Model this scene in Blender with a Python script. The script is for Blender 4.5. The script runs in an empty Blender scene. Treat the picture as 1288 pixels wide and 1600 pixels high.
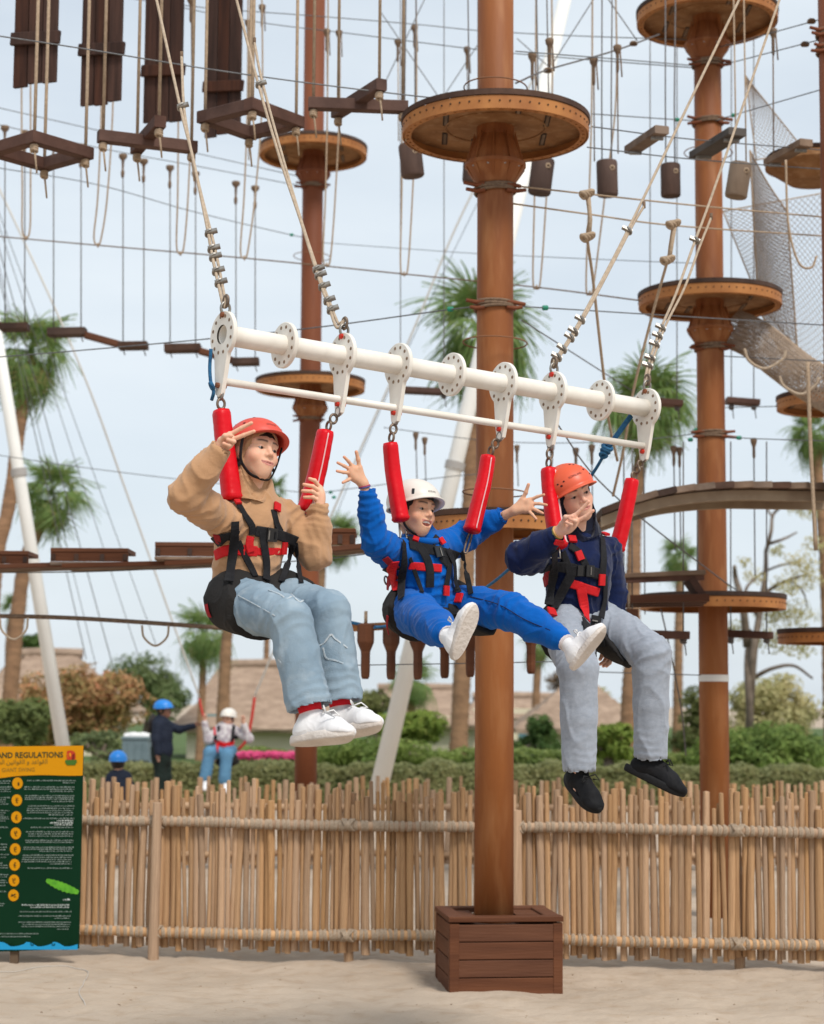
import bpy, bmesh, math, random
import numpy as np
from mathutils import Vector, Matrix, noise
V = Vector
random.seed(7)
SC = bpy.context.scene
COL = SC.collection
R = math.radians
# ------------------------------------------------------------------ camera
F = 2919.0                      # focal length in photo pixels (photo 1288 x 1600)
PITCH, ROLL = R(5.87), R(0.37)
CAMP = V((0, 0, 1.6))
_f = V((0, math.cos(PITCH), math.sin(PITCH)))
_r = V((1, 0, 0))
_u = V((0, -math.sin(PITCH), math.cos(PITCH)))
CR = _r*math.cos(ROLL) + _u*math.sin(ROLL)
CU = _u*math.cos(ROLL) - _r*math.sin(ROLL)
CF = _f
cd = bpy.data.cameras.new('camera')
cam = bpy.data.objects.new('camera', cd); COL.objects.link(cam)
cam.matrix_world = Matrix(((CR.x, CU.x, -CF.x, 0), (CR.y, CU.y, -CF.y, 0), (CR.z, CU.z, -CF.z, 1.6), (0, 0, 0, 1)))
cd.sensor_fit = 'VERTICAL'; cd.sensor_height = 36; cd.sensor_width = 36
cd.lens = F/1600*36
cd.clip_end = 3000
cd.dof.use_dof = True; cd.dof.focus_distance = 7.7; cd.dof.aperture_fstop = 3.4
SC.camera = cam
# ------------------------------------------------------------------ sky, sun, exposure
SUN_EL, SUN_AZ = R(52), R(150)      # azimuth from +Y (view direction) clockwise: behind the camera, to the right
w = bpy.data.worlds.new('World'); SC.world = w; w.use_nodes = True
nt = w.node_tree; nt.nodes.clear()
def _n(t, **k):
    n = nt.nodes.new(t)
    for a, b in k.items(): setattr(n, a, b)
    return n
sky = _n('ShaderNodeTexSky', sky_type='NISHITA', sun_disc=False, sun_elevation=SUN_EL, sun_rotation=SUN_AZ)
sky.dust_density = 2.0; sky.ozone_density = 1.0
bg = _n('ShaderNodeBackground'); bg.inputs[1].default_value = 0.1
tc = _n('ShaderNodeTexCoord'); mp = _n('ShaderNodeMapping'); mp.inputs['Scale'].default_value = (2.0, 2.0, 7.0)
nz = _n('ShaderNodeTexNoise'); nz.inputs['Scale'].default_value = 1.7; nz.inputs['Detail'].default_value = 5; nz.inputs['Roughness'].default_value = .5
cr = _n('ShaderNodeMapRange'); cr.inputs['From Min'].default_value = .32; cr.inputs['From Max'].default_value = .72
cr.inputs['To Min'].default_value = .72; cr.inputs['To Max'].default_value = 1.0
mx = _n('ShaderNodeMix', data_type='RGBA')
mx.inputs['B'].default_value = (6.55, 7.2, 7.75, 1)       # thin overcast cloud, at strength 0.1
L = nt.links.new
L(tc.outputs['Generated'], mp.inputs['Vector']); L(mp.outputs[0], nz.inputs['Vector']); L(nz.outputs['Fac'], cr.inputs['Value'])
L(cr.outputs[0], mx.inputs['Factor']); L(sky.outputs[0], mx.inputs['A']); L(mx.outputs['Result'], bg.inputs[0])
out = _n('ShaderNodeOutputWorld'); L(bg.outputs[0], out.inputs[0])
sd = bpy.data.lights.new('sun', 'SUN'); sd.energy = 2.3; sd.angle = R(14); sd.color = (1, .95, .88)
sun = bpy.data.objects.new('sun', sd); COL.objects.link(sun)
sdir = V((math.sin(SUN_AZ)*math.cos(SUN_EL), math.cos(SUN_AZ)*math.cos(SUN_EL), math.sin(SUN_EL)))
sun.rotation_euler = sdir.to_track_quat('Z', 'Y').to_euler()
sun.location = sdir*60
SC.view_settings.view_transform = 'Standard'; SC.view_settings.look = 'None'
SC.view_settings.exposure = 0.32; SC.view_settings.gamma = 1
# ------------------------------------------------------------------ helpers
def ray(px, py):
    return (CF + CR*((px-644)/F) + CU*(-(py-800)/F))
def at(px, py, D):
    d = ray(px, py)
    return CAMP + d*(D/d.y)
def gnd(px, py, z=0.0):
    d = ray(px, py)
    return CAMP + d*((z-1.6)/d.z)
def pxm(n, D): return n*D/F           # pixels -> metres at distance D
def zat(py, D): return at(644, py, D).z
def proj(p):
    d = V(p)-CAMP; z = d.dot(CF)
    return (644+F*d.dot(CR)/z, 800-F*d.dot(CU)/z)

def mesh(name, vs, fs, m=None, parent=None, smooth=False, mats=None):
    me = bpy.data.meshes.new(name)
    me.from_pydata([tuple(v) for v in vs], [], [tuple(int(i) for i in f) for f in fs])
    me.update()
    if smooth:
        me.polygons.foreach_set('use_smooth', [True]*len(me.polygons))
    if m: me.materials.append(m)
    o = bpy.data.objects.new(name, me); COL.objects.link(o)
    if parent: o.parent = parent
    return o
def tag(o, label, cat, group=None):
    o['label'] = label; o['category'] = cat
    if group: o['group'] = group
    return o
def thing(name, label, cat, loc=(0, 0, 0), group=None, rz=0):
    o = bpy.data.objects.new(name, None); COL.objects.link(o)
    o.location = loc; o.rotation_euler = (0, 0, rz); o.empty_display_size = .1
    return tag(o, label, cat, group)
def struct(o, kind='structure'):
    o['kind'] = kind; return o
def child(o, parent):
    """parent o (world-placed mesh) under an Empty that has a location"""
    o.parent = parent
    o.matrix_parent_inverse = Matrix.LocRotScale(parent.location, parent.rotation_euler, None).inverted()
    return o
def inst(src, parent=None, loc=None, rot=None, scale=None, name=None):
    c = src.copy(); COL.objects.link(c)
    if name: c.name = name
    c.parent = parent
    if loc is not None: c.location = loc
    if rot is not None: c.rotation_euler = rot
    if scale is not None: c.scale = scale
    return c

class MB:
    """collects shapes; build() links them as one mesh"""
    def __init__(s): s.v = []; s.f = []
    def add(s, vs, fs):
        n = len(s.v); s.v += [tuple(v) for v in vs]; s.f += [tuple(i+n for i in f) for f in fs]; return s
    def tube(s, pts, r, n=8, caps=True, squash=None):
        vs, fs = tube(pts, r, n, caps); return s.add(vs, fs)
    def bar(s, a, b, w, h, up=(0, 0, 1), bev=0):
        vs, fs = bar(a, b, w, h, up, bev); return s.add(vs, fs)
    def box(s, c, sx, sy, sz, rz=0):
        c = V(c); d = V((math.cos(rz), math.sin(rz), 0))*sx/2
        return s.bar(c-d, c+d, sy, sz)
    def lathe(s, c, prof, n=24, axis=(0, 0, 1), caps=True):
        vs, fs = lathe(c, prof, n, axis)
        return s.add(vs, fs if caps else fs[:-2])
    def build(s, name, m, parent=None, smooth=False):
        return mesh(name, s.v, s.f, m, parent, smooth)
def frame(d, hint=(0, 0, 1)):
    d = V(d).normalized(); h = V(hint)
    if abs(d.dot(h.normalized())) > .98: h = V((1, 0, 0)) if abs(d.x) < .9 else V((0, 1, 0))
    x = d.cross(h).normalized(); y = d.cross(x).normalized()
    return x, y, d
def tube(pts, r, n=8, caps=True):
    pts = [V(p) for p in pts]; k = len(pts)
    rr = r if isinstance(r, (list, tuple)) else [r]*k
    vs, fs = [], []
    x = None
    for i, p in enumerate(pts):
        t = (pts[min(i+1, k-1)]-pts[max(i-1, 0)])
        if t.length < 1e-9: t = V((0, 0, 1))
        t.normalize()
        if x is None: x, y, _ = frame(t)
        else:
            x = (x - t*x.dot(t))
            if x.length < 1e-6: x, y, _ = frame(t)
            x.normalize(); y = t.cross(x)
        for j in range(n):
            a = 2*math.pi*j/n
            vs.append(p + (x*math.cos(a)+y*math.sin(a))*rr[i])
    for i in range(k-1):
        for j in range(n):
            a, b = i*n+j, i*n+(j+1) % n
            fs.append((a, b, b+n, a+n))
    if caps:
        fs.append(tuple(range(n-1, -1, -1))); fs.append(tuple(range((k-1)*n, k*n)))
    return vs, fs
def bar(a, b, w, h, up=(0, 0, 1), bev=0):
    a, b = V(a), V(b); x, y, d = frame(b-a, up)
    vs, fs = [], []
    if bev:
        q = [(-w/2+bev, -h/2), (w/2-bev, -h/2), (w/2, -h/2+bev), (w/2, h/2-bev), (w/2-bev, h/2), (-w/2+bev, h/2), (-w/2, h/2-bev), (-w/2, -h/2+bev)]
    else: q = [(-w/2, -h/2), (w/2, -h/2), (w/2, h/2), (-w/2, h/2)]
    n = len(q)
    for p in (a, b):
        for (i, j) in q: vs.append(p+x*i+y*j)
    for j in range(n): fs.append((j, (j+1) % n, (j+1) % n+n, j+n))
    fs.append(tuple(range(n-1, -1, -1))); fs.append(tuple(range(n, 2*n)))
    return vs, fs
def lathe(c, prof, n=24, axis=(0, 0, 1)):
    c = V(c); x, y, d = frame(axis, (0, 1, 0) if abs(V(axis).normalized().z) > .9 else (0, 0, 1))
    vs, fs = [], []
    k = len(prof)
    for (r, z) in prof:
        for j in range(n):
            a = 2*math.pi*j/n
            vs.append(c+(x*math.cos(a)+y*math.sin(a))*r+d*z)
    for i in range(k-1):
        for j in range(n):
            a, b = i*n+j, i*n+(j+1) % n
            fs.append((a, b, b+n, a+n))
    fs.append(tuple(range(n-1, -1, -1))); fs.append(tuple(range((k-1)*n, k*n)))
    return vs, fs
def torus(c, R1, r, axis=(0, 0, 1), n=24, m=6, ell=1.0):
    x, y, d = frame(axis); c = V(c); vs, fs = [], []
    for i in range(n):
        a = 2*math.pi*i/n; rad = x*math.cos(a)+y*math.sin(a)*ell
        e = rad.normalized()
        for j in range(m):
            b = 2*math.pi*j/m
            vs.append(c+rad*R1+e*(r*math.cos(b))+d*(r*math.sin(b)))
    for i in range(n):
        for j in range(m):
            fs.append((i*m+j, ((i+1) % n)*m+j, ((i+1) % n)*m+(j+1) % m, i*m+(j+1) % m))
    return vs, fs
def catmull(P, n=8):
    P = [np.array(p, float) for p in P]
    if len(P) < 3: 
        return [tuple(P[0]+(P[-1]-P[0])*t/n) for t in range(n+1)]
    Q = [2*P[0]-P[1]]+P+[2*P[-1]-P[-2]]; o = []
    for i in range(1, len(Q)-2):
        a, b, c, d = Q[i-1:i+3]
        for j in range(n):
            t = j/n
            o.append(tuple(.5*((2*b)+(c-a)*t+(2*a-5*b+4*c-d)*t*t+(3*b-a-3*c+d)*t**3)))
    o.append(tuple(P[-1])); return o
def sag(a, b, s=0.0, n=10):
    a, b = V(a), V(b)
    return [a.lerp(b, i/n)-V((0, 0, s*4*(i/n)*(1-i/n))) for i in range(n+1)]

# ------------------------------------------------------------------ materials
MATS = {}
def mat(name, c1, c2=None, scale=6, rough=.75, bump=0, bscale=60, metal=0, rnd=0, stretch=(1, 1, 1), spec=.3, detail=4, contrast=(.35, .65), sss=0, attr=None, sheen=0, c3=None, s3=30, f3=.5, coat=0, bump2=None):
    if name in MATS: return MATS[name]
    m = bpy.data.materials.new(name); m.use_nodes = True; t = m.node_tree; N = t.nodes; K = t.links.new
    b = N['Principled BSDF']
    b.inputs['Roughness'].default_value = rough; b.inputs['Metallic'].default_value = metal
    b.inputs['Specular IOR Level'].default_value = spec
    if sss:
        b.inputs['Subsurface Weight'].default_value = sss; b.inputs['Subsurface Radius'].default_value = (.012, .005, .003); b.inputs['Subsurface Scale'].default_value = .5
    if sheen: b.inputs['Sheen Weight'].default_value = sheen; b.inputs['Sheen Roughness'].default_value = .5
    if coat: b.inputs['Coat Weight'].default_value = coat; b.inputs['Coat Roughness'].default_value = .25
    co = N.new('ShaderNodeTexCoord'); mp = N.new('ShaderNodeMapping'); mp.inputs['Scale'].default_value = stretch
    K(co.outputs['Object'], mp.inputs['Vector'])
    oi = N.new('ShaderNodeObjectInfo')
    if rnd:
        va = N.new('ShaderNodeVectorMath'); va.operation = 'ADD'
        sc = N.new('ShaderNodeVectorMath'); sc.operation = 'SCALE'; sc.inputs[0].default_value = (7, 13, 5); K(oi.outputs['Random'], sc.inputs['Scale'])
        K(mp.outputs[0], va.inputs[0]); K(sc.outputs[0], va.inputs[1]); vec = va.outputs[0]
    else: vec = mp.outputs[0]
    if attr:
        at_ = N.new('ShaderNodeAttribute'); at_.attribute_name = attr; col = at_.outputs['Color']
    else:
        r1 = N.new('ShaderNodeRGB'); r1.outputs[0].default_value = (*c1, 1); col = r1.outputs[0]
    if c2:
        nz = N.new('ShaderNodeTexNoise'); nz.inputs['Scale'].default_value = scale; nz.inputs['Detail'].default_value = detail
        K(vec, nz.inputs['Vector'])
        mr = N.new('ShaderNodeMapRange'); mr.inputs['From Min'].default_value = contrast[0]; mr.inputs['From Max'].default_value = contrast[1]
        K(nz.outputs['Fac'], mr.inputs['Value'])
        mixn = N.new('ShaderNodeMix'); mixn.data_type = 'RGBA'; K(mr.outputs[0], mixn.inputs['Factor']); K(col, mixn.inputs['A']); mixn.inputs['B'].default_value = (*c2, 1)
        col = mixn.outputs['Result']
    if c3:
        n3 = N.new('ShaderNodeTexNoise'); n3.inputs['Scale'].default_value = s3; n3.inputs['Detail'].default_value = 3; K(vec, n3.inputs['Vector'])
        m3 = N.new('ShaderNodeMapRange'); m3.inputs['From Min'].default_value = .5; m3.inputs['From Max'].default_value = .72; m3.inputs['To Max'].default_value = f3
        K(n3.outputs['Fac'], m3.inputs['Value'])
        x3 = N.new('ShaderNodeMix'); x3.data_type = 'RGBA'; K(m3.outputs[0], x3.inputs['Factor']); K(col, x3.inputs['A']); x3.inputs['B'].default_value = (*c3, 1)
        col = x3.outputs['Result']
    if rnd:
        hs = N.new('ShaderNodeHueSaturation'); ma = N.new('ShaderNodeMapRange'); ma.inputs['To Min'].default_value = 1-rnd; ma.inputs['To Max'].default_value = 1+rnd
        K(oi.outputs['Random'], ma.inputs['Value']); K(ma.outputs[0], hs.inputs['Value']); K(col, hs.inputs['Color'])
        mb = N.new('ShaderNodeMath'); mb.operation = 'MULTIPLY'; mb.inputs[1].default_value = 7.31; K(oi.outputs['Random'], mb.inputs[0])
        mf = N.new('ShaderNodeMath'); mf.operation = 'FRACT'; K(mb.outputs[0], mf.inputs[0])
        ms = N.new('ShaderNodeMapRange'); ms.inputs['To Min'].default_value = 1-rnd*1.0; ms.inputs['To Max'].default_value = 1+rnd*.4
        K(mf.outputs[0], ms.inputs['Value']); K(ms.outputs[0], hs.inputs['Saturation'])
        col = hs.outputs[0]
    K(col, b.inputs['Base Color'])
    if bump:
        bn = N.new('ShaderNodeTexNoise'); bn.inputs['Scale'].default_value = bscale; bn.inputs['Detail'].default_value = 4; K(vec, bn.inputs['Vector'])
        bp = N.new('ShaderNodeBump'); bp.inputs['Strength'].default_value = bump; bp.inputs['Distance'].default_value = .01
        K(bn.outputs['Fac'], bp.inputs['Height']); K(bp.outputs[0], b.inputs['Normal'])
        if bump2:
            b2 = N.new('ShaderNodeTexNoise'); b2.inputs['Scale'].default_value = bump2[1]; b2.inputs['Detail'].default_value = 2.5; b2.inputs['Distortion'].default_value = 1.2; K(vec, b2.inputs['Vector'])
            p2 = N.new('ShaderNodeBump'); p2.inputs['Strength'].default_value = bump2[0]; p2.inputs['Distance'].default_value = .02
            K(b2.outputs['Fac'], p2.inputs['Height']); K(p2.outputs[0], bp.inputs['Normal'])
    MATS[name] = m; return m
def leafmat(name, c1, c2, c3=None, rough=.55):
    """foliage: colour varies by leaf and by clump"""
    g = 2.0
    c1, c2, c3 = [(c[0]*g*1.08, c[1]*g, c[2]*g*.9) if c else None for c in (c1, c2, c3)]
    m = mat(name, c1, c2, scale=1.3, rough=rough, contrast=(.38, .62), spec=.25, c3=c3, s3=9, f3=.8, detail=2)
    t = m.node_tree; b = t.nodes['Principled BSDF']; o = t.nodes['Material Output']
    tr = t.nodes.new('ShaderNodeBsdfTranslucent'); mi = t.nodes.new('ShaderNodeMixShader'); mi.inputs[0].default_value = .38
    t.links.new(b.inputs['Base Color'].links[0].from_socket, tr.inputs['Color'])
    t.links.new(b.outputs[0], mi.inputs[1]); t.links.new(tr.outputs[0], mi.inputs[2]); t.links.new(mi.outputs[0], o.inputs['Surface'])
    return m

sand = mat('sand', (.475, .385, .300), (.40, .32, .245), scale=1.1, rough=.95, bump=1.0, bscale=18, spec=.08, c3=(.34, .245, .165), s3=7, f3=.5)
corten = mat('corten_steel', (.285, .094, .022), (.185, .055, .015), scale=4, rough=.62, bump=.12, bscale=90, stretch=(1, 1, .18), spec=.35, c3=(.37, .16, .06), s3=12, f3=.6)
corten_red = mat('corten_red', (.22, .066, .024), (.155, .044, .017), scale=3, rough=.65, bump=.12, bscale=90, stretch=(1, 1, .18), spec=.3)
rimsteel = mat('rim_steel', (.44, .185, .055), (.32, .12, .034), scale=5, rough=.6, spec=.3)
undersheet = mat('underside_steel', (.30, .15, .065), (.21, .095, .036), scale=9, rough=.75, spec=.2, c3=(.46, .28, .15), s3=18, f3=.5)
darkwood = mat('dark_wood', (.085, .045, .030), (.045, .024, .017), scale=5, rough=.7, bump=.35, bscale=35, stretch=(1, 1, 1), rnd=.2, spec=.2)
redwood = mat('red_wood', (.145, .055, .026), (.092, .034, .017), scale=4, rough=.65, bump=.3, bscale=30, stretch=(.25, .25, 3), rnd=.06, spec=.15)
boardwood = mat('board_wood', (.075, .030, .018), (.035, .015, .010), scale=6, rough=.7, bump=.35, bscale=28, stretch=(4, 4, .25), rnd=.2, spec=.2)
greywood = mat('weathered_wood', (.22, .15, .105), (.14, .09, .062), scale=7, rough=.85, bump=.35, bscale=35, rnd=.18, spec=.15)
stick = mat('peeled_stick', (.54, .335, .18), (.41, .242, .127), scale=5, rough=.8, bump=.5, bscale=22, stretch=(1, 1, .22), rnd=.20, spec=.12, c3=(.25, .14, .075), s3=9, f3=.55)
rope_tan = mat('tan_rope', (.47, .35, .245), (.35, .26, .18), scale=60, rough=.9, bump=.6, bscale=180, spec=.1)
rope_pale = mat('pale_rope', (.52, .415, .31), (.41, .32, .235), scale=60, rough=.9, bump=.6, bscale=200, spec=.1)
rope_brown = mat('brown_rope', (.22, .15, .10), (.15, .10, .07), scale=50, rough=.9, bump=.5, bscale=150, spec=.1)
cable = mat('steel_cable', (.17, .175, .18), (.12, .12, .125), scale=40, rough=.5, metal=.5)
rope_dark = mat('dark_rope', (.16, .15, .145), (.11, .10, .10), scale=40, rough=.9)
rope_blue = mat('blue_rope', (.03, .15, .30), (.02, .09, .2), scale=60, rough=.85, bump=.5, bscale=200)
green_clamp = mat('green_clamp', (.02, .24, .15), rough=.5)
white_paint = mat('white_paint', (.80, .76, .69), (.72, .675, .60), scale=7, rough=.38, spec=.45, c3=(.62, .57, .50), s3=16, f3=.35, bump=.05, bscale=40)
mast_white = mat('mast_white', (.83, .82, .78), (.76, .75, .71), scale=1.5, rough=.45)
rust = mat('rusty_bolt', (.26, .095, .045), (.16, .06, .03), scale=90, rough=.8)
steel = mat('galvanised', (.34, .32, .29), (.22, .20, .18), scale=50, rough=.42, metal=.75)
brownsteel = mat('old_link', (.24, .18, .135), (.14, .10, .075), scale=70, rough=.5, metal=.6)
red_vinyl = mat('red_vinyl', (.66, .002, .010), (.56, .002, .008), scale=6, rough=.40, spec=.22, bump=.35, bscale=26)
highlight_pale = mat('highlight_pale', (.72, .45, .45), rough=.5)
# ================================================================== ground
def gz(x, y):
    if y < 6 or y > 13.5 or abs(x) > 6: k = 0.0
    else: k = min(1, (y-6)/1.5, (13.5-y)/1.2, (6-abs(x))/1.5)
    return k*(.030*noise.noise(V((x*.9, y*.9, 0)))+.022*noise.noise(V((x*2.6, y*2.6, 3)))+.012*noise.noise(V((x*7, y*7, 5)))+.012*math.exp(-(((x-.48)/.42)**2+((y-10.9)/.42)**2)*1.0))
_fr = np.random.RandomState(4)
FOOT = np.stack([_fr.uniform(-3.2, 3.2, 260), _fr.uniform(8.8, 11.9, 260), _fr.uniform(0, 3.14, 260), _fr.uniform(.006, .022, 260), _fr.uniform(.05, .13, 260)], 1)
def dents(x, y):
    """scuffed footprints: shallow hollows with a raised rim"""
    z = np.zeros_like(x)
    for (fx_, fy_, a, d, s) in FOOT:
        u = ((x-fx_)*math.cos(a)+(y-fy_)*math.sin(a))/(s*1.7); v = (-(x-fx_)*math.sin(a)+(y-fy_)*math.cos(a))/(s*.75); q = u*u+v*v
        z += .28*(-d*np.exp(-q*1.6)+d*.45*np.exp(-(np.sqrt(q)-1.25)**2*6))
    return z
def make_ground():
    xs = [-900, -200, -60, -20, -8]+[-4+i*.035 for i in range(229)]+[8, 20, 60, 200, 900]
    ys = [-60, -10, 0, 4, 6, 7.4]+[8.4+i*.035 for i in range(107)]+[12.3, 12.8, 13.5]+[15, 20, 30, 60, 150, 400, 1500]
    gx, gy = np.meshgrid(xs, ys); gd = dents(gx, gy)
    vs = [(x, y, gz(x, y)+float(gd[j, i])) for j, y in enumerate(ys) for i, x in enumerate(xs)]; n = len(xs)
    fs = [(j*n+i, j*n+i+1, (j+1)*n+i+1, (j+1)*n+i) for j in range(len(ys)-1) for i in range(n-1)]
    struct(mesh('ground', vs, fs, sand, smooth=True))
    # pebbles and clods lying on the sand
    rr = random.Random(3); mb = MB()
    for _ in range(420):
        x = rr.uniform(-3, 3); y = rr.uniform(9.2, 11.6); s = rr.uniform(.003, .011)
        z = gz(x, y)
        vs = [V((x, y, z))+V((rr.uniform(.6, 1)*s*a, rr.uniform(.6, 1)*s*b, rr.uniform(.4, .7)*s*c)) for a, b, c in ((1, 0, 0), (0, 1, 0), (-1, 0, 0), (0, -1, 0), (0, 0, 1), (0, 0, -1))]
        mb.add(vs, [(0, 1, 4), (1, 2, 4), (2, 3, 4), (3, 0, 4), (1, 0, 5), (2, 1, 5), (3, 2, 5), (0, 3, 5)])
    o = mb.build('sand_clods', mat('clod', (.40, .31, .225), (.28, .21, .15), scale=40, rough=.95)); o['kind'] = 'stuff'
    o['label'] = 'small clods and pebbles scattered over the pale sand'; o['category'] = 'pebbles'
    lawn = mat('lawn', (.055, .10, .022), (.09, .13, .035), scale=.8, rough=.9, bump=.8, bscale=14)
    struct(mesh('lawn', [(-60, 33.5, .006), (60, 33.5, .006), (60, 140, .006), (-60, 140, .006)], [(0, 1, 2, 3)], lawn))
make_ground()

# ================================================================== stick fences
def make_stick(rr, n=7):
    """unit stick: z 0..1, nominal radius 1 (scaled per copy)"""
    bx, by = rr.uniform(-.45, .45), rr.uniform(-.45, .45); ph = rr.uniform(0, 6)
    pts, rad = [], []
    for i in range(5):
        t = i/4
        pts.append(V((bx*math.sin(t*3.1+ph)*1.1, by*math.sin(t*2.6+ph), t)))
        rad.append((1.08-.18*t)*(1+rr.uniform(-.10, .10)))
    vs, fs = [], []
    for i in range(5):
        for j in range(n):
            a = 6.2832*j/n; k = rad[i]*(1+.07*math.sin(3*a+ph))
            vs.append((pts[i].x+math.cos(a)*k, pts[i].y+math.sin(a)*k, pts[i].z))
    for i in range(4):
        for j in range(n): fs.append((i*n+j, i*n+(j+1) % n, (i+1)*n+(j+1) % n, (i+1)*n+j))
    fs.append(tuple(range(n-1, -1, -1)))
    # cut end: slightly domed centre
    vs.append((pts[4].x, pts[4].y, 1.0+.004)); c = len(vs)-1
    for j in range(n): fs.append((4*n+j, 4*n+(j+1) % n, c))
    return vs, fs
_rr = random.Random(11)
STICKS = []
for i in range(14):
    vs, fs = make_stick(_rr); me = bpy.data.meshes.new('stick'); me.from_pydata(vs, [], fs); me.update()
    me.polygons.foreach_set('use_smooth', [len(p.vertices) == 4 for p in me.polygons]); me.materials.append(stick); STICKS.append(me)
def obj_me(name, me, parent, loc, rot=(0, 0, 0), sc=(1, 1, 1)):
    o = bpy.data.objects.new(name, me); COL.objects.link(o); o.parent = parent; o.location = loc; o.rotation_euler = rot; o.scale = sc; return o
bind_me = bpy.data.meshes.new('binding')
_v, _f2 = [], []
for dx in (-.0075, 0, .0075):        # three turns of cord
    a, b = torus((dx, 0, 0), .0335, .0042, (1, .22, 0), 10, 4); n = len(_v); _v += a; _f2 += [tuple(i+n for i in q) for q in b]
a, b = tube([(0, .02, .034), (0, .05, .01), (0, .06, -.02)], .005, 4); n = len(_v); _v += a; _f2 += [tuple(i+n for i in q) for q in b]
bind_me.from_pydata([tuple(v) for v in _v], [], _f2); bind_me.update(); bind_me.materials.append(rope_pale)
bind_me.polygons.foreach_set('use_smooth', [True]*len(bind_me.polygons))

def fence(name, label, P, Q, pitch, zb, ztop, rails, posts, seed, fine=True, rmin=.013, rmax=.027):
    rr = random.Random(seed)
    P, Q = V(P), V(Q); L_ = (Q-P).length; d = (Q-P).normalized(); ang = math.atan2(d.y, d.x); nrm = V((d.y, -d.x, 0))  # towards camera
    t = thing(name, label, 'fence', P)
    x = 0.0; xs = []
    while x < L_:
        r = rr.uniform(rmin, rmax); tall = rr.random()
        z0 = zb+rr.uniform(-.015, .03)
        z1 = ztop+(rr.choice([-.075, -.05, -.02, 0, .01, .03, .05])+rr.uniform(-.02, .02))
        loc = d*x + nrm*rr.uniform(-.012, .012)
        obj_me('stick', rr.choice(STICKS), t, (loc.x, loc.y, z0-P.z), (rr.uniform(-.012, .012), rr.uniform(-.022, .022), rr.uniform(0, 6.28)), (r, r, z1-z0))
        xs.append((x, r)); x += r*2*rr.uniform(.86, 1.16)*pitch
    for (zr, rad) in rails:
        pts, rads = [], []
        k = int(L_/.22)+2
        for i in range(k):
            q = d*(L_*i/(k-1))+nrm*.048+V((0, 0, zr-P.z+.010*noise.noise(V((i*.35, zr*9, seed)))+.006*math.sin(i*.5+zr*7)))
            pts.append(q); rads.append(rad*(1+.08*noise.noise(V((i*.8, zr, 3)))))
        vs, fs = tube(pts, rads, 10); o = mesh('rail', vs, fs, stick, t, True)
        if fine:
            for (x, r) in xs:
                i = x/L_*(k-1); j = min(int(i), k-2); q = pts[j].lerp(pts[j+1], i-j)
                obj_me('binding', bind_me, t, q, (rr.uniform(-.2, .2), rr.uniform(-.12, .12), ang+rr.uniform(-.12, .12)), (1, rad/.030, rad/.030))
    for (x, r, h, off) in posts:
        loc = d*x+nrm*off
        obj_me('post', STICKS[rr.randrange(14)], t, (loc.x, loc.y, -.25-P.z), (0, rr.uniform(-.012, .012), rr.uniform(0, 6)), (r, r, h+.25))
        if fine:
            for (zr, rad) in rails:       # diagonal lashing round post and rail
                mb = MB()
                for s in (-1, 1):
                    for e in (-.012, 0, .012):
                        c = loc*1.0+V((0, 0, zr-P.z)); c = c-nrm*(off-.05)
                        mb.add(*torus(c+d*e, .047, .005, (d*1+V((0, 0, s*.75))).normalized(), 14, 4))
                mb.build('lashing', rope_pale, t, True)
    return t
FL, FR = gnd(-40, 1489), gnd(1330, 1520)
_L = (FR-FL).length
def fx(px): return _L*(px+40)/1370.0
fence('stick_fence', 'near fence of upright peeled sticks lashed to two rails behind the sand', FL, FR, .97, .055, 1.055, [(.845, .029), (.165, .030)],
      [(fx(258), .033, .97, .085), (fx(563), .031, 1.04, -.045), (fx(826), .036, .95, .085), (fx(1163), .030, .93, -.05)], 5)
BL, BR = gnd(40, 1356), gnd(1340, 1361)
fence('stick_fence', 'far second stick fence, only its tops show above the near fence', BL, BR, 1.25, .03, .835, [(.60, .032), (.15, .03)],
      [(2.2, .035, .80, -.05), (5.2, .035, .82, -.05)], 9, fine=False, rmin=.018, rmax=.033)

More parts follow.
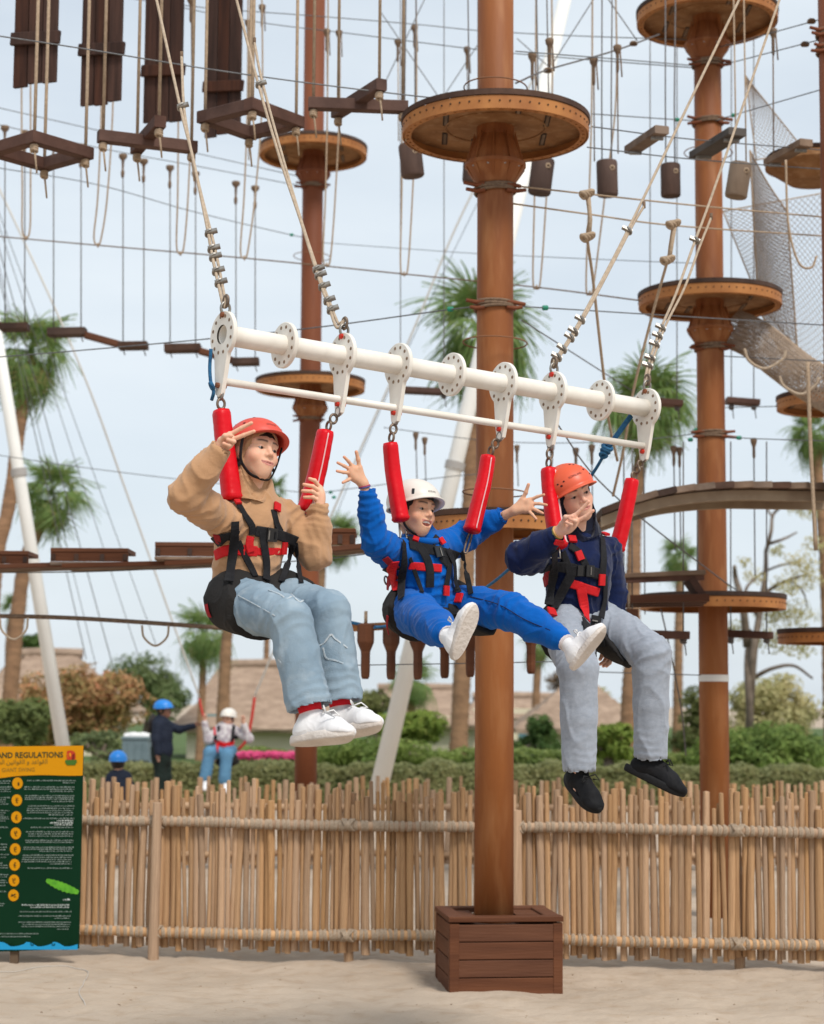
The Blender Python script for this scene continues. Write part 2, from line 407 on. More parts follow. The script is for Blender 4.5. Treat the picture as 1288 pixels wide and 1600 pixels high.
# ================================================================== tower poles with platforms
def disc_hole_ring(mb, c, Ro, Ri, z0, z1, n=96, holes=None):
    pass
def platform(root, cx, cy, z, rad=.5635, under=True, slots=True, matrim=None):
    """deck boards on a drilled steel rim, seen from below"""
    rim = matrim or rimsteel
    p = MB()   # rim: outer skirt ring
    p.lathe((cx, cy, z), [(rad-.012, 0), (rad-.004, .001), (rad-.004, .078), (rad-.016, .078), (rad-.016, .004)], 72, caps=False)
    ro = p.build('platform_rim', rim, root, False)
    mb = MB()  # bolts round the rim
    hl = MB()
    for k in range(60):
        a = 2*math.pi*k/60; ca, sa = math.cos(a), math.sin(a)
        mb.lathe((cx+ca*(rad-.0035), cy+sa*(rad-.0035), z+.045), [(.0055, 0), (.0055, .004)], 6, (ca, sa, 0))
    mb.build('rim_bolts', mat('dark_hole', (.05, .03, .02), rough=.9), ro)['kind'] = 'stuff'
    # drilled flange turned inwards, with daylight holes
    vs, fs = [], []; n = 144
    for k in range(n):
        a = 2*math.pi*k/n
        for r in (rad-.016, rad-.030, rad-.044, rad-.058): vs.append((cx+math.cos(a)*r, cy+math.sin(a)*r, z+.004))
    for k in range(n):
        for j in range(3):
            if j == 1 and k % 3 == 0: continue
            a, b = k*4+j, ((k+1) % n)*4+j
            fs.append((a, a+1, b+1, b))
    fo = mesh('rim_flange', vs, fs, rim, root); fo.modifiers.new('s', 'SOLIDIFY').thickness = .004
    # underside plate and its round doubler
    vs, fs = lathe((cx, cy, z+.060), [(.10, 0), (rad-.02, 0), (rad-.02, .012), (.10, .012)], 64)
    mesh('underside_plate', vs, fs[:-2], undersheet, root)
    mesh('doubler_ring', *torus((cx, cy, z+.058), .30, .006, n=48, m=6), undersheet, root, True)
    if slots:
        dk = mat('slot_dark', (.03, .018, .012), rough=.9)
        for (sx, sy) in ((-.30, -.16), (-.30, .22), (.30, -.16), (.30, .22), (-.12, .34), (.12, -.38)):
            q = MB(); c = V((cx+sx, cy+sy, z+.0585))
            q.bar(c-V((0, .12, 0)), c+V((0, .12, 0)), .034, .003)
            so = q.build('slot', dk, root)
            q = MB(); c = c-V((0, 0, .003)); q.bar(c-V((0, .10, 0)), c+V((0, .10, 0)), .018, .002); q.build('slot_light', greywood, so)
    # deck boards
    p = MB(); p.lathe((cx, cy, z+.081), [(rad-.006, 0), (rad+.003, .001), (rad+.003, .033), (rad-.006, .034)], 72, caps=False); p.build('deck_edge', darkwood, root)
    nb = 8; bw = 2*rad/nb
    for k in range(nb):
        x0 = -rad+k*bw+.003; x1 = x0+bw-.006
        pts = []
        for s in (1, -1):
            seq = [x0+(x1-x0)*j/5 for j in range(6)]
            if s < 0: seq = seq[::-1]
            for x in seq: pts.append((x, s*math.sqrt(max(rad*rad-x*x, 1e-5))))
        m = len(pts)
        vs = [(cx+a, cy+b, z+.080) for a, b in pts]+[(cx+a, cy+b, z+.116) for a, b in pts]
        fs = [tuple(range(m-1, -1, -1)), tuple(range(m, 2*m))]+[(j, (j+1) % m, (j+1) % m+m, j+m) for j in range(m)]
        mesh('deck_board', vs, fs, darkwood, root)
def hub(root, cx, cy, z, r=.113, m=None):
    """flared collar with gussets carrying a platform whose rim bottom is at z"""
    m = m or corten
    mb = MB(); mb.lathe((cx, cy, z), [(r+.002, -.32), (r+.005, -.30), (.172, -.195), (.184, -.185), (.184, -.165), (.166, -.16), (.150, -.10), (r+.006, .0), (r+.004, .06)], 32)
    h = mb.build('hub', m, root, False)
    mb = MB()
    for k in range(10):
        a = 2*math.pi*(k+.3)/10; ca, sa = math.cos(a), math.sin(a)
        vs = []
        for dx in (-.004, .004):
            for (rr_, zz) in ((r, -.30), (.180, -.198), (.180, -.155), (r, -.15)):
                vs.append((cx+ca*rr_-sa*dx, cy+sa*rr_+ca*dx, z+zz))
            for (rr_, zz) in ((.176, -.15), (r+.02, .02)):
                vs.append((cx+ca*rr_-sa*dx, cy+sa*rr_+ca*dx, z+zz))
        mb.add(vs, [(0, 1, 2, 3), (9, 8, 7, 6), (0, 6, 7, 1), (1, 7, 8, 2), (3, 2, 4, 5), (11, 10, 8, 9), (2, 8, 10, 4), (4, 10, 11, 5)])
    mb.build('gussets', m, h)
    for k in range(10):
        a = 2*math.pi*k/10; q = MB(); q.lathe((cx+math.cos(a)*.160, cy+math.sin(a)*.160, z-.205), [(.011, 0), (.011, .02)], 6); q.build('bolt', steel, h)
def ropering(root, cx, cy, z, r=.113, tails=True, seed=0):
    """rope turns tied round the shaft with stubby ends"""
    rr = random.Random(seed); mb = MB()
    for k in range(3): mb.add(*torus((cx, cy, z+k*.016-.016), r+.012, .010, (rr.uniform(-.08, .08), rr.uniform(-.05, .05), 1), 28, 6))
    o = mb.build('rope_tie', rope_brown, root, True)
    for s in (-1, 1):
        for k in range(2):
            q = MB()
            b = V((cx+s*(r+.005), cy-.06, z+.012-.035*k)); e = b+V((s*rr.uniform(.03, .08), -.02, rr.uniform(-.02, .012)))
            q.tube([b-V((s*.05, .04, 0)), b, e], [.013, .014, .011], 6)
            q.build('steel_lug', corten_red, o, True)
def wirering(root, cx, cy, z, r=.19):
    mesh('wire_ring', *torus((cx, cy, z), r, .0045, (.03, .02, 1), 40, 5), mat('rust_wire', (.22, .10, .05), rough=.7), root, True)
def pole(label, px, py, D, ztop, plats, ties, wires, m, r0=.113, r1=.108, rim=None, hubs=True):
    b = at(px, py, D); cx, cy = b.x, b.y
    t = thing('tower_pole', label, 'pole', (cx, cy, 0))
    mb = MB(); mb.lathe((0, 0, 0), [(r0, -.3), (r0, 2), (r1, 4.2), (r1, ztop)], 40)
    mb.build('shaft', m, t, True)
    for z in plats:
        platform(t, 0, 0, z, matrim=rim)
        if hubs: hub(t, 0, 0, z, r1, m)
    for i, z in enumerate(ties): ropering(t, 0, 0, z, r1, seed=i+int(px))
    for z in wires: wirering(t, 0, 0, z)
    return t, cx, cy
D1, D2, D3 = 10.92, 14.5, 19.0
def zz(D, *ys): return [zat(y, D) for y in ys]
pmain, mx_, my_ = pole('thick rusty orange steel pole rising from the slatted wooden box in front', 772, 1437, D1, 8, zz(D1, 214), zz(D1, 296, 478), zz(D1, 137, 535, 769), corten)
pr, rx_, ry_ = pole('rusty steel pole with four round platforms, standing behind the right hand rider', 1117, 1230, D2, 9, zz(D2, 35, 478), zz(D2, 98, 188, 540, 676), zz(D2, 452, 236), corten, rim=rimsteel)
platform(pr, 0, 0, zat(950, D2))
_o = MB(); _o.lathe((0, 0, zat(1062, D2)), [(.1165, 0), (.1165, .052)], 32); _o.build('white_band', mat('white_tape', (.7, .68, .64), rough=.5), pr)
plf, lx_, ly_ = pole('slimmer looking far rusty pole with two round platforms behind the left hand rider', 478, 1200, D3, 11, zz(D3, 247), zz(D3, 292, 655), zz(D3, 402), corten_red)
platform(plf, 0, 0, zat(612, D3)); hub(plf, 0, 0, zat(612, D3), .108, corten)
# lower platform of the main pole, half hidden by the riders
platform(pmain, 0, 0, zat(834, D1), rad=.43, slots=False)
# pole at the right edge
pe, ex_, ey_ = pole('dark rusty pole cut by the right edge of the picture', 1313, 700, 12.5, 8, [], zz(12.5, 50, 75), [], corten_red, r0=.10, r1=.10)

# ------------------------------------------------------------------ planter box round the main pole
def planter():
    a = gnd(706, 1552); rz = R(7.0); W, Dp, H = .612, .56, .415
    t = thing('planter_box', 'low square box of red brown planks round the foot of the thick pole', 'box', a, rz=rz)
    dk = mat('gap_dark', (.03, .014, .009), rough=.9)
    mb = MB(); mb.bar((.02, Dp/2, .17), (W-.02, Dp/2, .17), Dp-.04, .38); mb.build('liner', dk, t)
    hs = [.098, .098, .098, .098]; z = -.015
    for k in range(4):
        zc = z+hs[k]/2
        for (p, q) in (((.035, 0, zc), (W-.035, 0, zc)), ((.035, Dp, zc), (W-.035, Dp, zc)), ((0, .035, zc), (0, Dp-.035, zc)), ((W, .035, zc), (W, Dp-.035, zc))):
            vs, fs = bar(p, q, .022, hs[k]-.005, bev=.003); mesh('plank', vs, fs, redwood, t)
        z += hs[k]
    for (x, y) in ((.012, .012), (W-.012, .012), (.012, Dp-.012), (W-.012, Dp-.012)):
        vs, fs = bar((x, y, -.03), (x, y, H-.035), .054, .054, (0, 1, 0), bev=.003); mesh('corner_post', vs, fs, redwood, t)
    for (p, q) in (((-.018, .030, H-.012), (W+.018, .030, H-.012)), ((-.018, Dp-.030, H-.012), (W+.018, Dp-.030, H-.012)), ((.027, .077, H-.0135), (.027, Dp-.077, H-.0135)), ((W-.027, .077, H-.0135), (W-.027, Dp-.077, H-.0135))):
        vs, fs = bar(p, q, .09, .03, bev=.004); mesh('cap_board', vs, fs, redwood, t)
    c = V((mx_, my_, 0))-a; c.rotate(Matrix.Rotation(-rz, 3, 'Z'))
    for k in range(5):       # boards that close the top round the shaft
        y = .14+k*.07
        for (x0, x1) in ((.05, c.x-.12), (c.x+.12, W-.05)):
            vs, fs = bar((x0, y, H-.021), (x1, y, H-.021), .064, .02); mesh('top_board', vs, fs, redwood, t)
planter()

# ================================================================== leaning white masts
def mast(label, pts, r, collars=()):
    a, b = pts; d = (b-a).normalized()
    t = thing('leaning_mast', label, 'mast', a)
    vs, fs = tube([V((0, 0, 0)), b-a], [r, r*.74], 24); mesh('tube', vs, fs, mast_white, t, True)
    for k in collars:
        vs, fs = tube([d*(k-.05), d*(k+.05)], r+.012, 24); mesh('collar', vs, fs, mat('collar_grey', (.35, .33, .31), rough=.6), t)
    return t
mast('white tubular mast leaning left beside the palm trunks at the left edge', (at(113, 1255, 24), at(-64, 158, 24)), .092, (4.3,))
mast('long white tubular mast leaning right, passing behind the thick pole', (at(585, 1262, 24), at(892, -40, 24)), .118, (4.5,))

# ================================================================== huts with thatched roofs
thatch = mat('thatch', (.40, .29, .215), (.29, .205, .15), scale=2.2, rough=.95, bump=1.0, bscale=9, stretch=(1, 1, 3), c3=(.22, .155, .11), s3=6, f3=.6)
cream = mat('cream_wall', (.70, .63, .47), (.63, .56, .41), scale=.8, rough=.9)
glassb = mat('window_blue', (.10, .20, .24), rough=.25, spec=.6)
teal = mat('teal_paint', (.16, .30, .32), rough=.6)
def hut(label, cx, cy, w, d, zw, zr, rz, ridge=.4, gable=True, windows=((-.3, 1.0, .9),), ov=.5):
    t = thing('thatched_hut', label, 'hut', (cx, cy, 0), rz=rz)
    mb = MB(); mb.box((0, 0, zw/2), w, d, zw); wl = mb.build('wall', cream, t)
    hw, hd = w/2+ov, d/2+ov; rl = w/2*ridge; n = 10
    # roof: hipped, a little concave, built of courses so the thatch has layers
    vs, fs = [], []; rr = random.Random(int(cx*7)); K = 9
    def ring(s, z, off):
        a, b = hw*(1-s)+rl*s, hd*(1-s)+.05*s
        loop = []
        for (x0, y0, x1, y1) in ((-a, -b, a, -b), (a, -b, a, b), (a, b, -a, b), (-a, b, -a, -b)):
            for j in range(n): u = j/n; loop.append((x0+(x1-x0)*u+rr.uniform(-off, off), y0+(y1-y0)*u+rr.uniform(-off, off), z+rr.uniform(-off, off)))
        return loop
    rings = [ring(0.02, zw-.42, .03)]
    for k in range(K):
        s0 = k/K; z0 = zw-.30+(zr-zw+.30)*(s0**1.12)
        rings.append(ring(s0, z0, .035)); s1 = (k+.93)/K; rings.append(ring(s1, zw-.30+(zr-zw+.30)*(s1**1.12)+.06, .02))
    rings.append(ring(1, zr+.05, .01))
    for r_ in rings: vs += r_
    m = 4*n
    for i in range(len(rings)-1):
        for j in range(m): fs.append((i*m+j, i*m+(j+1) % m, (i+1)*m+(j+1) % m, (i+1)*m+j))
    fs.append(tuple(range((len(rings)-1)*m, len(rings)*m))); fs.append(tuple(range(m-1, -1, -1)))
    rf = mesh('roof', vs, fs, thatch, t)
    vs, fs = tube([(-rl-.2, 0, zr+.06), (0, 0, zr+.09), (rl+.2, 0, zr+.06)], .16, 8); mesh('ridge_roll', vs, fs, thatch, rf)
    if gable:
        g = -rl-.15; mesh('gablet', [(g-.9, -.75, zr-.95), (g-.9, .75, zr-.95), (g-.35, 0, zr-.05), (g+.6, -.75, zr-.95), (g+.6, .75, zr-.95), (g+.6, 0, zr-.02)], [(0, 2, 1), (0, 3, 5, 2), (1, 2, 5, 4)], thatch, rf)
        mesh('gable_window', [(g-.91, -.55, zr-.88), (g-.91, .55, zr-.88), (g-.52, 0, zr-.25)], [(0, 2, 1)], teal, rf)
        mesh('gable_window', [(g-.3, -.755, zr-.90), (g+.3, -.755, zr-.90), (g, -.50, zr-.45)], [(0, 1, 2)], teal, rf)
    for (u, z, ww) in windows:
        mb = MB(); mb.box((u*w, -d/2-.02, z), ww, .06, .95); wo = mb.build('window', teal, t)
        mb = MB(); mb.box((u*w, -d/2-.045, z), ww-.14, .04, .8); mb.build('pane', glassb, wo)
    return t
DH = 60.0
def hutpx(label, px, D, w, d, ytop, ywall, rz=0, **k):
    c = at(px, 1100, D); hut(label, c.x, D, w, d, zat(ywall, D), zat(ytop, D), rz, **k)
hutpx('thatched hut with small blue gable window behind the left palm trunks', 80, 58, 4.2, 4, 1028, 1098, ridge=.35, windows=((.2, .9, .8),))
hutpx('thatched hut with cream wall behind the seated far rider', 420, 56, 4.6, 4, 1044, 1122, .06, ridge=.45, windows=((.40, .75, .55), (-.3, .8, .7)))
hutpx('long thatched roof behind the round clipped shrub and mast', 655, 66, 3.6, 4, 1078, 1118, ridge=.7, gable=False)
hutpx('thatched parasol hut behind the right hand rider\'s grey trouser leg', 905, 50, 2.6, 2.6, 1052, 1118, ridge=.05, gable=False, windows=((0, .7, .5),), ov=.5)
hutpx('low pale building between the thick pole and the dark shrub', 805, 70, 3.5, 3, 1090, 1106, ridge=.8, gable=False, ov=.3, windows=((.1, .6, .6),))
# ================================================================== vegetation
palm_green = leafmat('palm_green', (.062, .115, .034), (.095, .150, .050), (.16, .18, .075))
palm_dry = leafmat('palm_dry', (.30, .21, .10), (.22, .15, .07), (.13, .13, .045))
palm_bark = mat('palm_bark', (.33, .19, .105), (.22, .125, .07), scale=3, rough=.9, bump=.9, bscale=7, stretch=(1, 1, 3), c3=(.16, .09, .05), s3=7, f3=.6)
bark_grey = mat('bark_grey', (.20, .155, .12), (.13, .10, .075), scale=6, rough=.9, bump=.6, bscale=20)
def frond_mesh(seed, m, droop):
    """fan leaf: stalk along +x (length .55), then a fan of narrow blades whose tips droop"""
    rr = random.Random(seed); vs, fs = [], []
    def quad(a, b, c, d): n = len(vs); vs.extend([a, b, c, d]); fs.append((n, n+1, n+2, n+3))
    w = .012
    for s in (0, .25, .5):
        pass
    quad((0, -w, 0), (.5, -w, -.02), (.5, w, -.02), (0, w, 0))
    quad((0, 0, -w), (.5, 0, -.02-w), (.5, 0, -.02+w), (0, 0, w))
    nb = 19
    for i in range(nb):
        a = R(-118+236*i/(nb-1)+rr.uniform(-3, 3)); L_ = (.52-.12*abs(a)/2.1)*rr.uniform(.75, 1.15)
        c, s = math.cos(a), math.sin(a); hw = .021
        def P(t, k): # t along blade, k sideways
            x, y = c*t*L_, s*t*L_
            z = -.02+.10*abs(s)*t - droop*(t**2.2)*(.5+.35*abs(s))*L_*2.0
            return (.5+x-s*k*.9, y+c*k*.9, z+.012*(1 if k > 0 else -1)*(i % 2*2-1)*t)
        quad(P(.02, -.006), P(.02, .006), P(.5, hw), P(.5, -hw))
        quad(P(.5, -hw), P(.5, hw), P(.82, hw*.6), P(.82, -hw*.6))
        quad(P(.82, -hw*.6), P(.82, hw*.6), P(1.05, .003), P(1.05, -.003))
    me = bpy.data.meshes.new('frond'); me.from_pydata(vs, [], fs); me.update(); me.materials.append(m); return me
FRONDS = [frond_mesh(i, palm_green, d) for i, d in enumerate((.45, .75, 1.05, 1.3))]
DRY = [frond_mesh(20+i, palm_dry, 1.0) for i in range(2)]
def palm(label, crown, D, rad_px, trunk_px, tw, seed, nf=46, dry=6):
    """crown px centre; trunk_px: list of px from the crown base down to the ground; rad_px crown radius"""
    rr = random.Random(seed); c = at(crown[0], crown[1], D)
    foot = at(*trunk_px[-1], D); foot.z = 0
    t = thing('fan_palm', label, 'palm tree', (foot.x, foot.y, 0), group='fan palms beyond the rope course')
    base = V(t.location)
    pts = [at(q[0], q[1], D)-base for q in trunk_px[:-1]]+[V((foot.x-base.x, foot.y-base.y, -.1))]
    pts = [V(p) for p in catmull([tuple(p) for p in pts], 6)] if len(pts) > 2 else [pts[0].lerp(pts[1], i/10) for i in range(11)]
    k = len(pts); r = pxm(tw, D)/2
    rads = [r*(.82+.30*(i/(k-1))**2)*(1+.05*math.sin(i*2.3)) for i in range(k)]
    # ringed trunk: leaf-scar steps
    P2, R2 = [], []
    for i in range(k-1):
        for j in range(3):
            u = j/3; P2 += [pts[i].lerp(pts[i+1], u), pts[i].lerp(pts[i+1], u+.2)]; q = rads[i]*(1-u)+rads[i+1]*u; R2 += [q*1.045, q*.965]
    P2.append(pts[-1]); R2.append(rads[-1])
    vs, fs = tube(P2, R2, 12); mesh('trunk', vs, fs, palm_bark, t, True)
    S = pxm(rad_px, D)
    top = pts[0]
    ctr = c-base
    for i in range(nf):
        el = R(rr.uniform(-60, 75)) if i > 4 else R(rr.uniform(50, 88)); az = i*2.39996+rr.uniform(-.3, .3)
        me = FRONDS[0 if el > .8 else 1 if el > .3 else 2 if el > -.2 else 3]
        s = S*rr.uniform(.68, 1.16)
        obj_me('frond', me, t, ctr, (rr.uniform(-.5, .5), -el, az), (s, s, s))
    for i in range(dry):
        obj_me('dry_frond', rr.choice(DRY), t, ctr-V((0, 0, S*.08)), (rr.uniform(-.4, .4), R(rr.uniform(48, 75)), rr.uniform(0, 6.28)), (S*.75,)*3)
    return t
palm('tall fan palm at the upper left beside the white mast', (48, 548), 33, 78, [(44, 585), (33, 650), (14, 790), (-8, 900), (-30, 1250)], 24, 1, 46, 12)
palm('fan palm at the left edge, crown just below the tallest left crown', (82, 772), 36, 62, [(72, 800), (42, 870), (28, 960), (8, 1180), (5, 1260)], 26, 2, 46, 12)
palm('small distant fan palm crown at far left above the roofs', (22, 950), 62, 26, [(20, 958), (14, 1010), (12, 1230)], 13, 3, 30, 4)
palm('distant fan palm with thin trunk left of the seated far rider', (318, 990), 52, 50, [(318, 1005), (316, 1080), (311, 1215)], 13, 4, 40)
palm('fan palm with thick trunk behind the seated far rider', (362, 930), 48, 40, [(360, 960), (353, 1020), (345, 1215)], 20, 5, 34)
palm('fan palm whose crown shows behind the left rider\'s bent arm', (528, 838), 46, 42, [(515, 855), (503, 900), (492, 1225)], 13, 6, 40)
palm('large fan palm whose crown spreads behind the thick orange pole', (752, 515), 40, 102, [(745, 560), (738, 700), (727, 950), (714, 1240)], 27, 7, 54, 16)
palm('fan palm with brown skirt right of the white beam end', (1010, 630), 38, 84, [(1008, 665), (993, 800), (988, 1000), (977, 1235)], 25, 8, 52, 20)
palm('small fan palm crown below the curved plank bridge', (1062, 868), 55, 36, [(1062, 885), (1061, 980), (1058, 1225)], 15, 9, 36)
palm('fan palm crown cut by the right edge above the bridge', (1270, 678), 40, 46, [(1276, 700), (1290, 900), (1300, 1240)], 20, 10, 40)
palm('tiny palm crown behind the left rider\'s neck and sleeve', (428, 766), 60, 26, [(425, 780), (420, 900), (412, 1215)], 9, 11, 30)
palm('short distant palm above the round clipped shrub', (645, 1062), 60, 44, [(645, 1078), (643, 1100), (640, 1210)], 13, 12, 40, 0)
palm('slim distant palm right of the thick pole above the dark shrub', (842, 1005), 55, 36, [(842, 1020), (838, 1090), (836, 1215)], 14, 13, 30)

def leafcloud(rr, blobs, n, s, flat=.6):
    """n leaf quads spread through ellipsoid blobs ((cx,cy,cz),(rx,ry,rz)); denser near the surface, with gaps"""
    vs, fs = [], []
    W = [b[1][0]*b[1][2] for b in blobs]; tot = sum(W)
    for _ in range(n):
        u = rr.random()*tot; k = 0
        while u > W[k]: u -= W[k]; k += 1
        c, r = blobs[k]
        d = V((rr.gauss(0, 1), rr.gauss(0, 1), rr.gauss(0, 1))).normalized()
        q = d*(rr.random()**.45)
        p = V(c)+V((q.x*r[0], q.y*r[1], q.z*r[2]))
        if noise.noise(p*1.7/max(r[0], .3)) < -.22: continue
        n_ = (d+V((rr.uniform(-.8, .8), rr.uniform(-.8, .8), rr.uniform(-.3, .9)))).normalized()
        x, y, _z = frame(n_); a = rr.uniform(0, 6.28); e = x*math.cos(a)+y*math.sin(a); f_ = n_.cross(e)
        sz = s*rr.uniform(.6, 1.3); i = len(vs)
        vs += [p-e*sz, p+f_*sz*flat*.5+n_*sz*.12, p+e*sz, p-f_*sz*flat*.5+n_*sz*.12]; fs.append((i, i+1, i+2, i+3))
    return vs, fs
def tree(label, px, D, ytop, w_px, ybase, m, trunkm, nblob, nleaf, leaf, seed, crown_bottom=None, name='tree', cat='tree', group=None, tr=.12, spread=1.0):
    rr = random.Random(seed)
    c = at(px, 1100, D); x0, y0 = c.x, D
    zt = zat(ytop, D); zb = zat(ybase, D); hw = pxm(w_px, D)/2
    t = thing(name, label, cat, (x0, y0, 0), group)
    blobs = []
    for i in range(nblob):
        a = rr.uniform(0, 6.28); q = math.sqrt(rr.random())*.68*spread; f_ = rr.random()
        rx = hw*rr.uniform(.30, .5)
        zc = zb+(zt-zb)*(.22+.58*f_)*(1-.25*q)
        blobs.append(((math.cos(a)*q*hw, math.sin(a)*q*hw*.8, zc), (rx, rx*.9, min(rx*.8, (zt-zb)*.28))))
    # limbs from the ground into each blob
    mb = MB(); j = V((0, 0, zb+(zt-zb)*.12))
    mb.tube([V((0, 0, -.1)), V((rr.uniform(-.08, .08), 0, j.z*.5)), j], [tr*1.25, tr, tr*.8], 8)
    for b in blobs[:9]:
        e = V(b[0]); mid = j.lerp(e, .5)+V((rr.uniform(-.15, .15), rr.uniform(-.15, .15), .12))
        mb.tube([j, mid, e], [tr*.62, tr*.38, tr*.12], 6)
    mb.build('trunk', trunkm, t, True)
    vs, fs = leafcloud(rr, blobs, nleaf, leaf); o = mesh('crown', vs, fs, m, t); o['kind'] = 'stuff'
    return t
olive = leafmat('leaf_olive', (.075, .095, .035), (.12, .135, .055), (.17, .17, .085))
bright = leafmat('leaf_bright', (.085, .13, .025), (.125, .175, .035), (.19, .22, .06))
deep = leafmat('leaf_deep', (.030, .062, .018), (.05, .09, .025), (.09, .13, .04))
autumn = leafmat('leaf_autumn', (.13, .115, .045), (.23, .15, .08), (.40, .17, .11))
redleaf = leafmat('leaf_red', (.30, .06, .03), (.22, .10, .04), (.35, .20, .08))
sage = leafmat('leaf_sage', (.19, .20, .10), (.26, .25, .14), (.33, .30, .19))
hedge_g = leafmat('leaf_hedge', (.080, .094, .040), (.11, .122, .055), (.16, .165, .085))
tree('round green tree behind the roofs between the two left huts', 232, 64, 1008, 150, 1135, leafmat('leaf_mid', (.055, .088, .035), (.085, .12, .05), (.14, .16, .08)), bark_grey, 16, 9000, .11, 31)
tree('russet leaved tree beside the white mast at the left', 120, 40, 1020, 210, 1190, autumn, bark_grey, 20, 9000, .10, 32)
tree('red tinted bush top above the russet tree', 178, 41, 1048, 42, 1080, redleaf, bark_grey, 4, 500, .07, 33, tr=.05)
tree('bushy green shrub behind the rules sign', 36, 34, 1085, 150, 1185, leafmat('leaf_sh', (.06, .085, .030), (.085, .115, .04), (.13, .16, .065)), bark_grey, 12, 7000, .075, 34, cat='shrub', name='shrub')
tree('dark green tree clump left of the mast, above the hut', 58, 66, 978, 70, 1045, deep, bark_grey, 6, 2200, .11, 35)
tree('grey green undergrowth between the sign and the blue helmets', 165, 33, 1140, 120, 1200, leafmat('leaf_ug', (.06, .085, .04), (.10, .13, .055), (.16, .18, .09)), bark_grey, 10, 4200, .07, 36, cat='shrub', name='shrub')
tree('round clipped bright green shrub left of the palm trunk', 628, 37, 1104, 150, 1165, bright, mat('bark_red', (.15, .06, .03), rough=.9), 13, 8500, .075, 37, cat='shrub', name='shrub')
tree('dull green tree right behind the far swing mast', 590, 60, 1052, 90, 1150, olive, bark_grey, 8, 3600, .10, 38)
tree('green undergrowth filling the space under the clipped shrub', 600, 36, 1148, 270, 1195, leafmat('leaf_u2', (.06, .10, .025), (.10, .14, .035), (.15, .19, .06)), bark_grey, 14, 7000, .07, 39, cat='shrub', name='shrub')
tree('dark rounded shrub right of the thick pole', 835, 40, 1108, 95, 1185, deep, bark_grey, 9, 5200, .075, 40, cat='shrub', name='shrub')
tree('bare brown bush top left of the grey trousers', 880, 58, 1035, 70, 1085, leafmat('leaf_br', (.14, .10, .07), (.10, .075, .05)), bark_grey, 6, 1600, .06, 41)
tree('bright green shrub between the two grey trouser legs', 950, 35, 1112, 110, 1195, bright, bark_grey, 9, 5200, .07, 42, cat='shrub', name='shrub')
tree('dull olive bush behind the right palm trunk', 960, 52, 1050, 120, 1140, sage, bark_grey, 9, 3600, .08, 43, cat='shrub', name='shrub')
tree('broad sage coloured tree right of the right pole', 1205, 40, 1030, 175, 1180, sage, bark_grey, 18, 9500, .075, 44, tr=.1)
tree('sage coloured tree partly behind the right pole', 1085, 44, 1030, 120, 1190, olive, bark_grey, 10, 5200, .08, 45)
tree('leafy green shrub bank at the lower right', 1190, 35, 1120, 260, 1205, leafmat('leaf_rb', (.06, .10, .026), (.09, .14, .035), (.15, .19, .06)), bark_grey, 16, 11000, .08, 46, cat='shrub', name='shrub')
tree('dark tree mass at the right edge behind the sage tree', 1285, 48, 1130, 90, 1210, deep, bark_grey, 6, 3000, .09, 47)
tree('distant green treeline left of the thick pole', 700, 90, 1085, 120, 1125, olive, bark_grey, 8, 2500, .13, 48)
tree('distant olive tree behind the cream hut and left pole', 545, 75, 1060, 130, 1130, olive, bark_grey, 8, 3000, .12, 49)
# sparse old tree with bare limbs at the right
def sparse_tree():
    D = 36; rr = random.Random(77)
    f = at(1160, 1225, D); t = thing('old_tree', 'tall half bare tree with crooked limbs at the right', 'tree', (f.x, D, 0))
    b = V(t.location)
    def q(px, py, dd=0): return at(px, py, D+dd)-b
    limbs = [([(1160, 1240), (1167, 1180), (1172, 1120), (1168, 1040), (1172, 985)], 9), ([(1172, 1100), (1178, 1020), (1187, 960), (1196, 900), (1197, 860)], 7),
             ([(1197, 862), (1205, 830), (1208, 805), (1225, 790), (1245, 785)], 3.5), ([(1200, 850), (1225, 842), (1245, 832)], 3), ([(1168, 1010), (1160, 940), (1150, 905), (1148, 885)], 7),
             ([(1180, 940), (1205, 920), (1235, 905), (1262, 898)], 4), ([(1182, 960), (1165, 925), (1185, 900), (1215, 885), (1250, 878)], 3), ([(1176, 1060), (1205, 1045), (1240, 1040), (1270, 1060)], 4),
             ([(1170, 1000), (1140, 985), (1115, 990)], 3.5), ([(1208, 808), (1200, 795), (1212, 780)], 2.2), ([(1235, 905), (1255, 925), (1262, 950)], 2.2)]
    for i, (P, wd) in enumerate(limbs):
        pts = [V(p) for p in catmull([tuple(q(x, y, rr.uniform(-.4, .4) if j else 0)) for j, (x, y) in enumerate(P)], 5)]
        r = pxm(wd, D); k = len(pts)
        vs, fs = tube(pts, [r*(1-.55*j/(k-1)) for j in range(k)], 7); mesh('trunk' if i == 0 else 'limb', vs, fs, bark_grey, t, True)
    blobs = []
    for (px, py, w_) in ((1240, 785, 30), (1262, 800, 22), (1215, 860, 18), (1250, 880, 34), (1262, 905, 30), (1230, 915, 30), (1210, 960, 34), (1245, 960, 36), (1180, 900, 20), (1160, 880, 16), (1150, 985, 26), (1205, 1000, 36), (1250, 1010, 30), (1120, 985, 18), (1275, 850, 24), (1130, 915, 20)):
        p = q(px, py, rr.uniform(-.6, .6)); r = pxm(w_, D); blobs.append((tuple(p), (r, r, r*.7)))
    vs, fs = leafcloud(rr, blobs, 3600, .05); o = mesh('crown', vs, fs, sage, t); o['kind'] = 'stuff'
sparse_tree()
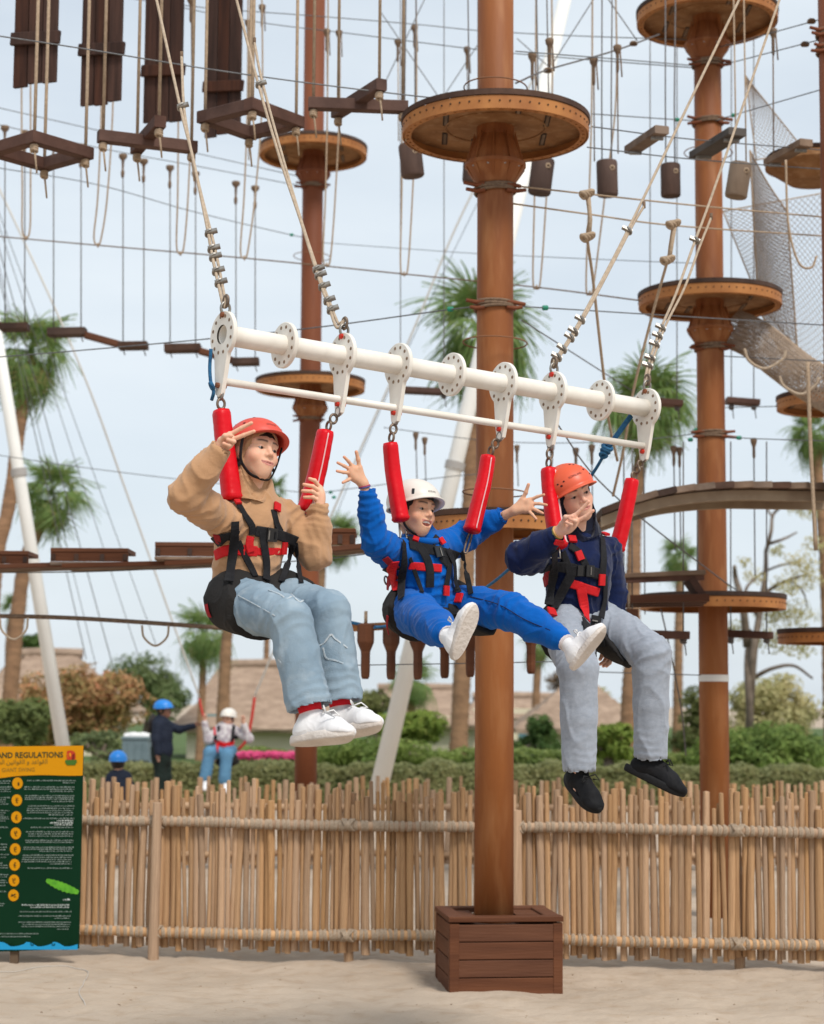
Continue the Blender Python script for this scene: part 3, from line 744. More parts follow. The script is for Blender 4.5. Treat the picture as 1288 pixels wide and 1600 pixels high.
# hedges
def hedge(label, px0, px1, D, ytop, thick, seed, m, n):
    rr = random.Random(seed); a, b = at(px0, 1100, D), at(px1, 1100, D); h = zat(ytop, D)
    t = thing('hedge', label, 'hedge', ((a.x+b.x)/2, D, 0))
    Lx = (b.x-a.x)/2
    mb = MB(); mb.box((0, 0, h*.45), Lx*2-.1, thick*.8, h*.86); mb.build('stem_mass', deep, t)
    vs, fs = [], []
    for _ in range(n):
        f_ = rr.random()
        x = rr.uniform(-Lx, Lx); bump = .09*noise.noise(V((x*1.1, seed, 0)))+.06*noise.noise(V((x*3.3, seed, 9)))
        if f_ < .5: p = V((x, -thick/2-bump*1.5+rr.uniform(-.05, .04), rr.uniform(0, h)+bump)); nn = V((0, -1, .25))
        elif f_ < .9: p = V((x, rr.uniform(-thick/2, thick/2), h+bump*1.4+rr.uniform(-.06, .03))); nn = V((0, -.25, 1))
        else: p = V((x, thick/2+rr.uniform(-.05, .05), rr.uniform(0, h)+bump)); nn = V((0, 1, .2))
        nn = (nn+V((rr.uniform(-.9, .9), rr.uniform(-.9, .9), rr.uniform(-.7, .7)))).normalized(); x_, y_, z_ = frame(nn); an = rr.uniform(0, 6.28)
        e = x_*math.cos(an)+y_*math.sin(an); g = nn.cross(e); s = rr.uniform(.03, .06); i = len(vs)
        vs += [p-e*s, p+g*s*.5, p+e*s, p-g*s*.5]; fs.append((i, i+1, i+2, i+3))
    o = mesh('foliage', vs, fs, m, t); o['kind'] = 'stuff'
    return t
hedge('long clipped hedge just above the far fence', -60, 1340, 30, 1197, .9, 1, hedge_g, 30000)
hedge('second hedge behind the cream hut garden and clipped shrub', 380, 1340, 36.5, 1173, .8, 2, leafmat('leaf_h2', (.07, .105, .030), (.10, .135, .04), (.15, .18, .06)), 16000)
def flowers():
    rr = random.Random(8); D = 33.2; a, b = at(372, 1183, D), at(492, 1183, D); vs, fs = [], []
    t = thing('flower_bed', 'strip of magenta flowers behind the clipped hedge near the left pole', 'flower bed', ((a.x+b.x)/2, D, 0))
    for _ in range(2600):
        p = V((rr.uniform(a.x, b.x)-t.location.x, rr.uniform(-.3, .3), zat(rr.uniform(1178, 1187), D)+rr.uniform(-.03, .03)))
        n_ = V((rr.gauss(0, .6), -.6, 1)).normalized(); x, y, _z = frame(n_); s = rr.uniform(.02, .04); i = len(vs)
        vs += [p-x*s, p-y*s, p+x*s, p+y*s]; fs.append((i, i+1, i+2, i+3))
    o = mesh('blossom', vs, fs, mat('magenta', (.50, .03, .12), (.62, .08, .2), scale=9, rough=.7), t); o['kind'] = 'stuff'
    vs = [(v[0]*1, v[1], v[2]-.10) for v in vs]; o = mesh('leaves', vs, fs, hedge_g, t); o['kind'] = 'stuff'
flowers()
# ================================================================== signed-distance modelling (for bodies and clothes)
def smin(a, b, k):
    h = np.maximum(k-np.abs(a-b), 0)/k
    return np.minimum(a, b)-h*h*k*.25
class Field:
    def __init__(s, lo, hi, h):
        s.lo = np.array(lo, float); s.h = h; s.n = np.ceil((np.array(hi)-s.lo)/h).astype(int)+1
        s.f = np.full(tuple(s.n), .25, np.float32)
        s.ax = [(s.lo[i]+np.arange(s.n[i])*h).astype(np.float32) for i in range(3)]
    def sub(s, lo, hi):
        a = np.clip(np.floor((np.array(lo)-s.lo)/s.h).astype(int), 0, s.n); b = np.clip(np.ceil((np.array(hi)-s.lo)/s.h).astype(int)+1, 0, s.n)
        sl = tuple(slice(int(a[i]), int(b[i])) for i in range(3))
        X, Y, Z = np.meshgrid(*[s.ax[i][sl[i]] for i in range(3)], indexing='ij', sparse=True)
        return sl, X, Y, Z
    def put(s, sl, d, k, op):
        g = s.f[sl]
        if g.size == 0: return
        if op == 'add': s.f[sl] = smin(g, d, k)
        elif op == 'cut': s.f[sl] = -smin(-g, d, k)
    def cone(s, a, b, ra, rb, k=.02, op='add', flat=None):
        a, b = np.array(a, float), np.array(b, float); m = max(ra, rb)+k+.03
        sl, X, Y, Z = s.sub(np.minimum(a, b)-m, np.maximum(a, b)+m)
        ab = b-a; L2 = max(float(ab@ab), 1e-9)
        t = np.clip(((X-a[0])*ab[0]+(Y-a[1])*ab[1]+(Z-a[2])*ab[2])/L2, 0, 1)
        d = np.sqrt((X-a[0]-t*ab[0])**2+(Y-a[1]-t*ab[1])**2+(Z-a[2]-t*ab[2])**2)-(ra+(rb-ra)*t)
        s.put(sl, d, k, op); return s
    def chain(s, pts, rs, k=.02, op='add'):
        for i in range(len(pts)-1): s.cone(pts[i], pts[i+1], rs[i], rs[i+1], k, op)
        return s
    def ell(s, c, r, ax=None, k=.02, op='add'):
        c = np.array(c, float); m = max(r)+k+.03
        sl, X, Y, Z = s.sub(c-m, c+m); X, Y, Z = X-c[0], Y-c[1], Z-c[2]
        if ax is not None:
            e = [np.array(q, float) for q in ax]
            X, Y, Z = [X*q[0]+Y*q[1]+Z*q[2] for q in e]
        k0 = np.sqrt((X/r[0])**2+(Y/r[1])**2+(Z/r[2])**2); k1 = np.sqrt((X/r[0]**2)**2+(Y/r[1]**2)**2+(Z/r[2]**2)**2)+1e-6
        s.put(sl, k0*(k0-1)/k1, k, op); return s
    def plane(s, c, n, k=.004):
        """cut away the side the normal points to"""
        n = np.array(n, float); n /= np.linalg.norm(n)
        X, Y, Z = np.meshgrid(*s.ax, indexing='ij', sparse=True)
        d = -((X-c[0])*n[0]+(Y-c[1])*n[1]+(Z-c[2])*n[2]); s.f = -smin(-s.f, d, k); return s
    def val(s, p):
        q = (np.array(p)-s.lo)/s.h; i = np.floor(q).astype(int)
        if (i < 0).any() or (i >= s.n-1).any(): return .25
        t = q-i; c = s.f[i[0]:i[0]+2, i[1]:i[1]+2, i[2]:i[2]+2]
        c = c[0]*(1-t[0])+c[1]*t[0]; c = c[0]*(1-t[1])+c[1]*t[1]
        return float(c[0]*(1-t[2])+c[1]*t[2])
    def grad(s, p):
        e = s.h; g = V([s.val(np.array(p)+np.eye(3)[i]*e)-s.val(np.array(p)-np.eye(3)[i]*e) for i in range(3)])
        return g.normalized() if g.length > 1e-9 else V((0, -1, 0))
    def net(s):
        f = s.f; ins = f < 0; nx, ny, nz = f.shape
        C = [(i, j, k) for i in (0, 1) for j in (0, 1) for k in (0, 1)]
        cnt = np.zeros((nx-1, ny-1, nz-1), np.uint8)
        for (i, j, k) in C: cnt += ins[i:nx-1+i, j:ny-1+j, k:nz-1+k]
        act = (cnt > 0) & (cnt < 8); I = np.argwhere(act)
        vals = np.stack([f[I[:, 0]+i, I[:, 1]+j, I[:, 2]+k] for (i, j, k) in C], 1)
        P = np.zeros((len(I), 3)); N = np.zeros(len(I))
        for a in range(8):
            for b in range(a+1, 8):
                if sum(abs(C[a][q]-C[b][q]) for q in range(3)) != 1: continue
                m = (vals[:, a] < 0) != (vals[:, b] < 0); t = np.where(m, vals[:, a]/(vals[:, a]-vals[:, b]+1e-12), 0)
                ca, cb = np.array(C[a], float), np.array(C[b], float)
                P += m[:, None]*(ca+t[:, None]*(cb-ca)); N += m
        P = (P/N[:, None]+I)*s.h+s.lo
        vid = np.full(act.shape, -1, int); vid[act] = np.arange(len(I)); F_ = []
        for axis in range(3):
            sa = [slice(1, -1)]*3; sb = [slice(1, -1)]*3; sa[axis] = slice(0, -1); sb[axis] = slice(1, None)
            m = ins[tuple(sa)] != ins[tuple(sb)]; q = np.argwhere(m); off = np.array([1, 1, 1]); off[axis] = 0; q = q+off
            u, v = (axis+1) % 3, (axis+2) % 3
            def cell(du, dv): r = q.copy(); r[:, u] += du; r[:, v] += dv; return vid[r[:, 0], r[:, 1], r[:, 2]]
            Q = np.stack([cell(-1, -1), cell(0, -1), cell(0, 0), cell(-1, 0)], 1)
            fl = ~ins[q[:, 0], q[:, 1], q[:, 2]]; Q[fl] = Q[fl][:, ::-1]; F_.append(Q)
        return P, np.concatenate(F_)
def np_mesh(name, P, Q, m, parent=None, colors=None):
    me = bpy.data.meshes.new(name); me.vertices.add(len(P)); me.vertices.foreach_set('co', np.asarray(P, np.float32).ravel())
    me.loops.add(Q.size); me.loops.foreach_set('vertex_index', Q.ravel().astype(np.int32)); me.polygons.add(len(Q))
    me.polygons.foreach_set('loop_start', np.arange(0, Q.size, 4, dtype=np.int32)); me.polygons.foreach_set('loop_total', np.full(len(Q), 4, np.int32))
    me.polygons.foreach_set('use_smooth', np.ones(len(Q), bool)); me.update(calc_edges=True); me.validate()
    if colors is not None:
        a = me.color_attributes.new('Col', 'FLOAT_COLOR', 'POINT'); a.data.foreach_set('color', np.concatenate([colors, np.ones((len(P), 1))], 1).astype(np.float32).ravel())
    me.materials.append(m); o = bpy.data.objects.new(name, me); COL.objects.link(o)
    if parent: child(o, parent)
    return o
def vnormals(P, Q):
    n = np.zeros_like(P); a, b, c, d = [P[Q[:, i]] for i in range(4)]; fn = np.cross(c-a, d-b)
    for i in range(4): np.add.at(n, Q[:, i], fn)
    return n/(np.linalg.norm(n, axis=1)[:, None]+1e-9)
def folds(P, Q, amp, freq, seed, stretch=(1, 1, 1), crisp=.5):
    """cloth creases: ridged noise pushed along the normals"""
    N = vnormals(P, Q); st = np.array(stretch)*freq; d = np.empty(len(P)); off = V((seed*3.7, seed*1.9, seed))
    for i, p in enumerate(P*st):
        q = V(p)+off; w_ = V((noise.noise(q*.6), noise.noise(q*.6+V((9, 2, 4))), 0))*.7
        a = max(0, 1-3.0*abs(noise.noise(q+w_*1.3))); b = noise.noise((q+w_)*.8)
        d[i] = crisp*(a*a*1.5-.3)+(1-crisp)*b
    return P+N*(d*amp)[:, None]

# ================================================================== the swing
SA, SB = at(350, 523, 7.2), at(1010, 638, 8.5)
AX = (SB-SA).normalized()
SW = thing('giant_swing', 'white steel swing beam with round flanges, ropes and red padded straps', 'swing', tuple((SA+SB)/2))
def sw(mb, name, m, smooth=False, parent=None):
    o = mb.build(name, m, None, smooth)
    if parent is None: child(o, SW)
    else: sub(o, parent)
    return o
def sub(o, part):
    """world-placed mesh as sub-part of a world-placed part"""
    o.parent = part
    o.matrix_parent_inverse = part.matrix_parent_inverse.copy() if False else Matrix.Identity(4)
    p = part.parent; o.matrix_parent_inverse = Matrix.Identity(4)
    return o
ST = [SA.lerp(SB, i/8) for i in range(9)]
dn = (at(344, 607, 7.2)-SA); dn = (dn-AX*dn.dot(AX)).normalized()
SD = AX.cross(dn).normalized()
mb = MB()      # pipe with open left end
x, y = dn, SD
vs, fs = [], []; n = 36
for (r, s) in ((.034, .12), (.034, -.001), (.0405, -.001)):
    for k in range(n): a = 2*math.pi*k/n; vs.append(SA+AX*s+(x*math.cos(a)+y*math.sin(a))*r)
for s in np.linspace(.0, (SB-SA).length+.004, 12):
    for k in range(n): a = 2*math.pi*k/n; vs.append(SA+AX*float(s)+(x*math.cos(a)+y*math.sin(a))*.0405)
m_ = len(vs)//n
for i in range(m_-1):
    for k in range(n): fs.append((i*n+k, i*n+(k+1) % n, (i+1)*n+(k+1) % n, (i+1)*n+k))
fs.append(tuple((m_-1)*n+k for k in range(n))); mb.add(vs, fs); beam = sw(mb, 'beam', white_paint, True)
mb = MB(); mb.lathe(SA+AX*.118, [(.0338, 0), (.0338, .002)], 24, tuple(AX)); sw(mb, 'pipe_shade', mat('pipe_dark', (.25, .23, .20), rough=.8))  # dark disc set inside the open pipe, in place of its shaded depth
mb = MB(); mb.tube([ST[0]+dn*.184, ST[8]+dn*.176], .0155, 16); sw(mb, 'hand_bar', white_paint, True)
def plate(i, lobe):
    c = ST[i]; R0 = .094; n = 72
    def sdf(u, v):     # u along dn, v along SD
        d = math.hypot(u, v)-R0
        if lobe:
            t = min(max(u/.222, 0), 1); d = min(d, math.hypot(u-.222*t, v)-(.066+(.027-.066)*t))
        return d
    vs, fs = [], []
    for k in range(n):
        a = 2*math.pi*k/n; cu, cv = math.cos(a), math.sin(a); lo_, hi_ = .04, .30
        r = hi_
        while r > lo_ and sdf(cu*r, cv*r) > 0: r -= .0015
        for (rr_, s) in ((.0385, -.009), (r-.0025, -.009), (r, -.0065), (r, .0065), (r-.0025, .009), (.0385, .009)):
            vs.append(c+AX*s+dn*(cu*rr_)+SD*(cv*rr_))
    for k in range(n):
        for j in range(5): a, b = k*6+j, ((k+1) % n)*6+j; fs.append((a, a+1, b+1, b))
    o = mesh('flange_plate' if lobe else 'flange_disc', vs, fs, white_paint); child(o, SW)
    hb = MB(); hm = mat('bolt_hole', (.16, .10, .065), (.30, .21, .14), scale=80, rough=.8)
    for k in range(12):
        a = 2*math.pi*(k+.5)/12
        for s in (-1, 1):
            hb.lathe(c+(dn*math.cos(a)+SD*math.sin(a))*.073+AX*(s*.0092), [(.0078, 0), (.0064, s*.0012)], 8, tuple(AX))
    h = hb.build('bolt_holes', hm); sub(h, o); h['kind'] = 'stuff'
    return o
for i in range(9): plate(i, i not in (1, 4, 7))
def link(c, ax, R1, r, ell=1.0, m=None, name='link', up=None):
    vs, fs = torus((0, 0, 0), R1, r, (0, 0, 1), 20, 7)
    z = V(ax).normalized(); u = V(up if up is not None else (0, 0, 1)); u = (u-z*u.dot(z)).normalized(); v = z.cross(u)
    o = mesh(name, [V(c)+u*(p[0]*ell)+v*p[1]+z*p[2] for p in vs], fs, m or brownsteel, None, True); child(o, SW); return o
def bolt(c, ax, r=.011, l=.03, m=None):
    o = MB(); o.lathe(V(c)-V(ax)*l/2, [(r*.6, 0), (r, .002), (r, l*.3), (r*.5, l*.32), (r*.5, l*.7), (r, l*.72), (r, l)], 8, tuple(ax)); sw(o, 'bolt', m or rust)
redcap = mat('red_bolt', (.50, .03, .015), rough=.5)
# ropes with clamps
def swing_rope(i, path, tail, clamps, Dt):
    c = ST[i]; D0 = c.y; top = c-dn*.078
    bolt(top+AX*.0, AX, .012, .04, rust if i in (0, 8) else redcap)
    link(top-dn*.026, SD, .020, .0058, 1.2, steel, 'shackle', dn); link(top-dn*.055, AX, .018, .006, 1.25, brownsteel, 'link', dn)
    ymin, ymax = path[-1][1], path[0][1]
    def P3(px, py): return at(px, py, D0+(Dt-D0)*((ymax-py)/(ymax-ymin)))
    pts = [V(q) for q in catmull([tuple(top-dn*.068)]+[tuple(P3(*q)) for q in path], 8)]
    mb = MB(); mb.tube(pts, .0066, 10); o = sw(mb, 'rope', rope_pale, True)
    side = CR*.011+CF*.002
    tl = [V(q)+side for q in catmull([tuple(P3(*q)) for q in tail], 8)]; tl[0] = pts[0]
    mb = MB(); mb.tube(tl, .0062, 8); sw(mb, 'rope_tail', rope_pale, True, o)
    tip = tl[-1]; mb = MB(); mb.tube([tip-V((0, 0, .01)), tip+V((0, 0, .022))], .0075, 8); sw(mb, 'rope_end', rope_brown, True, o)
    for (px, py) in clamps:
        p = P3(px, py); j = min(range(len(pts)), key=lambda q: (pts[q]-p).length); t = (pts[min(j+1, len(pts)-1)]-pts[max(j-1, 0)]).normalized()
        p = pts[j]+(pts[min(j+1, len(pts)-1)]-pts[j]).normalized()*min(.03, abs((p-pts[j]).length))
        nn = (CF*-1); nn = (nn-t*nn.dot(t)).normalized(); sd_ = t.cross(nn)*(1 if i > 3 else -1)
        mb = MB()
        mb.add(*torus(p+CR*.005, .0175, .0058, tuple((t+sd_*.45).normalized()), 14, 6, 1.0))
        mb.bar(p+CR*.005-sd_*.034+nn*.004, p+CR*.005+sd_*.016+nn*.006, .018, .020, tuple(t), bev=.003)
        mb.tube([p-sd_*.030+t*.006, p-sd_*.018+t*.006], .0065, 6)
        sw(mb, 'rope_clamp', steel, False, o)
swing_rope(0, [(350, 480), (344, 455), (333, 405), (321, 340), (300, 240), (283, 172), (245, 0), (233, -55)], [(350, 478), (345, 455), (331, 385), (306, 285), (285, 180), (280, 88)],
           [(342, 447), (338, 428), (334, 408), (331, 389), (328, 371), (287, 176)], 8.4)
swing_rope(2, [(527, 512), (516, 485), (495, 425), (470, 345), (440, 255), (404, 132), (370, 0), (356, -55)], [(526, 510), (514, 480), (490, 415), (455, 305), (408, 135), (394, 66)],
           [(515, 485), (510, 470), (503, 453), (498, 437), (494, 421), (404, 132)], 8.6)
swing_rope(6, [(865, 572), (872, 556), (906, 502), (980, 362), (1075, 165), (1155, 0), (1182, -55)], [(864, 570), (874, 552), (908, 498), (960, 400), (985, 352), (1003, 322)],
           [(871, 559), (879, 546), (888, 533), (897, 519), (906, 504), (981, 361)], 9.3)
swing_rope(8, [(1008, 600), (1012, 574), (1030, 520), (1056, 460), (1086, 377), (1118, 290), (1218, 0), (1238, -55)], [(1008, 598), (1014, 570), (1036, 510), (1066, 450), (1090, 385), (1108, 340)],
           [(1011, 576), (1015, 560), (1020, 545), (1026, 529), (1033, 513), (1087, 377)], 9.5)
# padded straps
SLV = {}
def sleeve(i, path, r, seam, D=None):
    """path: px top..bottom; hangs from the lobe of plate i"""
    tip = ST[i]+dn*.222; D0 = ST[i].y if D is None else D
    bolt(tip-dn*.02, AX, .011, .045, redcap if i else rust)
    P3 = [at(px, py, D0+dd) for (px, py, dd) in path]
    top = P3[0]; dd = (top-tip); L_ = dd.length; dv = dd.normalized(); k = max(2, int(L_/.030))
    for j in range(k):
        link(tip+dv*(L_*(j+.35)/k), SD if j % 2 else AX, .0165, .0055, L_/k/.033*1.05, steel if j == 0 else brownsteel, 'shackle' if j == 0 else 'link', dv)
    pts = [V(q) for q in catmull([tuple(p) for p in P3], 9)]; K = len(pts); n = 20; vs, fs = [], []
    rr = random.Random(i*7+1); xx = None
    for a, p in enumerate(pts):
        t = (pts[min(a+1, K-1)]-pts[max(a-1, 0)]).normalized()
        u = AX-t*AX.dot(t); u.normalize(); v = t.cross(u)
        q = a/(K-1)
        w_ = r*(1+.12*q)*(1+.02*noise.noise(V((a*.4, i, 0))))
        if a in (0, K-1): w_ *= .90
        if a == K-2: w_ *= 1.09
        for b in range(n):
            g = 2*math.pi*b/n; sq = 1/(abs(math.cos(g))**3.0+abs(math.sin(g))**3.0)**(1/3.0)
            wr = 1+.03*noise.noise(V((math.cos(g)*2.5, math.sin(g)*2.5, a*1.6+i*9)))
            vs.append(p+(u*math.cos(g)*w_*.92+v*math.sin(g)*w_)*sq*wr)
    for a in range(K-1):
        for b in range(n): fs.append((a*n+b, a*n+(b+1) % n, (a+1)*n+(b+1) % n, (a+1)*n+b))
    fs.append(tuple(range(n-1, -1, -1))); fs.append(tuple((K-1)*n+b for b in range(n)))
    o = mesh('padded_strap', vs, fs, red_vinyl, None, True); child(o, SW)
    if seam is not None:
        b = seam % n
        vs2, fs2 = [], []
        for a in range(1, K-1):
            for bb in (b, (b+1) % n):
                p = vs[a*n+bb]; e = (p-pts[a]).normalized()*.0016; vs2.append(p+e if bb == b else pts[a].lerp(p, 1)+e)
        # narrow the pale stripe, a highlight along the seam put into its colour
        for j in range(0, len(vs2), 2): m1 = vs2[j].lerp(vs2[j+1], .5); w2 = (vs2[j+1]-vs2[j])*(.5 if i == 6 else .24); vs2[j], vs2[j+1] = m1-w2, m1+w2
        for j in range(0, len(vs2)-2, 2): fs2.append((j, j+1, j+3, j+2))
        q = mesh('seam_highlight', vs2, fs2, highlight_pale, None, True); q.modifiers.new('s', 'SOLIDIFY').thickness = .002; sub(q, o)
    SLV[i] = pts
    return pts
sleeve(0, [(346, 641, 0), (351, 690, -.01), (358, 740, -.02), (363, 782, -.03)], .0345, None)
sleeve(2, [(509, 673, 0), (500, 718, -.01), (489, 765, -.02), (478, 801, -.03)], .0345, 5)
sleeve(3, [(610, 692, 0), (614, 735, 0), (621, 780, -.01), (627, 814, -.02)], .0305, None)
sleeve(5, [(763, 712, 0), (757, 750, -.01), (746, 795, -.03), (737, 831, -.05)], .0315, 5)
sleeve(6, [(857, 732, 0), (860, 770, -.02), (866, 815, -.05), (874, 856, -.08)], .033, 3)
sleeve(8, [(988, 749, 0), (980, 790, -.01), (971, 830, -.02), (963, 860, -.03)], .0315, None)
# blue lines: at the left end and the pull rope that runs down behind
mb = MB(); mb.tube([V(p) for p in catmull([tuple(at(*q)) for q in ((330, 545, 7.22), (328, 575, 7.23), (330, 600, 7.22), (334, 612, 7.2), (331, 625, 7.22))], 6)], .007, 8); sw(mb, 'blue_lashing', rope_blue, True)
mb = MB(); mb.add(*torus(at(331, 603, 7.2), .013, .008, (1, .3, .5), 12, 6)); sw(mb, 'blue_knot', rope_blue, True)
mb = MB(); mb.tube([at(986, 650, 8.52), at(962, 683, 8.5), at(950, 700, 8.48)], .0125, 8); sw(mb, 'blue_line_doubled', rope_blue, True)
mb = MB()
for k in range(3): mb.add(*torus(at(949-k*3, 699+k*6, 8.48), .022-.004*k, .009, (.3, -.4+.5*k, .7), 14, 6))
sw(mb, 'blue_knot', rope_blue, True)
mb = MB(); mb.tube([V(p) for p in catmull([tuple(at(*q)) for q in ((944, 711, 8.48), (925, 742, 8.6), (880, 805, 8.9), (800, 885, 9.4), (755, 921, 9.7), (700, 952, 10.0), (640, 972, 10.3), (585, 981, 10.5))], 8)], .0075, 8); sw(mb, 'blue_line', rope_blue, True)
# ================================================================== people
skin_mat = mat('skin', (.6, .36, .26), None, rough=.52, attr='Col', sss=.12, bump=.08, bscale=220, spec=.35)
eye_white = mat('eye_white', (.24, .20, .18), rough=.25, spec=.5)
iris_dark = mat('iris_dark', (.016, .009, .006), rough=.5, spec=.2)
teeth_m = mat('teeth', (.85, .82, .76), rough=.3)
mouth_m = mat('mouth_inside', (.10, .015, .015), rough=.6)
hair_m = mat('dark_hair', (.012, .009, .008), (.028, .02, .016), scale=60, rough=.45, stretch=(6, 6, 1), bump=.6, bscale=120)
webbing = mat('black_webbing', (.011, .011, .013), (.018, .018, .020), scale=30, rough=.75, bump=.5, bscale=400, spec=.2)
redweb = mat('red_webbing', (.62, .006, .010), (.50, .005, .009), scale=30, rough=.62, bump=.4, bscale=400, spec=.3)
seatcloth = mat('black_seat_cloth', (.014, .013, .013), (.022, .020, .019), scale=9, rough=.85, bump=.35, bscale=120, spec=.2)
darkred = mat('dark_red_cloth', (.28, .010, .016), rough=.8)
plastic_blk = mat('black_plastic', (.012, .012, .013), rough=.35, spec=.5)
strapblk = mat('chin_strap_black', (.010, .010, .011), rough=.7)
def hframe(yaw, pitch, roll):
    y, p, r = R(yaw), R(pitch), R(roll)
    f = V((math.sin(y)*math.cos(p), -math.cos(y)*math.cos(p), math.sin(p)))
    x = f.cross(V((0, 0, 1))).normalized(); u = x.cross(f)
    q = Matrix.Rotation(r, 3, f); x = q @ x; u = q @ u
    return x, f, u          # x: the person's right
def head_field(neck_local, smile, h=.0026):
    fd = Field((-.092, -.118, -.235), (.092, .125, .135), h)
    E = fd.ell
    E((0, -.018, .038), (.074, .094, .078), k=.02)
    E((0, .012, -.018), (.062, .076, .085), k=.03)
    fd.cone((0, .048, -.091), (0, .055, -.083), .019, .019, k=.035)
    for s in (-1, 1):
        fd.cone((s*.047, -.005, -.055), (s*.012, .052, -.090), .019, .016, k=.03)
        E((s*.036, .046, -.034), (.023, .026, .024), k=.028)
        fd.cone((s*.012, .078, .024), (s*.048, .060, .024), .0105, .0095, k=.016)
        E((s*.031, .092, -.002), (.0185, .016, .0125), k=.014, op='cut')
        E((s*.031, .0665, -.001), (.0145, .0140, .0135), k=.004)       # lids over the eyeball
        E((s*.0315, .0785, -.0035), (.0130, .012, .0035), k=.003, op='cut')   # the opening between the lids
    fd.cone((0, .077, .012), (0, .0985, -.027), .0075, .0105, k=.010)
    for s in (-1, 1): E((s*.0115, .088, -.031), (.0085, .0095, .0075), k=.007)
    for s in (-1, 1): E((s*.0055, .0935, -.0395), (.0035, .0045, .0035), k=.003, op='cut')
    E((0, .062, -.060), (.034, .026, .028), k=.02)
    mw = (.021, .027, .029)[smile]; up = .006*smile
    def lip(y, z, r, lift):
        pts = [(-mw, y-.012, z+lift), (-mw*.5, y-.002, z+lift*.3), (0, y, z), (mw*.5, y-.002, z+lift*.3), (mw, y-.012, z+lift)]
        fd.chain(pts, [r*.5, r*.95, r, r*.95, r*.5], k=.005)
    if smile > 1:
        lip(.086, -.0535, .0055, up); lip(.082, -.0755, .0065, up+.014)
        E((0, .088, -.0650), (.0280, .022, .0118), k=.004, op='cut')
    else:
        lip(.0855, -.0565, .0052, up); lip(.084, -.0665, .0062, up*.8)
        for s in (-1, 1): fd.cone((0, .092, -.0615), (s*mw, .078, -.0615+up), .0022, .0018, k=.003, op='cut')
    if smile:
        for s in (-1, 1): E((s*.041, .058, -.038), (.017, .015, .016), k=.014)
    for s in (-1, 1):          # ears
        E((s*.074, -.012, -.008), (.010, .019, .031), k=.01)
    fd.cone((0, -.022, -.05), neck_local, .050, .052, k=.03)
    return fd
def head_colors(P, tone, smile, brow=(.045, .028, .02)):
    t = np.array(tone); C = np.tile(t, (len(P), 1)).astype(float)
    def blend(w, c): 
        nonlocal C
        w = np.clip(w, 0, 1)[:, None]; C = C*(1-w)+np.array(c)*w
    def g(c, r): return np.exp(-(((P-np.array(c))/np.array(r))**2).sum(1))
    rosy = t*np.array([1.02, .70, .68])
    for s in (-1, 1):
        blend(.55*g((s*.043, .055, -.035), (.024, .03, .022)), rosy)
        # brows
        x = P[:, 0]*s; zc = .0215+.0035*np.sin((x-.012)/.036*2.4)
        m = (x > .010) & (x < .052) & (P[:, 1] > .03); w = np.exp(-((P[:, 2]-zc)/.0046)**2)*m*np.clip((x-.008)/.006, 0, 1)*np.clip((.054-x)/.010, 0, 1)
        blend(.95*w, brow)
        # lash line
        w = np.exp(-(((P[:, 2]+.0030)/.0024)**2+((x-.0315)/.0145)**2))*(P[:, 1] > .05); blend(.95*w, (.05, .03, .025))
        blend(.30*g((s*.031, .07, -.014), (.016, .02, .006)), t*np.array([.8, .66, .64]))  # shading under the lower lid, painted into the skin colour
    blend(.45*g((0, .098, -.028), (.014, .014, .012)), rosy)
    mw = (.024, .029, .030)[smile]; x = np.abs(P[:, 0]); lift = .006*smile*(x/mw)**2
    zm = -.0615+lift; hw = np.where(P[:, 2] > zm, .0075 if smile < 2 else .0105, .0095 if smile < 2 else .0165+.0)*np.sqrt(np.clip(1-(x/mw)**2, 0, 1))
    w = (np.abs(P[:, 2]-zm) < hw)*(P[:, 1] > .06); blend(.8*w, (.50, .17, .15))
    w = np.exp(-((P[:, 2]-zm)/.0018)**2)*(x < mw)*(P[:, 1] > .06)
    if smile < 2: blend(.7*w, (.20, .06, .05))
    return C
def ellpt(c, r, a, z):
    pass
def wrinkles(P, Q, wr, seed):
    """gathered cloth at joints: creases running round the limb, fading out along it"""
    N = vnormals(P, Q); d = np.zeros(len(P)); nz = np.array([noise.noise(V(p)*11+V((seed, 0, 0))) for p in P]); n2 = np.array([noise.noise(V(p)*5+V((0, seed, 7))) for p in P])
    for (c, ax, r, amp, lam) in wr:
        ax = np.array(V(ax).normalized()); q = P-np.array(c); u = q@ax; w_ = np.exp(-((q**2).sum(1))/(r*r))
        s_ = 1-2*np.abs(np.sin(np.pi*u/lam+2.2*nz+1.3*n2)); d += amp*w_*s_*np.clip(.55+.9*n2, 0, 1.2)
    return P+N*d[:, None]
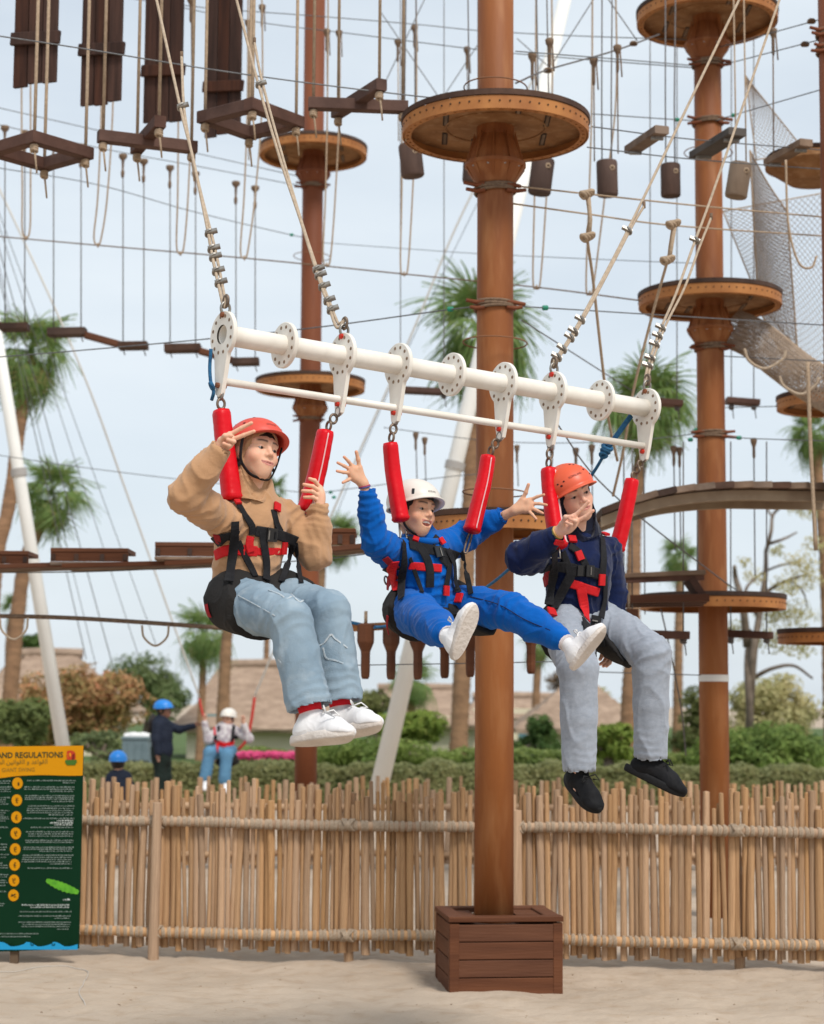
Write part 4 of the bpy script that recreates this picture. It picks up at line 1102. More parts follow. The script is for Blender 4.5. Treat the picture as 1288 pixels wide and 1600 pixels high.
class Person:
    def __init__(s, label, base, name='person'):
        s.t = thing(name, label, 'person', tuple(base)); s.bv, s.bf, s.bc, s.n = [], [], [], 0; s.fields = []
    def addbody(s, P, Q, C):
        s.bv.append(P); s.bf.append(Q+s.n); s.bc.append(C); s.n += len(P)
    def finish(s):
        np_mesh('body', np.concatenate(s.bv), np.concatenate(s.bf), skin_mat, s.t, np.concatenate(s.bc))
    def part(s, mb, name, m, smooth=True, parent=None):
        o = mb.build(name, m, None, smooth)
        if parent is None: child(o, s.t)
        else: sub(o, parent)
        return o
    # ---- head
    def head(s, c, yaw, pitch, roll, scale, neck, tone, smile, brow=(.045, .028, .02), slim=.06):
        x, f, u = hframe(yaw, pitch, roll); s.hx, s.hf, s.hu, s.hc, s.hs = x, f, u, V(c), scale
        nl = V(neck)-V(c); nl = V((nl.dot(x), nl.dot(f), nl.dot(u)))/scale
        if nl.length > .22: nl = nl.normalized()*.22
        fd = head_field(tuple(nl), smile); P, Q = fd.net()
        jw = np.clip((-.015-P[:, 2])/.08, 0, 1); P[:, 0] *= 1-slim*jw*(P[:, 1] > -.06)
        C = head_colors(P, tone, smile, brow); s.addbody(s.hw(P), Q, C); s.tone = tone
        for sd_ in (-1, 1):
            for (nm, r, dy, m) in (('eye', .0122, 0, eye_white), ('iris', .0080, .0054, iris_dark)):
                vs, fs = [], []
                mb = MB(); mb.lathe((0, 0, 0), [(r*math.sin(a), -r*math.cos(a)) for a in np.linspace(.05, 3.09, 12)], 16)
                v = [V((sd_*.0305, .0675+dy, -.0035))+V((p[0], p[1], p[2])) for p in [V(q) for q in mb.v]]
                if nm == 'iris': v = [V((p.x-.0012, p.y, p.z)) for p in v]
                o = mesh(nm, [s.hp(p) for p in v], mb.f, m, None, True)
                if nm == 'eye': child(o, s.t); e = o
                else: sub(o, e)
        if smile > 1:
            mb = MB()
            for k in range(8):
                a = (k-3.5)*.0052; mb.bar(s.hp((a-.0023, .0815-abs(a)*.25, -.0575)), s.hp((a+.0023, .0815-abs(a)*.25, -.0575)), .004, .0095 if k != 3 else .005, tuple(u), bev=.001)
            s.part(mb, 'teeth', teeth_m, False)
    def hp(s, p):
        p = V(p)*s.hs; return s.hc+s.hx*p.x+s.hf*p.y+s.hu*p.z
    def hw(s, P):
        M = np.array([s.hx, s.hf, s.hu]); return np.array(s.hc)+(P*s.hs)@M
    def helmet(s, m, rz0=.046, rback=.008, rad=(.103, .128, .100), holes=(), text=None, tcol=None, tang=90, ledge=True, sloth=None, tsize=.013, tz=.35):
        cx = V((0, -.010, .036)); n = 64; rings = 15; vs, fs = [], []
        def edge(phi): t = (math.sin(phi)+1)/2; return (rback+(rz0-rback)*t)-.012*math.cos(phi)**2
        def pos(phi, q, off=0):     # q 0 top .. 1 rim
            ze = edge(phi)-cx.z; a0 = math.acos(max(-1, min(1, ze/rad[2]))); a = a0*q
            k = 1+.02*math.sin(a)**2
            return cx+V((math.cos(phi)*(rad[0]+off)*math.sin(a)*k, math.sin(phi)*(rad[1]+off)*math.sin(a)*k, (rad[2]+off)*math.cos(a)))
        prof = [(q/(rings-2), 0) for q in range(rings-1)]+[(1.0, .0055), (1.03, .009 if ledge else .004), (1.04, .006), (1.03, -.004), (.9, -.008), (.5, -.008), (.02, -.008)]
        for (q, off) in prof:
            for k in range(n):
                ph = 2*math.pi*k/n; o2 = off
                if ledge and off > .005 and math.sin(ph) > .3: o2 = off+.012*((math.sin(ph)-.3)/.7)
                vs.append(s.hp(pos(ph, max(q, .001), o2)))
        for i in range(len(prof)-1):
            for k in range(n): fs.append((i*n+k, i*n+(k+1) % n, (i+1)*n+(k+1) % n, (i+1)*n+k))
        o = mesh('helmet', vs, fs, m, None, True); child(o, s.t); s.helm = o
        if holes:
            mb = MB()
            for (ph, q, r) in holes:
                p = pos(R(ph), q, .0008); nn = (pos(R(ph), q, .01)-p).normalized(); x_, y_, _z = frame(nn)
                ring = [s.hp(p+(x_*math.cos(a)+y_*math.sin(a)*.75)*r) for a in np.linspace(0, 6.283, 11)[:-1]]
                mb.add(ring, [tuple(range(10))])
            q = s.part(mb, 'vent_discs', mat('vent_dark', (.06, .01, .01), rough=.9), False, o); q['kind'] = 'stuff'  # flat discs, dark colour standing in for the shade inside recessed vents
        if sloth:
            p = pos(R(sloth[0]), sloth[1], .001); nn = (pos(R(sloth[0]), sloth[1], .01)-p).normalized(); x_, y_, _z = frame(nn, (0, 0, 1))
            mb = MB(); mb.bar(s.hp(p-V((0, 0, .012))), s.hp(p+V((0, 0, .012))), .011, .004, tuple(s.hp(nn)-s.hc)); s.part(mb, 'vent_slot', plastic_blk, False, o)
        if text:
            cu = bpy.data.curves.new('t', 'FONT'); cu.body = text; cu.size = 1; cu.align_x = 'CENTER'; to = bpy.data.objects.new('t', cu); COL.objects.link(to)
            dg = bpy.context.evaluated_depsgraph_get(); me = bpy.data.meshes.new_from_object(to.evaluated_get(dg)); bpy.data.objects.remove(to)
            vv = []
            for v in me.vertices:
                ph = R(tang)+v.co.x*tsize/rad[1]*1.15; q = tz-v.co.y*tsize/.15   # x runs to the wearer's left when seen from outside
                vv.append(s.hp(pos(ph, q, .0012)))
            oo = mesh('lettering', vv, [tuple(p.vertices) for p in me.polygons], tcol or plastic_blk); sub(oo, o)
        return o
    def hair(s, front=.046, side=-.03, back=-.07, m=None, thick=.006, low=0):
        """hair that follows the skull, open at the face"""
        fd = Field((-.1, -.13, -.14), (.1, .13, .14), .0032)
        fd.ell((0, -.018, .038), (.074+thick, .094+thick, .078+thick), k=.02); fd.ell((0, -.012, -.02), (.066+thick, .066+thick, .085+low), k=.03)
        P = np.meshgrid(*fd.ax, indexing='ij', sparse=True); X, Y, Z = P
        # face opening: in front, below the hairline
        yl = .045+.022*np.clip((Z-.004)/.02, 0, 1)-.6*np.maximum(np.abs(X)-.045, 0)
        face = np.maximum(-(Y-yl)*1.0, (Z-front-.0*X))       # <0 inside the opening
        fd.f = np.maximum(fd.f, -np.broadcast_to(face, fd.f.shape)).astype(np.float32)
        low_ = np.maximum(-(Z-side)*1.0-.0, 0)
        lim = np.where(Y > -.01, side, side+(back-side)*np.clip((-.01-Y)/.06, 0, 1)); fd.f = np.maximum(fd.f, (lim-Z)).astype(np.float32)
        P, Q = fd.net(); P = folds(P, Q, .0022, 55, 3, (1, 1, .25)); np_mesh('hair', s.hw(P), Q, m or hair_m, s.t)
    def hood(s, m, r=.012, front=.052, low=-.13, op=.048):
        """hood worn up under the helmet: shell round the skull and jaw, open at the face"""
        fd = Field((-.13, -.15, -.2), (.13, .14, .15), .0036)
        fd.ell((0, -.020, .035), (.078+r, .098+r, .080+r), k=.02); fd.ell((0, -.02, -.055), (.070+r, .075+r, .105), k=.04); fd.cone((0, -.035, -.08), (0, -.04, -.19), .068, .080, k=.04)
        P = np.meshgrid(*fd.ax, indexing='ij', sparse=True); X, Y, Z = P
        e = np.sqrt((X/op/(1.22-.25*np.clip((-Z-.09)/.1, 0, 1)))**2+((Z+.065)/.128)**2)
        face = np.maximum((e-1)*.05, -(Y-.012))
        fd.f = np.maximum(fd.f, -np.broadcast_to(face, fd.f.shape)).astype(np.float32)
        P, Q = fd.net(); P = folds(P, Q, .004, 22, 4); np_mesh('hood', s.hw(P), Q, m, s.t)
    def ribbon_h(s, pts, w_, name, m, th=.003, c=(0, 0, -.02), k=1.0):
        """strap through head-space points, its flat side facing away from the head"""
        P = [V((q[0]*k, q[1]+(.004 if k > 1 else 0), q[2])) for q in catmull(pts, 7)]; W = [s.hp(q) for q in P]; N = [(s.hp(q)-s.hp(c)) for q in P]
        return s.ribbon(W, N, w_, th, name, m)
    def ribbon(s, W, N, w_, th, name, m, parent=None):
        vs, fs = [], []; k = len(W); ws = w_ if isinstance(w_, (list, tuple)) else [w_]*k
        for i, p in enumerate(W):
            t = (W[min(i+1, k-1)]-W[max(i-1, 0)]).normalized(); n_ = N[i]-t*N[i].dot(t)
            if n_.length < 1e-6: n_ = V((0, -1, 0))
            n_.normalize(); b = t.cross(n_); h = ws[i]/2
            for (q, z) in ((-h, 0), (-h*.8, th), (h*.8, th), (h, 0), (h*.8, -th*.5), (-h*.8, -th*.5)): vs.append(p+b*q+n_*z)
        for i in range(k-1):
            for j in range(6): fs.append((i*6+j, i*6+(j+1) % 6, (i+1)*6+(j+1) % 6, (i+1)*6+j))
        fs.append(tuple(range(5, -1, -1))); fs.append(tuple((k-1)*6+j for j in range(6)))
        o = mesh(name, vs, fs, m, None, False)
        if parent is None: child(o, s.t)
        else: sub(o, parent)
        return o
    # ---- hands: everything in photo pixels, with distances
    def hand(s, wrist, fingers, thumb, elbow, rf=.0086, rw=.022, palm_k=.014, pr=.0125):
        """fingers: list of [(px,py,D),...] knuckle..tip; thumb likewise; elbow: world point the forearm comes from"""
        W = at(*wrist); F3 = [[at(*q) for q in f] for f in fingers]; T3 = [at(*q) for q in thumb]
        allp = [W]+[p for f in F3 for p in f]+T3; lo = np.min([tuple(p) for p in allp], 0)-.05; hi = np.max([tuple(p) for p in allp], 0)+.05
        fd = Field(lo, hi, .0024)
        e = (V(elbow)-W).normalized(); fd.cone(W, W+e*.09, rw, rw*1.15, k=.02)
        K = [f[0] for f in F3]
        for i, k in enumerate(K):
            fd.cone(W.lerp(k, .12), k, pr*1.25, pr*.95, k=palm_k)
            if i: fd.cone(K[i-1].lerp(W, .15), k.lerp(W, .15), pr, pr, k=palm_k)
        fd.cone(W, T3[0], pr*1.3, pr*1.15, k=palm_k)
        for f in F3:
            n = len(f); fd.chain(f, [rf*(1.08-.28*i/(n-1)) for i in range(n)], k=.0035)
        fd.chain(T3, [rf*1.25-.15*rf*i for i in range(len(T3))], k=.006)
        P, Q = fd.net(); C = np.tile(np.array(s.tone), (len(P), 1)).astype(float)
        tips = [f[-1] for f in F3]+[T3[-1]]+K
        for i, tp in enumerate(tips):
            w_ = .5*np.exp(-((P-np.array(tp))**2).sum(1)/(.011**2)); C = C*(1-w_[:, None])+np.array(s.tone)*np.array([1.0, .72, .68])*w_[:, None]
        s.addbody(P, Q, C)
        # nails
        return W
    # ---- clothes
    def garment(s, name, m, fd, amp=.006, freq=9, seed=1, stretch=(1, 1, 1), crisp=.55, wr=()):
        P, Q = fd.net(); P = folds(P, Q, amp, freq, seed, stretch, crisp); P = folds(P, Q, amp*.3, freq*2.4, seed+3, stretch, .5)
        if wr: P = wrinkles(P, Q, wr, seed)
        o = np_mesh(name, P, Q, m, s.t); s.fields.append(fd); return o
    def hit(s, px, py, d0, d1, off=.006):
        d = ray(px, py); t = d0/d.y
        while t*d.y < d1:
            p = CAMP+d*t; v = min(f.val(p) for f in s.fields)
            if v < off: 
                fd = min(s.fields, key=lambda f: f.val(p)); return p, fd.grad(p)
            t += max(v-off, .004)*.7
        return None, None
    def strap(s, pts, w_, m, name='harness_strap', d0=6, d1=9.6, off=.006, dfall=None, step=5, th=.0028, free=None):
        """webbing traced over the clothes: pixel path laid on the first cloth surface it meets"""
        L_ = sum(math.dist(pts[i], pts[i+1]) for i in range(len(pts)-1)); n = max(2, int(L_/step/(len(pts)-1))); P = catmull([(a, b, 0) for a, b in pts], n)
        H = [s.hit(p[0], p[1], d0, d1, off) for p in P]
        good = [i for i, h in enumerate(H) if h[0] is not None]
        if not good:
            if dfall is None: return
            H = [(at(p[0], p[1], dfall), -CF) for p in P]
        else:
            for i in range(len(H)):
                if H[i][0] is None:
                    j = min(good, key=lambda q: abs(q-i)); H[i] = (at(P[i][0], P[i][1], H[j][0].y), H[j][1])
        W = [h[0] for h in H]; N = [h[1] for h in H]
        # webbing is stiff: smooth the depth and the normals
        for _ in range(3):
            D_ = [w.y for w in W]
            for i in range(1, len(W)-1):
                dm = min(D_[i], (D_[i-1]+D_[i]+D_[i+1])/3); W[i] = at(P[i][0], P[i][1], dm)
            N = [N[max(i-1, 0)]+N[i]*2+N[min(i+1, len(N)-1)] for i in range(len(N))]; N = [n_.normalized() for n_ in N]
        return s.ribbon(W, N, w_, th, name, m)
    def block(s, px, py, w_, h_, m, name, ang=0, d0=6, d1=9.6, off=.012, th=.012):
        p, n_ = s.hit(px, py, d0, d1, off)
        if p is None: return
        u = (CU*math.cos(R(ang))+CR*math.sin(R(ang))); u = (u-n_*u.dot(n_)).normalized()
        mb = MB(); mb.bar(p-u*h_/2, p+u*h_/2, w_, th, tuple(n_), bev=.0025); return s.part(mb, name, m, False)
    def shoe(s, ankle, fwd, up, L_, um, sm, name='shoe', lace=None, W_=.048, h=.0034, high=.0, seed=1, tongue=None):
        f = V(fwd).normalized(); u = V(up); u = (u-f*u.dot(f)).normalized(); x = f.cross(u)
        o0 = V(ankle)-u*(.085*L_/.27)+f*(.055*L_/.27); k = L_/.27
        def g(p): p = V(p)*k; return o0+x*p.x+f*p.y+u*p.z
        fd = Field((-.07, -.15, -.02), (.07, .16, .15), h)
        fd.ell((0, .075, .026), (.044, .060, .033), k=.02); fd.ell((0, -.085, .040), (.036, .042, .046), k=.03)
        fd.cone((0, -.06, .045), (0, .05, .040), .038, .036, k=.03); fd.cone((0, -.055, .06), (0, -.062, .112+high), .038, .040, k=.03)
        fd.cone((0, .0, .075), (0, .055, .050), .022, .022, k=.03)
        fd.ell((0, -.062, .125+high), (.032, .036, .024), k=.01, op='cut'); fd.plane((0, 0, .016), (0, 0, -1))
        P, Q = fd.net(); P = folds(P, Q, .0016, 30, seed)
        M = np.array([x, f, u]); o = np_mesh(name, np.array(o0)+(P*k)@M, Q, um, s.t)
        # sole: outline swept
        pts = []; n = 40
        for i in range(n):
            a = 2*math.pi*i/n; yy = math.sin(a)*.138; xx = math.cos(a)*.047*(1+.10*math.sin(a)-.14*math.exp(-((yy+.02)/.05)**2)); pts.append((xx, yy-.004))
        vs, fs = [], []
        for (sc, z) in ((.93, -.004), (1.0, .003), (1.02, .018), (.98, .027)):
            for (a, b) in pts: vs.append(g((a*sc, b*(1-(1-sc)*.5), z+.012*max(0, (b-.07)/.07)**2)))
        for i in range(3):
            for j in range(n): fs.append((i*n+j, i*n+(j+1) % n, (i+1)*n+(j+1) % n, (i+1)*n+j))
        fs.append(tuple(range(n-1, -1, -1))); fs.append(tuple(3*n+j for j in range(n)))
        so = mesh('sole', vs, fs, sm, None, False); sub(so, o)
        for p_ in so.data.polygons: p_.use_smooth = len(p_.vertices) == 4
        if lace:
            for i in range(4):
                y0 = .005+i*.017; z0 = .096-i*.011; mb = MB()
                mb.tube([g((-.026, y0-.004, z0-.014)), g((-.012, y0, z0+.002)), g((.012, y0+.004, z0+.002)), g((.026, y0, z0-.014))], .0032, 5); q = mb.build('lace', lace, None, True); sub(q, o)
            mb = MB()
            for sg in (-1, 1): mb.tube([g((0, .004, .104)), g((sg*.028, .012, .118)), g((sg*.042, .03, .100)), g((sg*.02, .016, .098))], .003, 5)
            q = mb.build('lace_bow', lace, None, True); sub(q, o)
        return o
def ppt(l): return [at(*q) for q in l]
def seatbag(pr, tro, q1, q2, back, seed, off=.024, rad=.30):
    """sling seat: a shell outside the trousers, kept behind the plane through q1-q2 and the hip axis"""
    fd = Field(tro.lo, tro.lo+.05, tro.h); fd.n = tro.n; fd.ax = tro.ax
    X = np.meshgrid(*fd.ax, indexing='ij', sparse=True)
    n_ = BL_.cross(q2-q1).normalized()
    if n_.dot(BF_) < 0: n_ = -n_
    keep = (X[0]-q1.x)*n_.x+(X[1]-q1.y)*n_.y+(X[2]-q1.z)*n_.z
    h0 = pr.hipc; ball = np.sqrt((X[0]-h0.x)**2+(X[1]-h0.y)**2+(X[2]-h0.z)**2)-rad
    fd.f = np.maximum(tro.f-off, np.maximum(keep, ball)).astype(np.float32)
    P, Q = fd.net(); P = folds(P, Q, .005, 11, seed); np_mesh('harness_seat', P, Q, seatcloth, pr.t); pr.fields.append(fd)
def linkchain(pr, pts, r=.009, m=None, name='carabiner'):
    """steel connector between strap end and harness"""
    P = ppt(pts); mb = MB(); a, b = P[0], P[-1]; d = (b-a); n = CF.cross(d).normalized()*r
    loop = [a, a+n+d*.12, b+n-d*.12, b, b-n-d*.12, a-n+d*.12, a]
    mb.tube([V(q) for q in catmull([tuple(q) for q in loop], 5)], .0045, 7); return pr.part(mb, name, m or steel, True)
SKIN1, SKIN2, SKIN3 = (.74, .43, .29), (.68, .385, .245), (.72, .42, .30)
BL_ = V((AX.x, AX.y, 0)).normalized(); BF_ = V((BL_.y, -BL_.x, 0))     # riders' left and front
def torso(fd, hip, neck, sh, rr, k=.05):
    hip, neck = V(hip), V(neck); u = (neck-hip).normalized(); l = (BL_-u*BL_.dot(u)).normalized(); f = l.cross(u)*-1
    if f.dot(BF_) < 0: f = -f
    ax = (l, f, u)
    L_ = (neck-hip).length
    for (t, r) in rr: fd.ell(hip.lerp(neck, t), r, ax, k=k)
    for s_ in sh: fd.cone(neck.lerp(hip, .08), s_, .055, .066, k=.04)
    return ax
# ================================================================== the three riders
tan_fleece = mat('tan_fleece', (.50, .285, .155), (.44, .25, .132), scale=7, rough=.95, bump=.25, bscale=260, sheen=.25, spec=.1, bump2=(.14, 16))
jeans = mat('light_denim', (.265, .345, .41), (.185, .26, .33), scale=7, rough=.9, bump=.3, bscale=320, spec=.15, c3=(.40, .47, .52), s3=14, f3=.55, bump2=(.14, 16))
blue_fleece = mat('blue_fleece', (.002, .105, .43), (.002, .085, .36), scale=8, rough=.92, bump=.22, bscale=280, sheen=.1, spec=.08, bump2=(.14, 18))
navy_fleece = mat('navy_fleece', (.008, .016, .062), (.006, .012, .048), scale=8, rough=.95, bump=.25, bscale=280, sheen=.15, spec=.1, bump2=(.14, 16))
grey_marl = mat('grey_marl', (.325, .355, .41), (.28, .31, .36), scale=40, rough=.95, bump=.22, bscale=300, stretch=(1, 1, 1.5), spec=.1, sheen=.2, bump2=(.1, 12))
shoe_white = mat('shoe_white', (.78, .77, .77), (.70, .69, .70), scale=12, rough=.6)
sole_white = mat('sole_white', (.66, .60, .55), (.56, .50, .45), scale=10, rough=.7, bump=.5, bscale=70)
shoe_black = mat('shoe_black', (.007, .007, .008), (.012, .012, .014), scale=14, rough=.7, spec=.15)
sole_black = mat('sole_black', (.014, .014, .015), rough=.75, spec=.15, bump=.3, bscale=90)
lace_black = mat('lace_black', (.012, .012, .012), rough=.8)
lace_white = mat('lace_white', (.75, .74, .73), rough=.8)
sock_white = mat('sock_white', (.66, .60, .60), (.5, .45, .46), scale=40, rough=.9)
sock_red = mat('sock_red', (.58, .01, .02), rough=.9)
sock_black = mat('sock_black', (.012, .014, .018), rough=.9)
helm_coral = mat('helmet_coral', (.66, .075, .048), (.60, .065, .042), scale=3, rough=.42, spec=.45)
helm_orange = mat('helmet_orange', (.72, .115, .045), (.66, .10, .04), scale=3, rough=.42, spec=.45)
helm_white = mat('helmet_white', (.70, .66, .60), (.65, .61, .55), scale=3, rough=.4, spec=.4)
grey_print = mat('grey_print', (.16, .13, .12), rough=.6)
red_print = mat('dark_red_print', (.16, .02, .015), rough=.6)
def bounds(pts, m=.17):
    a = np.array([tuple(p) for p in pts]); return a.min(0)-m, a.max(0)+m
def sock(pr, a, b, r, m):
    mb = MB(); mb.tube([V(a), V(a).lerp(V(b), .5), V(b)], [r, r*.96, r], 14); return pr.part(mb, 'sock', m)
def hollow(fd, a, b, r, depth=.05):
    """open a trouser or sleeve end at b (coming from a)"""
    d = (V(b)-V(a)).normalized(); fd.cone(V(b)-d*depth, V(b)+d*.08, r, r*1.05, k=.006, op='cut')
def core(pr, pts_r):
    P = [p for c in pts_r for p in c[0]]; lo, hi = bounds(P, .09); fd = Field(lo, hi, .013)
    for (c, r) in pts_r: fd.chain(c, r, k=.03)
    P, Q = fd.net(); pr.addbody(P, Q, np.tile(np.array(pr.tone), (len(P), 1)))
HOLES = [(35, .30, .0058), (50, .22, .0058), (28, .18, .0058), (20, .62, .006), (38, .72, .006), (6, .76, .0055), (-30, .45, .006), (-45, .33, .005), (-38, .6, .005), (150, .3, .006), (165, .22, .006), (140, .62, .006), (125, .72, .006)]

def rider1():
    hip, neck = at(382, 930, 7.33), at(396, 776, 7.28)
    pr = Person('rider in a tan hoodie and light jeans under the left end of the beam', hip)
    pr.head(at(400, 707, 7.25), 41, 6, -9, 1.03, neck, SKIN1, 1, slim=.13)
    shr, shl = at(352, 814, 7.17), at(446, 808, 7.42)
    er, wr = at(290, 775, 6.98), at(341, 705, 6.93)
    el, wl = at(494, 868, 7.42), at(498, 797, 7.40)
    lo, hi = bounds([hip, neck, shr, shl, er, wr, el, wl], .16); fd = Field(lo, hi, .0065)
    torso(fd, hip, neck, (shr, shl), [(.02, (.140, .118, .11)), (.30, (.138, .114, .13)), (.62, (.150, .112, .15)), (.82, (.125, .092, .09))])
    fd.chain([shr, shr.lerp(er, .55), er], [.066, .066, .064], k=.04); fd.chain([er, er.lerp(wr, .55), wr], [.064, .056, .042], k=.02)
    fd.chain([shl, shl.lerp(el, .55), el], [.060, .060, .058], k=.03); fd.chain([el, el.lerp(wl, .6), wl], [.058, .052, .040], k=.02)
    fd.cone(neck+V((0, .02, .0)), neck+V((0, .03, .05)), .075, .075, k=.05)       # hood base
    fd.cone(neck+BF_*.05+V((0, 0, .09)), neck+BF_*.11+V((0, 0, -.02)), .032, .02, k=.02, op='cut')
    hollow(fd, er, wr, .030); hollow(fd, el, wl, .027)
    pr.garment('hoodie', tan_fleece, fd, .007, 10.5, 1, (1, 1, .6), .7, wr=[(er, wr-shr, .10, .008, .040), (el, wl-shl, .10, .008, .040), (wr, wr-er, .07, .006, .026), (wl, wl-el, .07, .006, .026), (shr, er-shr, .11, .008, .05), (shl, el-shl, .11, .008, .05), (hip.lerp(neck, .15), neck-hip, .15, .007, .045)])
    for (a, b, r) in ((er, wr, .044), (el, wl, .039)):      # ribbed cuffs
        d = (b-a).normalized(); mb = MB(); mb.tube([b-d*.045, b-d*.02, b+d*.006], [r, r*.97, r*.92], 20); pr.part(mb, 'cuff', tan_fleece)
    # trousers
    hr, hl = at(368, 938, 7.23), at(412, 930, 7.45); kr, kl = at(452, 968, 6.90), at(514, 958, 7.10); ar, al = at(480, 1088, 6.86), at(530, 1080, 7.06)
    lo, hi = bounds([hr, hl, kr, kl, ar, al], .15); tr = Field(lo, hi, .0065)
    tr.ell(hr.lerp(hl, .5), (.14, .135, .105), (BL_, BF_, V((0, 0, 1))), k=.04)
    for (h_, k_, a_) in ((hr, kr, ar), (hl, kl, al)):
        tr.chain([h_, h_.lerp(k_, .5), k_], [.098, .094, .084], k=.02); tr.chain([k_, k_.lerp(a_, .5), a_], [.084, .080, .083], k=.012); tr.cone(a_, a_+(a_-k_).normalized()*.03, .083, .084, k=.005)
        hollow(tr, k_, a_+(a_-k_).normalized()*.08, .074, .03); 
    for (k_, a_) in ((kr, ar), (kl, al)):
        d = (a_-k_).normalized(); c = a_+d*.052
        tr.cone(c+d*.07, c+d*.08, .11, .11, k=.004, op='cut')
    pr.garment('jeans', jeans, tr, .0055, 10, 5, (1, 1, .5), .7, wr=[(kr, ar-hr, .10, .007, .045), (kl, al-hl, .10, .007, .045), (ar, ar-kr, .09, .006, .034), (al, al-kl, .09, .006, .034), (hr.lerp(kr, .2), kr-hr, .12, .007, .05), (hl.lerp(kl, .2), kl-hl, .12, .007, .05)])
    # frayed patches on the shins
    fray = mat('frayed_denim', (.52, .56, .58), (.36, .44, .50), scale=40, rough=.95, bump=.6, bscale=200)
    for path in ([(492, 1010), (505, 1006), (517, 992), (524, 998), (543, 1012)], [(505, 1012), (510, 1028), (525, 1032), (540, 1038)], [(435, 1030), (445, 1042), (454, 1036), (462, 1062)], [(420, 922), (436, 928), (448, 935), (456, 932)], [(455, 928), (468, 940), (474, 938)]):
        pr.strap(path, .007, fray, 'frayed_edge', 6.3, 7.6, .001, step=2, th=.0018)
    pr.strap([(372, 930), (400, 945), (430, 962)], .004, fray, 'seam', 6.3, 7.6, .002, step=4, th=.002)
    pr.hipc = hr.lerp(hl, .5)
    seatbag(pr, tr, at(362, 903, 7.12), at(430, 1002, 6.98), -BF_, 2)
    # hands
    pr.hand((341, 703, 6.93), [[(360, 679, 6.92), (377, 669, 6.91), (393, 661, 6.90)], [(363, 687, 6.92), (381, 680, 6.91), (397, 674, 6.90)], [(359, 693, 6.92), (366, 690, 6.885), (356, 687, 6.88)], [(353, 697, 6.93), (359, 696, 6.89), (350, 693, 6.885)]],
            [(346, 688, 6.91), (352, 681, 6.885), (361, 681, 6.88)], er)
    pr.hand((498, 795, 7.40), [[(500, 762, 7.41), (492, 751, 7.39), (484, 748, 7.375)], [(502, 769, 7.40), (489, 760, 7.375), (475, 757, 7.375)], [(502, 777, 7.40), (488, 768, 7.37), (473, 767, 7.375)], [(501, 784, 7.40), (489, 777, 7.375), (476, 777, 7.38)]],
            [(496, 775, 7.45), (490, 765, 7.48), (483, 760, 7.49)], el)
    core(pr, [([hip, neck], [.10, .06]), ([shr, er, wr], [.04, .036, .024]), ([shl, el, wl], [.04, .034, .022]), ([hr, kr, ar], [.07, .05, .036]), ([hl, kl, al], [.07, .05, .036])])
    pr.finish()
    pr.hood(tan_fleece, .006, .05, op=.057); pr.hair(front=.033, side=.0, back=.0, thick=.005)
    pr.helmet(helm_coral, .056, .014, holes=HOLES, text='EDELRID', tcol=red_print, tang=84, tz=.78)
    # chin strap
    for sd_ in (1, -1):
        pr.ribbon_h([(sd_*.083, .035, .035), (sd_*.079, .022, -.02), (sd_*.069, .018, -.062), (sd_*.040, .035, -.104), (sd_*.000, .052, -.117)], .014, 'chin_strap', strapblk, k=1.10)
        pr.ribbon_h([(sd_*.085, -.075, .005), (sd_*.083, -.03, -.03), (sd_*.071, .015, -.060)], .014, 'chin_strap', strapblk, k=1.11)
    pr.ribbon_h([(.070, .018, -.062), (.080, -.012, -.085), (.086, -.018, -.118)], .016, 'strap_tail', strapblk, k=1.12)
    # shoes and socks
    for (k_, a_, fw, up, nm) in ((kr, ar, (.80, -.58, .10), (-.15, .42, .9), 1), (kl, al, (.72, -.62, .18), (-.25, .45, .85), 2)):
        d = (a_-k_).normalized(); sock(pr, a_-d*.05, a_+d*.035, .044, sock_black)
        mb = MB(); mb.tube([a_+d*.012, a_+d*.058], [.0455, .043], 14); pr.part(mb, 'sock_band', sock_red)
        pr.shoe(a_+d*.085, fw, up, .285, shoe_white, sole_white, lace=lace_white, seed=nm)
    for q in ((503, 1108, 518, 1116), (505, 1112, 524, 1121)):
        pr.strap([q[:2], q[2:]], .004, mat('grey_stripe', (.35, .36, .38), rough=.6), 'shoe_stripe', 6.3, 7.4, .004, dfall=6.74)
    # harness
    H = pr.strap
    H([(336, 848), (350, 840), (372, 837)], .050, webbing, 'waist_belt'); H([(336, 868), (348, 862), (365, 859), (402, 862)], .042, redweb, 'waist_belt')
    H([(338, 836), (342, 850)], .03, darkred, 'belt_edge')
    H([(368, 815), (366, 850), (362, 880), (358, 908)], .037, webbing, off=.012)
    H([(374, 788), (384, 806), (394, 822), (395, 836)], .030, webbing); H([(372, 846), (386, 874), (400, 900)], .026, webbing)
    H([(410, 828), (413, 850), (417, 880), (417, 906)], .034, webbing, off=.010); H([(428, 796), (433, 818), (440, 832)], .032, webbing); H([(400, 830), (415, 832), (436, 836), (463, 846)], .042, webbing, off=.009)
    H([(458, 850), (450, 880), (440, 908)], .026, webbing, off=.012); H([(462, 848), (466, 880), (471, 910)], .020, webbing, dfall=7.30)
    H([(392, 838), (390, 850), (393, 862)], .032, redweb, 'red_loop', off=.014); H([(398, 862), (440, 862)], .03, redweb, 'red_band', off=.004)
    pr.block(445, 857, .036, .048, redweb, 'red_tab'); pr.block(434, 792, .034, .034, redweb, 'red_tab', 30); pr.block(372, 784, .028, .02, redweb, 'red_tab')
    b = pr.block(425, 836, .05, .052, plastic_blk, 'buckle', 5, th=.016); pr.block(421, 836, .006, .035, steel, 'buckle_bar', 5, off=.022, th=.004); pr.block(431, 837, .008, .03, webbing, 'buckle_slot', 5, off=.022, th=.003)
    H([(322, 944), (324, 954), (328, 964)], .03, darkred, 'seat_edge', off=.004)
